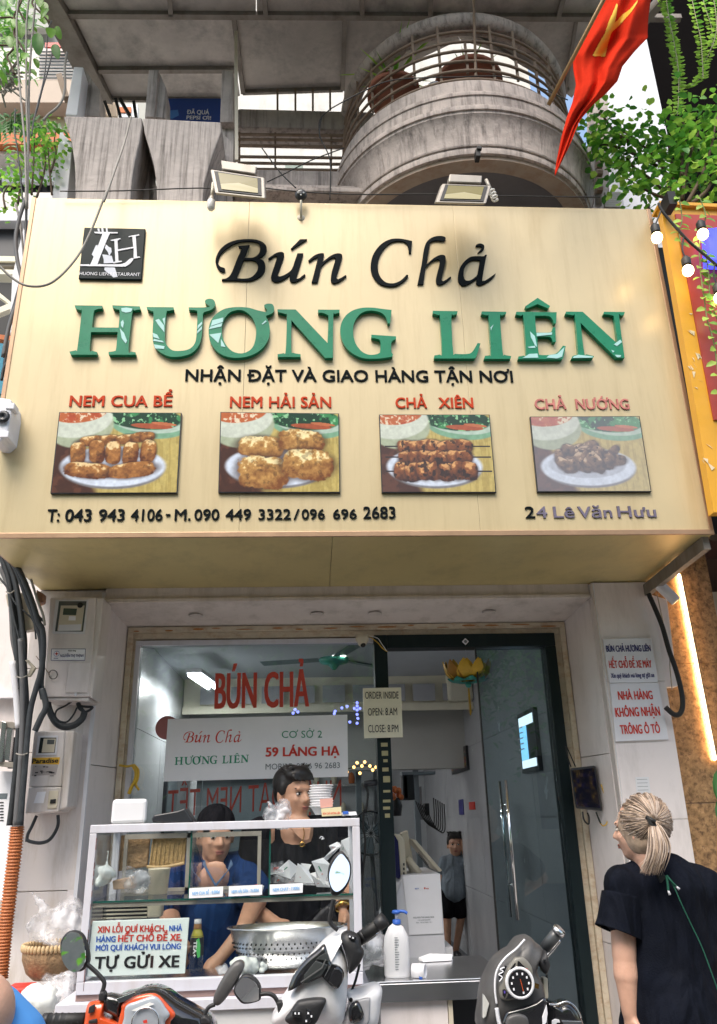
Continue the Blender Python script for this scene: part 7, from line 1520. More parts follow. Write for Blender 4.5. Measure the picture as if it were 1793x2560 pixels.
# ---- standing man behind the case
Mn=crop(400,1880,.32338)
def X1(a,b,dy=0): return P(*Mn(a,b),Y=-.42+dy)
man=thing('person','standing man with spiky black hair in a black open-collared top, leaning over the display case and looking right','person',(X1(1050,500).x,-.42,.12)); random.seed(31)
man['label']='standing man with spiky black hair and black top behind the display case, looking right'
sk=MB(); hc=X1(1035,330); Mh=head_parts(man,hc,math.radians(38),math.radians(4),1.0,sk,M['skin'],M['hairb'],'short',tilt=math.radians(-4))
ch=X1(1060,640); ch.z-=.0; hp=ch+Vector((.02,.04,-.52))
nk=hc+Vector((.015,.03,-.13)); sk.cap(nk,ch+Vector((0,.0,.02)),.055,.085)
ls_=ch+Vector((-.19,.03,.0)); rs_=ch+Vector((.20,.03,.02))
el_r=P(*S4(1560,420),Y=-.40); wr_r=P(*S4(1505,640),Y=-.60); hd_r=P(*S4(1530,790),Y=-.66)
el_l=ls_+Vector((-.04,.0,-.28)); wr_l=el_l+Vector((.14,-.16,-.06))
for a,b,ra,rb in ((rs_,el_r,.052,.042),(el_r,wr_r,.042,.028),(ls_,el_l,.052,.042),(el_l,wr_l,.042,.028),(ch,hp,.075,.09)): sk.cap(a,b,ra,rb)
hand(sk,wr_r+(hd_r-wr_r)*.4,hd_r-wr_r,(-1,0,.2)); hand(sk,wr_l,(.8,-.5,-.3),(0,0,-1))
for sx in (-.09,.09): sk.cap(hp+Vector((sx,0,0)),(hp.x+sx,-.36,.62),.085,.06).cap((hp.x+sx,-.36,.62),(hp.x+sx,-.34,.2),.058,.042)
blob(sk,'body',M['skin'],man,.008,2)
sh=MB(); 
for a,b,ra,rb in ((ls_+Vector((.03,0,.0)),hp+Vector((-.05,0,0)),.085,.10),(rs_-Vector((.03,0,0)),hp+Vector((.05,0,0)),.085,.10),(ls_,rs_,.07,.07),(ch+Vector((0,.03,-.1)),hp,.12,.15),(rs_,el_r+(wr_r-el_r)*.05,.072,.058),(ls_,el_l,.072,.060),(nk+Vector((-.06,.05,-.03)),ls_,.035,.05),(nk+Vector((.06,.05,-.03)),rs_,.035,.05)): sh.cap(a,b,ra,rb)
blob(sh,'shirt',M['blackc'],man,.010,3)
# open collar shows skin
MB().slab([X1(a,b,-.115) for a,b in ((1005,585),(1170,585),(1155,680),(1110,690),(1060,650))],(0,.02,0)).build('open_neck',M['skin'],man,bevel=.004)
MB().tube(spl([X1(a,b,-.125) for a,b in ((1110,585),(1115,640),(1100,695))]),.0022,6).build('necklace',M['gold'],man,smooth=True); MB().lathe(X1(1100,715,-.13),[(.006,0),(.011,.002),(.012,-.002),(.006,-.001)],14,axis=(0,-1,0)).build('pendant',M['gold'],man,smooth=True)
MB().tube(spl([X1(a,b,-.13) for a,b in ((1235,668),(1245,655),(1262,660),(1250,675),(1272,668))]),.002,6).build('shirt_emblem',M['white'],man)
tr_=MB(); 
for sx in (-.09,.09): tr_.cap(hp+Vector((sx*.8,0,.02)),(hp.x+sx,-.36,.62),.115,.085).cap((hp.x+sx,-.36,.62),(hp.x+sx,-.34,.18),.08,.07)
blob(tr_,'trousers',M['blackc'],man,.012,2)
for sx in (-.09,.09): MB().ell((hp.x+sx,-.40,.155),(.045,.11,.035)).build('shoe',M['dark'],man,smooth=True)
dw=(hd_r-wr_r).normalized(); MB().tube([wr_r+dw*.0,wr_r+dw*.022],.034,16,False).build('wrist_watch',M['gold'],man,smooth=True,solid=.003)
# ---- seated man in navy shirt and black cap
bm_=thing('person','seated man in black cap and open navy shirt behind the display case','person',(X1(440,800).x,-.42,.12)); random.seed(32)
sk=MB(); hc=X1(432,655); head_parts(bm_,hc,math.radians(20),math.radians(6),1.02,sk,M['skin'],None,'cap')
ch=X1(430,960,.02); nk=hc+Vector((-.0,.03,-.13)); hp=ch+Vector((0,.05,-.46)); ls_=X1(150,930,.05); rs_=X1(660,900,.05)
el_l=P(*S4(510,690),Y=-.45); wr_l=P(*S4(560,830),Y=-.62); el_r=P(*S4(1010,620),Y=-.50); wr_r=P(*S4(940,780),Y=-.66); hd=P(*S4(815,940),Y=-.70)
for a,b,ra,rb in ((nk,ch,.056,.09),(ls_,el_l,.055,.045),(el_l,wr_l,.045,.03),(rs_,el_r,.055,.05),(el_r,wr_r,.048,.032),(wr_r,hd,.03,.026),(ch,hp,.075,.09)): sk.cap(a,b,ra,rb)
hand(sk,hd,(-.6,-.3,-.6),(0,-.5,-1),1); hand(sk,wr_l,(.5,-.4,-.7),(0,-.5,-1),1)
for sx in (-.1,.1): sk.cap(hp+Vector((sx,0,-.05)),(hp.x+sx*1.6,-.62,hp.z-.08),.08,.06).cap((hp.x+sx*1.6,-.62,hp.z-.08),(hp.x+sx*1.5,-.60,.2),.055,.04)
blob(sk,'body',M['skin'],bm_,.008,2)
sh=MB()
for a,b,ra,rb in ((ls_+Vector((.05,0,-.02)),hp+Vector((-.07,0,0)),.09,.12),(rs_-Vector((.05,0,.02)),hp+Vector((.07,0,0)),.09,.12),(ls_+Vector((.04,0,0)),rs_-Vector((.04,0,0)),.075,.075),(ch+Vector((0,.04,-.15)),hp,.13,.17),(ls_,ls_.lerp(el_l,.72),.085,.085),(rs_,rs_.lerp(el_r,.72),.085,.085)): sh.cap(a,b,ra,rb)
blob(sh,'shirt',M['navy'],bm_,.010,3)
MB().lathe(X1(430,950,-.088),[(0,-.062),(.016,-.052),(.032,-.022),(.042,.012),(.044,.034),(.030,.050),(0,.056)],20,sy=.22).build('open_neck',M['skin'],bm_,smooth=True)
for pts in ([(345,830),(330,870),(425,1040),(432,1020),(365,900)],[(548,830),(565,870),(432,1045),(425,1025),(520,920)]): MB().slab([X1(a,b,-.112) for a,b in pts],(0,.012,0)).build('collar',flat('pale_navy_collar',(.10,.17,.30),.8),bm_,bevel=.002)
tr_=MB()
for sx in (-.1,.1): tr_.cap(hp+Vector((sx,0,-.05)),(hp.x+sx*1.6,-.62,hp.z-.08),.10,.08).cap((hp.x+sx*1.6,-.62,hp.z-.08),(hp.x+sx*1.5,-.60,.2),.075,.06)
blob(tr_,'trousers',M['dark'],bm_,.012,2)
for sx in (-.15,.15): MB().ell((hp.x+sx,-.66,.155),(.045,.11,.035)).build('shoe',M['dark'],bm_,smooth=True)
st=thing('stool','red plastic stool under the seated man behind the case','stool',(hp.x,hp.y,.12)); MB().box(hp.x-.16,hp.x+.16,hp.y-.14,hp.y+.16,hp.z-.19,hp.z-.16).build('seat',M['red'],st,bevel=.01)
for sx in (-.14,.12):
    for sy in (-.12,.12): MB().box(hp.x+sx,hp.x+sx+.025,hp.y+sy,hp.y+sy+.025,.12,hp.z-.191).build('leg',M['red'],st)
# ---- child in the corridor
Kd=lambda a,b,dy=0: P(*A4(a-18,b),Y=4.0+dy)
kid=thing('person','small boy in grey t-shirt and black shorts standing in the corridor with one hand raised to his ear','person',(Kd(730,1010).x,4.0,.36))
kid['label']='small boy in grey t-shirt and black shorts deep in the corridor, hand at his ear'
sk=MB(); hc=Kd(745,375); s_=.95; head_parts(kid,hc,math.radians(-6),0,s_,sk,M['skin'],M['hairb'],'short')
z0=.36; ch=Kd(740,520); ch.y+=.02; hp=Kd(730,690); ft=[Kd(690,1020),Kd(745,1030)]
ls_=Kd(670,490); rs_=Kd(800,480); e1=Kd(650,600); w1=Kd(655,700); e2=Kd(835,490,-.06); w2=Kd(805,400,-.06)
for a,b,ra,rb in ((hc+Vector((0,.02,-.1)),ch,.04,.07),(ls_,e1,.04,.032),(e1,w1,.03,.024),(rs_,e2,.04,.034),(e2,w2,.032,.024),(ch,hp,.07,.08),(Kd(690,720),Kd(690,870),.062,.045),(Kd(690,870),Vector((Kd(690,1020).x,4,.41)),.042,.028),(Kd(775,720),Kd(790,870),.062,.045),(Kd(790,870),Vector((Kd(745,1020).x,4,.41)),.042,.028)): sk.cap(a,b,ra,rb)
hand(sk,w2,(.0,-.1,1),(-1,0,0),.7); hand(sk,w1,(0,0,-1),(1,0,0),.7); blob(sk,'body',M['skin'],kid,.008,1)
sh=MB()
for a,b,ra,rb in ((ls_,rs_,.05,.05),(ch,Kd(735,680),.115,.14),(ls_,ls_.lerp(e1,.55),.055,.055),(rs_,rs_.lerp(e2,.6),.055,.055)): sh.cap(a,b,ra,rb)
blob(sh,'t_shirt',M['greyc'],kid,.012,2)
sh=MB()
for a,b,ra,rb in ((Kd(705,710),Kd(692,830),.09,.085),(Kd(760,710),Kd(780,830),.09,.085),(Kd(700,700),Kd(765,700),.1,.1)): sh.cap(a,b,ra,rb)
blob(sh,'shorts',M['blackc'],kid,.012,1)
for p in ft: MB().ell((p.x,3.94,.385),(.04,.09,.03)).build('sandal',M['dark'],kid,smooth=True)
# ---- woman in the foreground
Wm=crop(1350,1960,.27550); YW=-1.35
def Wp(a,b,dy=0): return P(*Wm(a,b),Y=YW+dy)
wo=thing('person','woman seen from behind with ash blonde ponytail and dark navy t-shirt beside the right pier','person',(Wp(1200,1500).x,YW,.12)); random.seed(33)
sk=MB(); hc=Wp(905,430); sc_w=.90
Mh=head_parts(wo,hc,math.radians(-132),math.radians(0),sc_w,sk,M['skinl'])
c7=Wp(1030,760,.03); ls_=Wp(740,900,.0); rs_=Wp(1570,930,.03); hipz=.95
hp=Vector((Wp(1290,2150).x,YW+.02,.92))
sk.cap(hc+Vector((.015,-.01,-.08)),c7,.052,.07)
el=Wp(765,1560,-.02); wr=Wp(815,2080,-.03); elr=Wp(1850,1330,.06); wrr=Wp(1750,1700,-.05)
for a,b,ra,rb in ((ls_,el,.048,.040),(el,el.lerp(wr,.35),.038,.041),(el.lerp(wr,.35),wr,.041,.025),(rs_,elr,.048,.04),(elr,wrr,.04,.027),(c7,hp,.05,.09)): sk.cap(a,b,ra,rb)
hand(sk,wr,(.25,.1,-1),(.9,0,.3),.95,.7,-1); hand(sk,wrr,(-.4,-.3,-.8),(0,1,0),.95,.8)
for sx in (-.09,.09): sk.cap(hp+Vector((sx,0,-.02)),(hp.x+sx,YW+.01,.52),.085,.058).cap((hp.x+sx,YW+.01,.52),(hp.x+sx,YW+.03,.19),.056,.04)
blob(sk,'body',M['skinl'],wo,.0065,2)
sh=MB()
bt=Vector((Wp(1270,2300).x,YW+.0,Wp(1270,2300).z))
for a,b,ra,rb in ((Wp(790,930,.02),Wp(1000,800,.02),.072,.058),(Wp(1480,920,.04),Wp(1080,780,.03),.065,.05),(Wp(900,1000,.02),Wp(1450,1000,.04),.075,.075),(Wp(1150,1000,.02),Wp(1230,1600,.02),.135,.125),(Wp(1000,1050,.02),Wp(1060,2300,.02),.095,.115),(Wp(1350,1050,.03),Wp(1400,2300,.02),.095,.115),(Wp(1200,1600,.02),bt,.13,.16),
    (Wp(770,940,.0),Wp(740,1180,-.01),.070,.062),(Wp(735,1100,-.01),Wp(728,1200,-.01),.06,.06),(Wp(1520,950,.03),Wp(1720,1180,.05),.068,.075)): sh.cap(a,b,ra,rb,18)
sh.ell(ls_,.066).cap(ls_,Wp(900,860,.02),.064,.06); o=blob(sh,'t_shirt',M['dnavy'],wo,.009,5)
MB().tube(spl([Wp(745,1010,-.005),Wp(735,1150,-.01),Wp(722,1280,-.012),Wp(710,1350,-.014)],5),[.064+.010*i/15 for i in range(16)],26,False).build('sleeve',M['dnavy'],wo,smooth=True,solid=-.004)
tx=bpy.data.textures.new('fold','CLOUDS'); tx.noise_scale=.13; tx.noise_depth=1; q_=o.modifiers.new('d','DISPLACE'); q_.texture=tx; q_.strength=.022; q_.mid_level=.5
# cloth folds radiating from the upper back
fd_=MB()
for (a,b),(c_,d_) in (((1150,900),(1130,1500)),((1230,900),(1330,1350)),((960,900),(830,1250)),((1060,950),(980,1400)),((1350,900),(1480,1250)),((1000,1900),(1500,1980)),((900,2050),(1350,2180))):
    p=[Wp(a,b,-.095),Wp((a+c_)/2+10,(b+d_)/2,-.108),Wp(c_,d_,-.10)]; fd_.tube(spl(p,8),[.003+.007*math.sin(math.pi*i/16) for i in range(17)],8)
# (folds are kept inside the shirt surface relief)
tr_=MB()
for sx in (-.09,.09): tr_.cap(hp+Vector((sx,0,.0)),(hp.x+sx,YW+.01,.52),.115,.085).cap((hp.x+sx,YW+.01,.52),(hp.x+sx,YW+.03,.19),.08,.065)
blob(tr_,'trousers',M['dnavy'],wo,.012,2)
for sx in (-.09,.09): MB().ell((hp.x+sx,YW+.07,.155),(.042,.12,.035)).build('shoe',M['white'],wo,smooth=True)
# hair: scalp mass combed back plus strands and ponytail
hb=MB(); hb.ell(Wp(928,385,-.004),(.083,.090,.086),24,16).ell(Wp(945,465,-.014),(.072,.072,.074),20,14).ell(Wp(1000,340,-.03),(.055,.05,.045),16,10)
hq=MB(); hq.ell((0,.030,.050),(.083,.090,.084),22,14); put(hb,hq,Mh); blob(hb,'hair',M['ghair'],wo,.006,3)
st_=MB(); random.seed(34)
gather=Wp(1020,330,-.085)
hg2=mat('dark_blonde_strand',(.20,.145,.11),.5,var=.3,scale=60); hg3=mat('light_blonde_strand',(.50,.40,.33),.45,var=.2,scale=60); stl=[st_,MB(),MB()]
for k in range(560):
    th=random.uniform(0,2*math.pi); ctr=Mh@Vector((0,.028,.040)); n_=Vector((math.cos(th),random.uniform(-.9,.35),math.sin(th))).normalized(); p0=ctr+n_*.0855
    if p0.z<ctr.z-.09: continue
    bow=random.uniform(.0880,.0935); pts=[p0]
    for u in (.3,.6,.85):
        m_=(p0*(1-u)+gather*u)-ctr; m_=m_.normalized()*bow+Vector((0,0,.004*math.sin(u*3+k))); pts.append(ctr+m_)
    q_=spl(pts+[gather+rv(.010)],4); n2_=len(q_); r_=random.uniform(.0009,.0019); stl[k%3].tube(q_,[r_]*n2_,4)
for k in range(40):   # flyaway wisps
    th=random.uniform(-.3,3.4); p0=Wp(925,400)+Vector((math.cos(th)*.088,random.uniform(-.06,.02),math.sin(th)*.092)); stl[2].tube(spl([p0,p0*1+rv(.012)+Vector((0,-.004,.004)),p0+rv(.02)+Vector((0,-.01,-.012))],4),.0006,3)
stl[1].build('hair_strands',hg2,wo,smooth=True,kind='stuff'); stl[2].build('hair_strands',hg3,wo,smooth=True,kind='stuff')
st_.build('hair_strands',M['ghair'],wo,smooth=True,kind='stuff')
ptl=[MB(),MB(),MB()]
for k in range(330):
    u=random.gauss(0,.5); v=random.uniform(-1,1); w=random.random(); e=random.uniform(-60,45)
    pts=[Wp(1020+u*15,325+v*12,-.085),Wp(1048+u*60,430,-.12+v*.018),Wp(1068+u*85,560,-.132+v*.024),Wp(1050+u*90,680,-.135+v*.024),Wp(1000+u*95,790+e,-.128+v*.02)]
    q_=spl([p+rv(.0015) for p in pts],5); n_=len(q_); r_=random.uniform(.0012,.0026); ptl[k%3].tube(q_,[r_*(1-.8*(i/(n_-1))**3) for i in range(n_)],4)
for b_,m_ in zip(ptl,(M['ghair'],hg2,hg3)): b_.build('ponytail',m_,wo,smooth=True,kind='stuff')
MB().tube([Wp(965,300,-.105),Wp(1045,345,-.125)],.007,8).build('hair_clip',M['rubber'],wo,smooth=True)
mb=MB()
for k in range(7): a=Wp(970+k*12,300+k*7,-.118); mb.tube([a,a+Vector((.004,-.004,-.022))],.002,5)
mb.build('clip_teeth',M['rubber'],wo)
MB().tube(spl([Wp(705,460,.06),Wp(740,455,.03),Wp(800,450,-.01)]),.0024,6).build('glasses_temple',M['rubber'],wo); MB().tube([Wp(730+22*math.cos(t_*.5),488+36*math.sin(t_*.5),.07) for t_ in range(14)],.002,5).build('glasses_rim',M['rubber'],wo)
MB().ell(Wp(806,498,-.032),(.004,.004,.004)).build('earring',M['steel'],wo)
MB().tube(spl([Wp(1145,830,-.125),Wp(1210,920,-.13),Wp(1290,1100,-.135),Wp(1380,1290,-.13),Wp(1470,1480,-.13),Wp(1560,1720,-.135),Wp(1640,1950,-.13)]),.0021,6).build('green_cord',flat('green_cord',(.006,.085,.05),.8),wo,smooth=True)
MB().tube(spl([Wp(1145,830,-.128),Wp(1160,900,-.13),Wp(1165,965,-.13)]),.004,6).build('cord_knot',flat('green_cord',(.006,.085,.05),.8),wo,smooth=True); MB().tube(spl([Wp(1150,830,-.13),Wp(1200,890,-.135),Wp(1240,930,-.13)]),.003,6).build('cord_end',flat('green_cord',(.006,.085,.05),.8),wo)
for a,b,c_,d_ in ((1162,960,1180,1005),(1232,925,1265,955)): MB().tube([Wp(a,b,-.13),Wp(c_,d_,-.13)],[.0025,.0045],8).build('cord_tip',M['white'],wo,smooth=True)
MB().slab([Wp(a,b,-.118) for a,b in ((1060,820),(1110,790),(1150,850),(1100,900))],(0,.012,0)).build('strap_buckle',M['rubber'],wo,bevel=.002)
pp=thing('folded_papers','white papers tucked under the right arm of the woman','papers',Wp(1530,1650,-.02))
for k in range(4): MB().slab([Wp(a+k*6,b,-.06+k*.006) for a,b in ((1490,1390),(1540,1500),(1580,1700),(1600,1900),(1560,1850),(1470,1500))],(0,.003,0)).build('sheet',M['paper'] if k!=1 else flat('violet_edge',(.35,.3,.5),.6),pp)
# ---- blue sleeve person at the lower left corner
E4b=crop(0,1980,.31095); YB=-2.75
def Bp(a,b,dy=0): return P(*E4b(a,b),Y=YB+dy)
bp=thing('person','person in bright blue cut off at the lower left corner, bare upper arm showing','person',(Bp(-150,1900).x,YB,0))
sk=MB(); sk.cap(Bp(-215,1760,-.07),Bp(-700,1700,-.07),.060,.045).cap(Bp(-165,1760,-.06),Bp(-200,2050),.055,.06); hand(sk,Bp(-1050,1600,-.05),(-1,.3,.2),(0,0,-1)); sk.cap(Bp(-700,1700,-.07),Bp(-1050,1600,-.05),.04,.028)
tor=Bp(-30,2300); sk.cap(Bp(-130,2000),tor,.05,.09); hd_=Bp(-1000,2300,-.1); sk.cap(Bp(-300,2150),hd_,.06,.055); head_parts(bp,hd_+Vector((-.10,0,.03)),math.radians(-100),math.radians(10),1,sk,M['skinl'],M['hairb'],'short')
for sx in (-.1,.1): sk.cap(tor+Vector((sx,0,-.1)),(tor.x+sx,YB,.5),.09,.06).cap((tor.x+sx,YB,.5),(tor.x+sx,YB,.08),.055,.04)
blob(sk,'body',M['skinl'],bp,.01,2)
sh=MB(); sh.cap(Bp(-190,1950),Bp(-60,2150),.082,.09).cap(Bp(-220,2050),Bp(-180,2500),.09,.15); blob(sh,'blue_shirt',flat('bright_blue_cloth',(.06,.24,.58),.85),bp,.01,3)
tr_=MB()
for sx in (-.1,.1): tr_.cap(tor+Vector((sx,0,-.05)),(tor.x+sx,YB,.5),.115,.085).cap((tor.x+sx,YB,.5),(tor.x+sx,YB,.12),.08,.065)
blob(tr_,'trousers',M['dark'],bp,.014,2)
# ---------------------------------------------------------------- motor scooters
def pillow(root,name,pts,tf,Y,th,m,sm=True,dome=1.0,per=4,sub=0,flatm=False):
    ol=outline(pts,False,per) if sm else pts
    ring=[P(*tf(a,b),Y=Y) for a,b in ol]; n=len(ring); c=sum(ring,Vector())/n; vs=[];fs=[]
    prof=[(.90,th),(1.0,th*.75),(1.0,th*.35),(.975,th*.14),(.90,-th*.04*dome),(.74,-th*.20*dome),(.45,-th*.30*dome)]
    for s,dy in prof: vs+=[c+(p-c)*s+Vector((0,dy,0)) for p in ring]
    k=len(vs); vs.append(c+Vector((0,-th*.33*dome,0))); vs.append(c+Vector((0,th,0)))
    for i in range(len(prof)-1):
        for j in range(n): fs.append((i*n+j,i*n+(j+1)%n,(i+1)*n+(j+1)%n,(i+1)*n+j))
    for j in range(n): fs.append(((len(prof)-1)*n+j,(len(prof)-1)*n+(j+1)%n,k)); fs.append(((j+1)%n,j,k+1))
    return MB().add(vs,fs).build(name,m,root,smooth=True)
def stalk(root,pts,tf,Y,r,name='mirror_stalk',m=None): return MB().tube(spl([P(*tf(*p_),Y=Y) for p_ in pts],6),r,10).build(name,m or M['bmatt'],root,smooth=True)
def quadp(root,name,pts,tf,Y,th,m,bev=.002): return MB().slab([P(*tf(*p_),Y=Y) for p_ in pts],(0,th,0)).build(name,m,root,bevel=bev)
def mirror(root,outer,inner,tf,Y,tiltv=(0,-1,.1),th=.03):
    h=pillow(root,'mirror_housing',outer,tf,Y+.012,th,M['bmatt'],dome=-.3)
    ol=outline(inner,False,4); ring=[P(*tf(a,b),Y=Y) for a,b in ol]; c=sum(ring,Vector())/len(ring); tv=Vector(tiltv).normalized()
    ring=[p+Vector((0,((p-c).dot(Vector((tv.x,0,tv.z))))/(-tv.y)*1.0,0)) for p in ring]; ring=[p+Vector((0,-.008,0)) for p in ring]
    MB().slab(ring,(0,.006,0)).build('mirror_glass',M['mirror'],h); return h
def underbody(root,c,yaw,m,legm,w=.30):
    "fork, wheels, floorboard, seat and tail so the machine stands on the ground; c = steering-head point, nose points away from the camera"
    R=Matrix.Rotation(yaw,3,'Z'); T_=lambda x,y,z:Vector((c.x,c.y,0))+R@Vector((x,y,z)); g=.12
    for y in (.22,-.98):
        cw=T_(0,y,g+.25)
        MB().lathe(cw,[(.16,-.045),(.22,-.05),(.25,-.025),(.255,0),(.25,.025),(.22,.05),(.16,.045)],28,axis=R@Vector((1,0,0))).build('wheel',M['rubber'],root,smooth=True)
        MB().lathe(cw,[(.02,-.03),(.17,-.02),(.175,0),(.17,.02),(.02,.03)],20,axis=R@Vector((1,0,0))).build('rim',M['alu2'],root,smooth=True)
    MB().tube([T_(0,.05,c.z-.1),T_(0,.14,.75),T_(.07,.2,.52),T_(.07,.22,g+.25)],[.05,.045,.025,.025],10).build('fork',M['bmatt'],root,smooth=True)
    mb=MB(); mb.cap(T_(0,.02,c.z-.25),T_(0,.08,.5),.10,.12).cap(T_(0,.05,.5),T_(0,-.4,.36),.12,.10).cap(T_(0,-.45,.45),T_(0,-.85,.62),.15,.14).cap(T_(0,-.5,.62),T_(0,-1.15,.72),.14,.08); blob(mb,'body_shell',m,root,.018,4)
    mb=MB(); mb.cap(T_(0,-.45,.74),T_(0,-1.1,.80),.13,.10); blob(mb,'seat',M['bmatt'],root,.018,3)
Ws=crop(560,2180,.27363); YM=-1.62
ws=thing('motor_scooter','white scooter with dark dashboard and black grip parked in front of the display case','scooter',(P(*Ws(800,1200),Y=YM).x,YM,.12))
hd0=P(*Ws(820,1200),Y=YM+.05)
underbody(ws,hd0,0.12,M['bwhite'],None)
pillow(ws,'handlebar_cowl',[(1135,528),(1040,560),(930,640),(850,725),(700,900),(590,1090),(530,1180),(480,1260),(430,1420),(700,1460),(1050,1440),(1120,1270),(1132,1100),(1140,900),(1110,760),(1068,640),(1090,570)],Ws,YM,.12,M['bwhite'])
d1=pillow(ws,'dashboard',[(922,668),(850,722),(760,795),(680,885),(620,980),(585,1095),(680,1045),(790,1012),(900,965),(940,1010),(1030,1075),(1085,1010),(1100,930),(1060,868),(990,840),(955,750)],Ws,YM-.048,.03,M['bblack'],dome=.6)
quadp(d1,'display',[(935,735),(965,820),(840,800),(880,765)],Ws,YM-.062,.004,flat('smoked_display',(.05,.055,.055),.1)); quadp(d1,'display',[(838,812),(950,848),(895,945),(720,1025),(735,940),(790,870)],Ws,YM-.064,.004,flat('smoked_display',(.05,.055,.055),.1))
quadp(d1,'chrome_band',[(985,838),(1040,850),(940,1010),(918,962),(930,930)],Ws,YM-.066,.008,M['bblack']); quadp(d1,'trim_line',[(980,835),(1062,862),(1064,870),(985,845),(925,955),(915,960)],Ws,YM-.070,.002,M['steel'],0)
quadp(d1,'glossy_panel',[(1010,880),(1050,885),(1088,930),(1080,1010),(1032,1062),(955,1000)],Ws,YM-.070,.004,M['bblack']); quadp(d1,'trim_line',[(700,1005),(705,1012),(900,880),(935,800),(925,800),(890,872)],Ws,YM-.0695,.002,flat('dash_grey',(.12,.12,.12),.3),0)
l1=pillow(ws,'left_switchgear',[(560,1370),(600,1290),(650,1215),(690,1180),(790,1162),(900,1158),(935,1185),(900,1270),(830,1400),(700,1440)],Ws,YM-.060,.03,M['bmatt'],dome=.7)
quadp(l1,'switch',[(625,1268),(710,1275),(702,1335),(618,1320)],Ws,YM-.078,.006,M['bblack']); quadp(l1,'switch',[(745,1245),(790,1260),(815,1330),(780,1380),(735,1370),(755,1300)],Ws,YM-.078,.006,M['bblack'])
for a,b in ((652,1292),(685,1293),(770,1290),(800,1320),(752,1362)): quadp(l1,'switch_mark',[(a-7,b-9),(a+7,b-9),(a+7,b+9),(a-7,b+9)],Ws,YM-.079,.002,M['paper'],0)
r1=pillow(ws,'right_switchgear',[(1065,605),(1115,550),(1190,560),(1245,605),(1262,690),(1283,745),(1240,850),(1150,940),(1138,870),(1110,750)],Ws,YM-.02,.05,M['bmatt'])
quadp(r1,'switch',[(1125,570),(1195,585),(1215,600),(1205,630),(1150,615)],Ws,YM-.040,.006,M['bblack']); 
for a,b in ((1150,590),(1180,602)): quadp(r1,'switch_mark',[(a-8,b-8),(a+8,b-5),(a+8,b+8),(a-8,b+5)],Ws,YM-.041,.002,M['paper'],0)
g1=MB().tube([P(*Ws(1225,620),Y=YM+.02),P(*Ws(1430,465),Y=YM-.01)],[.0185,.0165],14).build('grip',M['rubber'],ws,smooth=True); MB().tube([P(*Ws(1400,488),Y=YM-.005),P(*Ws(1415,476),Y=YM-.008),P(*Ws(1470,428),Y=YM-.015)],[.0165,.0205,.0205],14).build('bar_end',M['bmatt'],g1,smooth=True)
for k in range(5): a=P(*Ws(1260+k*30,593-k*23),Y=YM+.012); MB().lathe(a,[(.0175,0),(.0192,.003),(.0175,.006)],14,axis=P(*Ws(1430,465),Y=YM)-P(*Ws(1225,620),Y=YM)).build('grip_rib',M['bmatt'],g1,smooth=True)
stalk(ws,[(1040,530),(985,480),(968,430),(985,330),(1000,250)],Ws,YM+.0,.0065)
c5=crop(600,1980,.31095)
mirror(ws,[(812,478),(850,505),(893,580),(890,690),(850,780),(790,835),(738,830),(728,780),(706,690),(715,600),(755,520)],[(812,500),(850,530),(882,590),(878,680),(838,755),(780,795),(738,765),(717,690),(728,615),(765,545)],c5,YM-.02,(.25,-1,.35))
stalk(ws,[(330,1118),(400,1112),(450,1128),(480,1165),(500,1210)],Ws,YM+.0,.006); quadp(ws,'stalk_boot',[(478,1190),(522,1178),(556,1222),(510,1308),(495,1290)],Ws,YM-.01,.03,M['bmatt'],.006)
mirror(ws,[(85,1095),(115,1010),(180,943),(262,955),(330,1035),(338,1130),(318,1185),(190,1212),(130,1175)],[(100,1090),(128,1015),(185,960),(255,972),(315,1040),(322,1120),(308,1165),(195,1190),(145,1160)],Ws,YM-.02,(-.35,-1,-.15))
ls1=pillow(ws,'leg_shield',[(1125,1112),(1250,1072),(1390,1035),(1452,1082),(1442,1200),(1400,1420),(1250,1480),(1050,1450),(1110,1300),(1140,1200)],Ws,YM+.06,.08,M['bwhite'])
pillow(ls1,'recess',[(1190,1190),(1250,1165),(1330,1152),(1338,1200),(1318,1400),(1200,1420),(1160,1300)],Ws,YM+.028,.02,flat('grey_recess',(.38,.38,.40),.4),dome=.3); pillow(ls1,'ignition_lock',[(1148,1235),(1180,1195),(1232,1185),(1282,1300),(1245,1370),(1160,1388),(1140,1310)],Ws,YM+.018,.03,M['bblack'],dome=.8)
c=P(*Ws(1160,1166),Y=YM+.03); MB().lathe(c,[(0,.002),(.005,0),(.006,.004)],10,axis=(0,-1,0)).build('screw',M['rubber'],ls1)
# orange scooter
Os=crop(100,2300,.28607); YO=-1.60
os_=thing('motor_scooter','orange and black scooter with clear instrument lens at the lower left','scooter',(P(*Os(900,900),Y=YO).x,YO,.12))
underbody(os_,P(*Os(900,1050),Y=YO+.05),-.1,M['borange'],None)
pillow(os_,'black_cowl',[(660,690),(800,640),(900,606),(1000,600),(1100,635),(1200,708),(1320,775),(1430,835),(1500,890),(1500,1050),(1100,1150),(680,1100),(600,900)],Os,YO,.10,M['bblack'])
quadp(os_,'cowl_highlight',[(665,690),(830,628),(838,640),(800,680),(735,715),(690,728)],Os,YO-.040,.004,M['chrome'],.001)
pillow(os_,'orange_bezel',[(715,740),(800,682),(900,655),(985,645),(1045,672),(1110,740),(1182,830),(1140,900),(1110,1020),(690,1040),(685,880),(705,800)],Os,YO-.036,.02,M['borange'],dome=.4)
ln1=pillow(os_,'instrument_lens',[(748,755),(850,710),(985,668),(1045,700),(1095,770),(1132,835),(1090,900),(1075,1020),(715,1030),(730,860)],Os,YO-.050,.015,M['lens'],dome=.8)
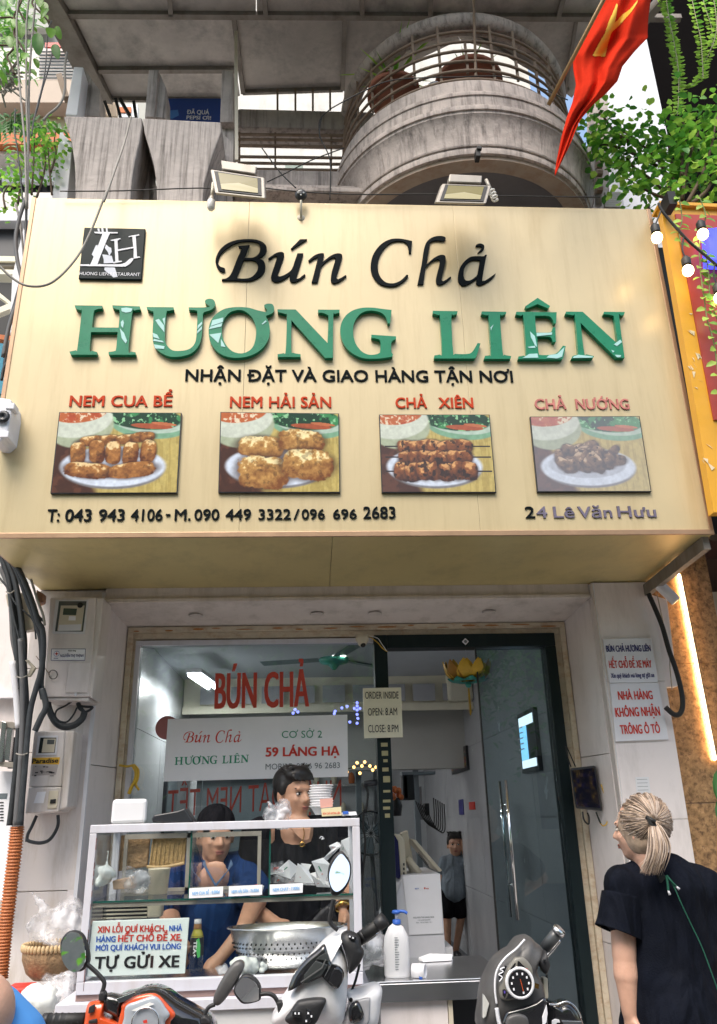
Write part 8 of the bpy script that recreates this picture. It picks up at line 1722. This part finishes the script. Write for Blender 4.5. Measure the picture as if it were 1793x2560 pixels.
c=P(*Os(920,900),Y=YO-.058); MB().lathe(c,[(.036,.002),(.038,.004),(.040,.002)],28,axis=(0,-1,0)).build('gauge_ring',M['steel'],ln1,smooth=True); quadp(ln1,'glare',[(800,790),(960,720),(1000,735),(940,760),(850,800)],Os,YO-.0585,.001,M['bulbw'],0); quadp(ln1,'red_mark',[(900,880),(935,870),(940,900),(905,905)],Os,YO-.062,.001,M['red'],0)
pillow(os_,'black_switchgear',[(552,665),(620,650),(700,665),(780,650),(740,700),(705,790),(690,860),(610,830),(550,790)],Os,YO-.015,.04,M['bblack'])
ow=pillow(os_,'orange_switchgear',[(385,840),(400,760),(430,722),(500,712),(560,712),(555,790),(560,850),(640,885),(700,920),(700,1020),(520,1040),(380,1000)],Os,YO-.02,.045,M['borange'])
quadp(ow,'switch',[(428,760),(480,735),(470,805),(420,820)],Os,YO-.042,.01,M['bmatt']); quadp(ow,'switch',[(425,880),(495,865),(500,900),(420,909)],Os,YO-.042,.01,M['bmatt'])
g2=MB().tube([P(*Os(395,872),Y=YO),P(*Os(80,880),Y=YO+.03)],.0185,14).build('grip',M['rubber'],os_,smooth=True); MB().tube([P(*Os(90,880),Y=YO+.03),P(*Os(38,882),Y=YO+.035)],.0205,14).build('bar_end',M['bmatt'],g2,smooth=True)
for k in range(5): a=P(*Os(120+k*55,878),Y=YO+.025-k*.005); MB().lathe(a,[(.0187,0),(.0200,.004),(.0187,.008)],14,axis=(1,0,0)).build('grip_rib',M['bmatt'],g2,smooth=True)
quadp(os_,'mirror_mount',[(510,655),(530,625),(562,625),(572,655),(562,712),(508,712)],Os,YO-.03,.03,M['bmatt'],.005); stalk(os_,[(540,640),(560,580),(556,530),(490,455),(410,385)],Os,YO-.02,.0062)
mirror(os_,[(170,240),(185,165),(240,105),(310,98),(370,135),(408,225),(428,330),(412,400),(360,452),(295,452),(235,415),(190,345)],[(183,245),(197,175),(245,120),(305,113),(358,148),(394,228),(412,325),(398,388),(352,436),(300,438),(246,402),(203,340)],Os,YO-.03,(-.15,-1,.35))
stalk(os_,[(1440,880),(1448,810),(1480,760),(1530,738)],Os,YO,.006); quadp(os_,'mirror_mount',[(1405,850),(1440,835),(1490,870),(1500,920),(1400,920)],Os,YO-.02,.03,M['bmatt'],.006)
mh=pillow(os_,'mirror_back',[(905,970),(935,975),(942,1010),(905,1085),(845,1180),(795,1230),(765,1215),(772,1160),(820,1065),(870,995)],S4,YO-.02,.03,M['bgrey'],dome=.8)
# grey scooter
Gs=crop(1180,2240,.23632); YG=-1.62
gs=thing('motor_scooter','dark grey scooter with round white-ringed speedometer at the lower right','scooter',(P(*Gs(450,1100),Y=YG).x,YG,.12))
underbody(gs,P(*Gs(450,1300),Y=YG+.05),.05,M['bgrey'],None)
pillow(gs,'handlebar_cowl',[(500,482),(560,450),(640,442),(700,500),(772,570),(735,680),(705,800),(770,950),(800,1100),(810,1300),(780,1480),(450,1520),(110,1450),(112,1150),(132,980),(182,850),(270,690),(380,600),(440,565)],Gs,YG,.11,M['bgrey'])
cl_=pillow(gs,'instrument_panel',[(470,655),(560,660),(640,760),(648,880),(620,1000),(560,1065),(420,1105),(325,1098),(295,1010),(320,900),(375,780),(425,700)],Gs,YG-.045,.016,flat('warm_grey_panel',(.20,.19,.165),.4),dome=.6)
c=P(*Gs(508,920),Y=YG-.058)
pxm=(P(*Gs(600,920),Y=YG)-P(*Gs(500,920),Y=YG)).x/100
MB().lathe(c,[(0,.001),(118*pxm,.001),(120*pxm,.003),(128*pxm,.005),(146*pxm,.004),(150*pxm,-.002)],36,axis=(-.05,-1,.0)).build('gauge_ring',M['whitep'],cl_,smooth=True)
gfa=MB().lathe(c+Vector((0,-.0035,0)),[(0,0),(118*pxm,0)],32,axis=(-.05,-1,0)).build('gauge_face',M['bblack'],cl_)
nm_=MB()
for k in range(9):
    a=math.radians(215-k*36); d=Vector((math.cos(a),0,math.sin(a))); p=c+d*88*pxm+Vector((0,-.0055,0)); nm_.box(p.x-.0022,p.x+.0022,p.y,p.y+.001,p.z-.003,p.z+.003)
nm_.build('gauge_numerals',M['paper'],gfa); MB().beam(P(*Gs(512,880),Y=YG-.066),P(*Gs(545,1010),Y=YG-.066),.0035,.001).build('needle',flat('needle_orange',(.75,.12,.02),.5),gfa)
for pts in ([(485,690),(500,690),(590,780),(480,775)],[(455,710),(465,715),(440,790),(405,775)],[(325,990),(350,985),(375,1020),(345,1080),(325,1050)],[(390,1030),(470,1075),(360,1092)]): quadp(cl_,'warning_lamp',pts,Gs,YG-.060,.002,M['bblack'],0)
quadp(cl_,'warning_light',[(338,1005),(352,1003),(355,1030),(340,1030)],Gs,YG-.0615,.001,flat('violet_lamp',(.12,.08,.4),.3),0); quadp(cl_,'warning_light',[(555,765),(590,770),(585,788),(550,782)],Gs,YG-.0615,.001,M['red'],0)
quadp(gs,'badge',[(665,918),(712,935),(705,985),(655,968)],Gs,YG-.052,.002,M['gold'],0)
quadp(gs,'side_panel',[(350,735),(372,745),(300,900),(280,895),(290,830)],Gs,YG-.046,.002,M['bblack'],0); MB().tube(spl([P(*Gs(a,b),Y=YG-.052) for a,b in ((345,755),(300,775),(330,800),(285,830),(320,860),(290,905))]),.0016,5).build('emblem_script',M['paper'],gs)
MB().tube(spl([P(*Gs(a,b),Y=YG-.030) for a,b in ((560,460),(470,560),(370,640),(290,740),(250,850),(245,1000),(262,1140))]),.0035,6).build('chrome_strip',M['white'],gs,smooth=True); MB().tube(spl([P(*Gs(a,b),Y=YG-.035) for a,b in ((262,1185),(280,1300),(310,1420))]),.006,6).build('chrome_strip',M['white'],gs,smooth=True)
quadp(gs,'side_reflector',[(122,1040),(140,1060),(185,1140),(150,1280),(120,1300)],Gs,YG-.02,.02,flat('clear_reflector',(.55,.55,.52),.2),.002)
pillow(gs,'leg_shield_inner',[(360,1250),(450,1205),(560,1175),(680,1130),(785,1080),(800,1250),(800,1420),(600,1460),(340,1420)],Gs,YG-.045,.02,M['bblack'],dome=.5); pillow(gs,'fuel_lid',[(375,1300),(430,1262),(510,1252),(590,1290),(600,1400),(480,1430),(370,1400)],Gs,YG-.060,.015,M['bgrey'],dome=.6)
g3=MB().tube([P(*Gs(775,545),Y=YG+.03),P(*Gs(915,375),Y=YG)],.0175,14).build('grip',flat('worn_grip',(.07,.075,.08),.3),gs,smooth=True); MB().tube([P(*Gs(905,385),Y=YG),P(*Gs(932,350),Y=YG-.005)],.0205,14).build('bar_end',M['steel'],g3,smooth=True)
sw=pillow(gs,'right_switchgear',[(715,690),(745,620),(785,578),(808,650),(832,735),(800,830),(755,800)],Gs,YG-.02,.04,M['bmatt']); quadp(sw,'switch',[(755,665),(780,665),(785,700),(760,705)],Gs,YG-.040,.006,M['bblack'])
MB().slab([P(*Gs(*p_),Y=YG+.03) for p_ in ((752,870),(803,868),(812,1085),(770,1090))],(0,.03,0)).build('side_box',M['ivory'],gs,bevel=.003)
pillow(gs,'front_mudguard',[(808,1140),(900,1143),(1000,1112),(1090,1165),(1160,1280),(1185,1420),(1000,1480),(800,1440)],Gs,YG+.05,.06,M['bblack']); MB().tube(spl([P(*Gs(a,b),Y=YG+.03) for a,b in ((812,1145),(900,1147),(1000,1118),(1090,1172),(1155,1285))]),.003,6).build('edge_strip',M['steel'],gs,smooth=True)
quadp(gs,'white_emblem_letter',[(845,1320),(880,1300),(925,1310),(935,1340),(900,1340),(880,1400),(850,1400)],Gs,YG+.02,.004,M['white'],.001); quadp(gs,'steel_plate',[(945,1318),(1160,1325),(1170,1400),(1000,1400)],Gs,YG+.022,.004,M['steel'],.001); quadp(gs,'white_panel',[(790,1150),(803,1240),(790,1340),(750,1389),(745,1280)],Gs,YG-.05,.004,M['white'],.001)

# brake levers and cables
for root,pts,tf,Y in ((ws,((1180,700),(1290,640),(1400,560)),Ws,YM+.06),(gs,((790,640),(860,560),(930,470)),Gs,YG+.06),(os_,((370,940),(220,950),(90,930)),Os,YO+.06)):
    MB().tube(spl([P(*tf(*p_),Y=Y) for p_ in pts],5),.005,7).build('brake_lever',M['steel'],root,smooth=True)
for root,pts,tf,Y in ((ws,((1240,840),(1200,1000),(1150,1120)),Ws,YM+.09),(gs,((790,830),(800,980),(780,1100)),Gs,YG+.09),(os_,((500,1000),(620,1080),(760,1100)),Os,YO+.08)):
    MB().tube(spl([P(*tf(*p_),Y=Y) for p_ in pts],5),.004,6).build('cable',M['rubber'],root,smooth=True)
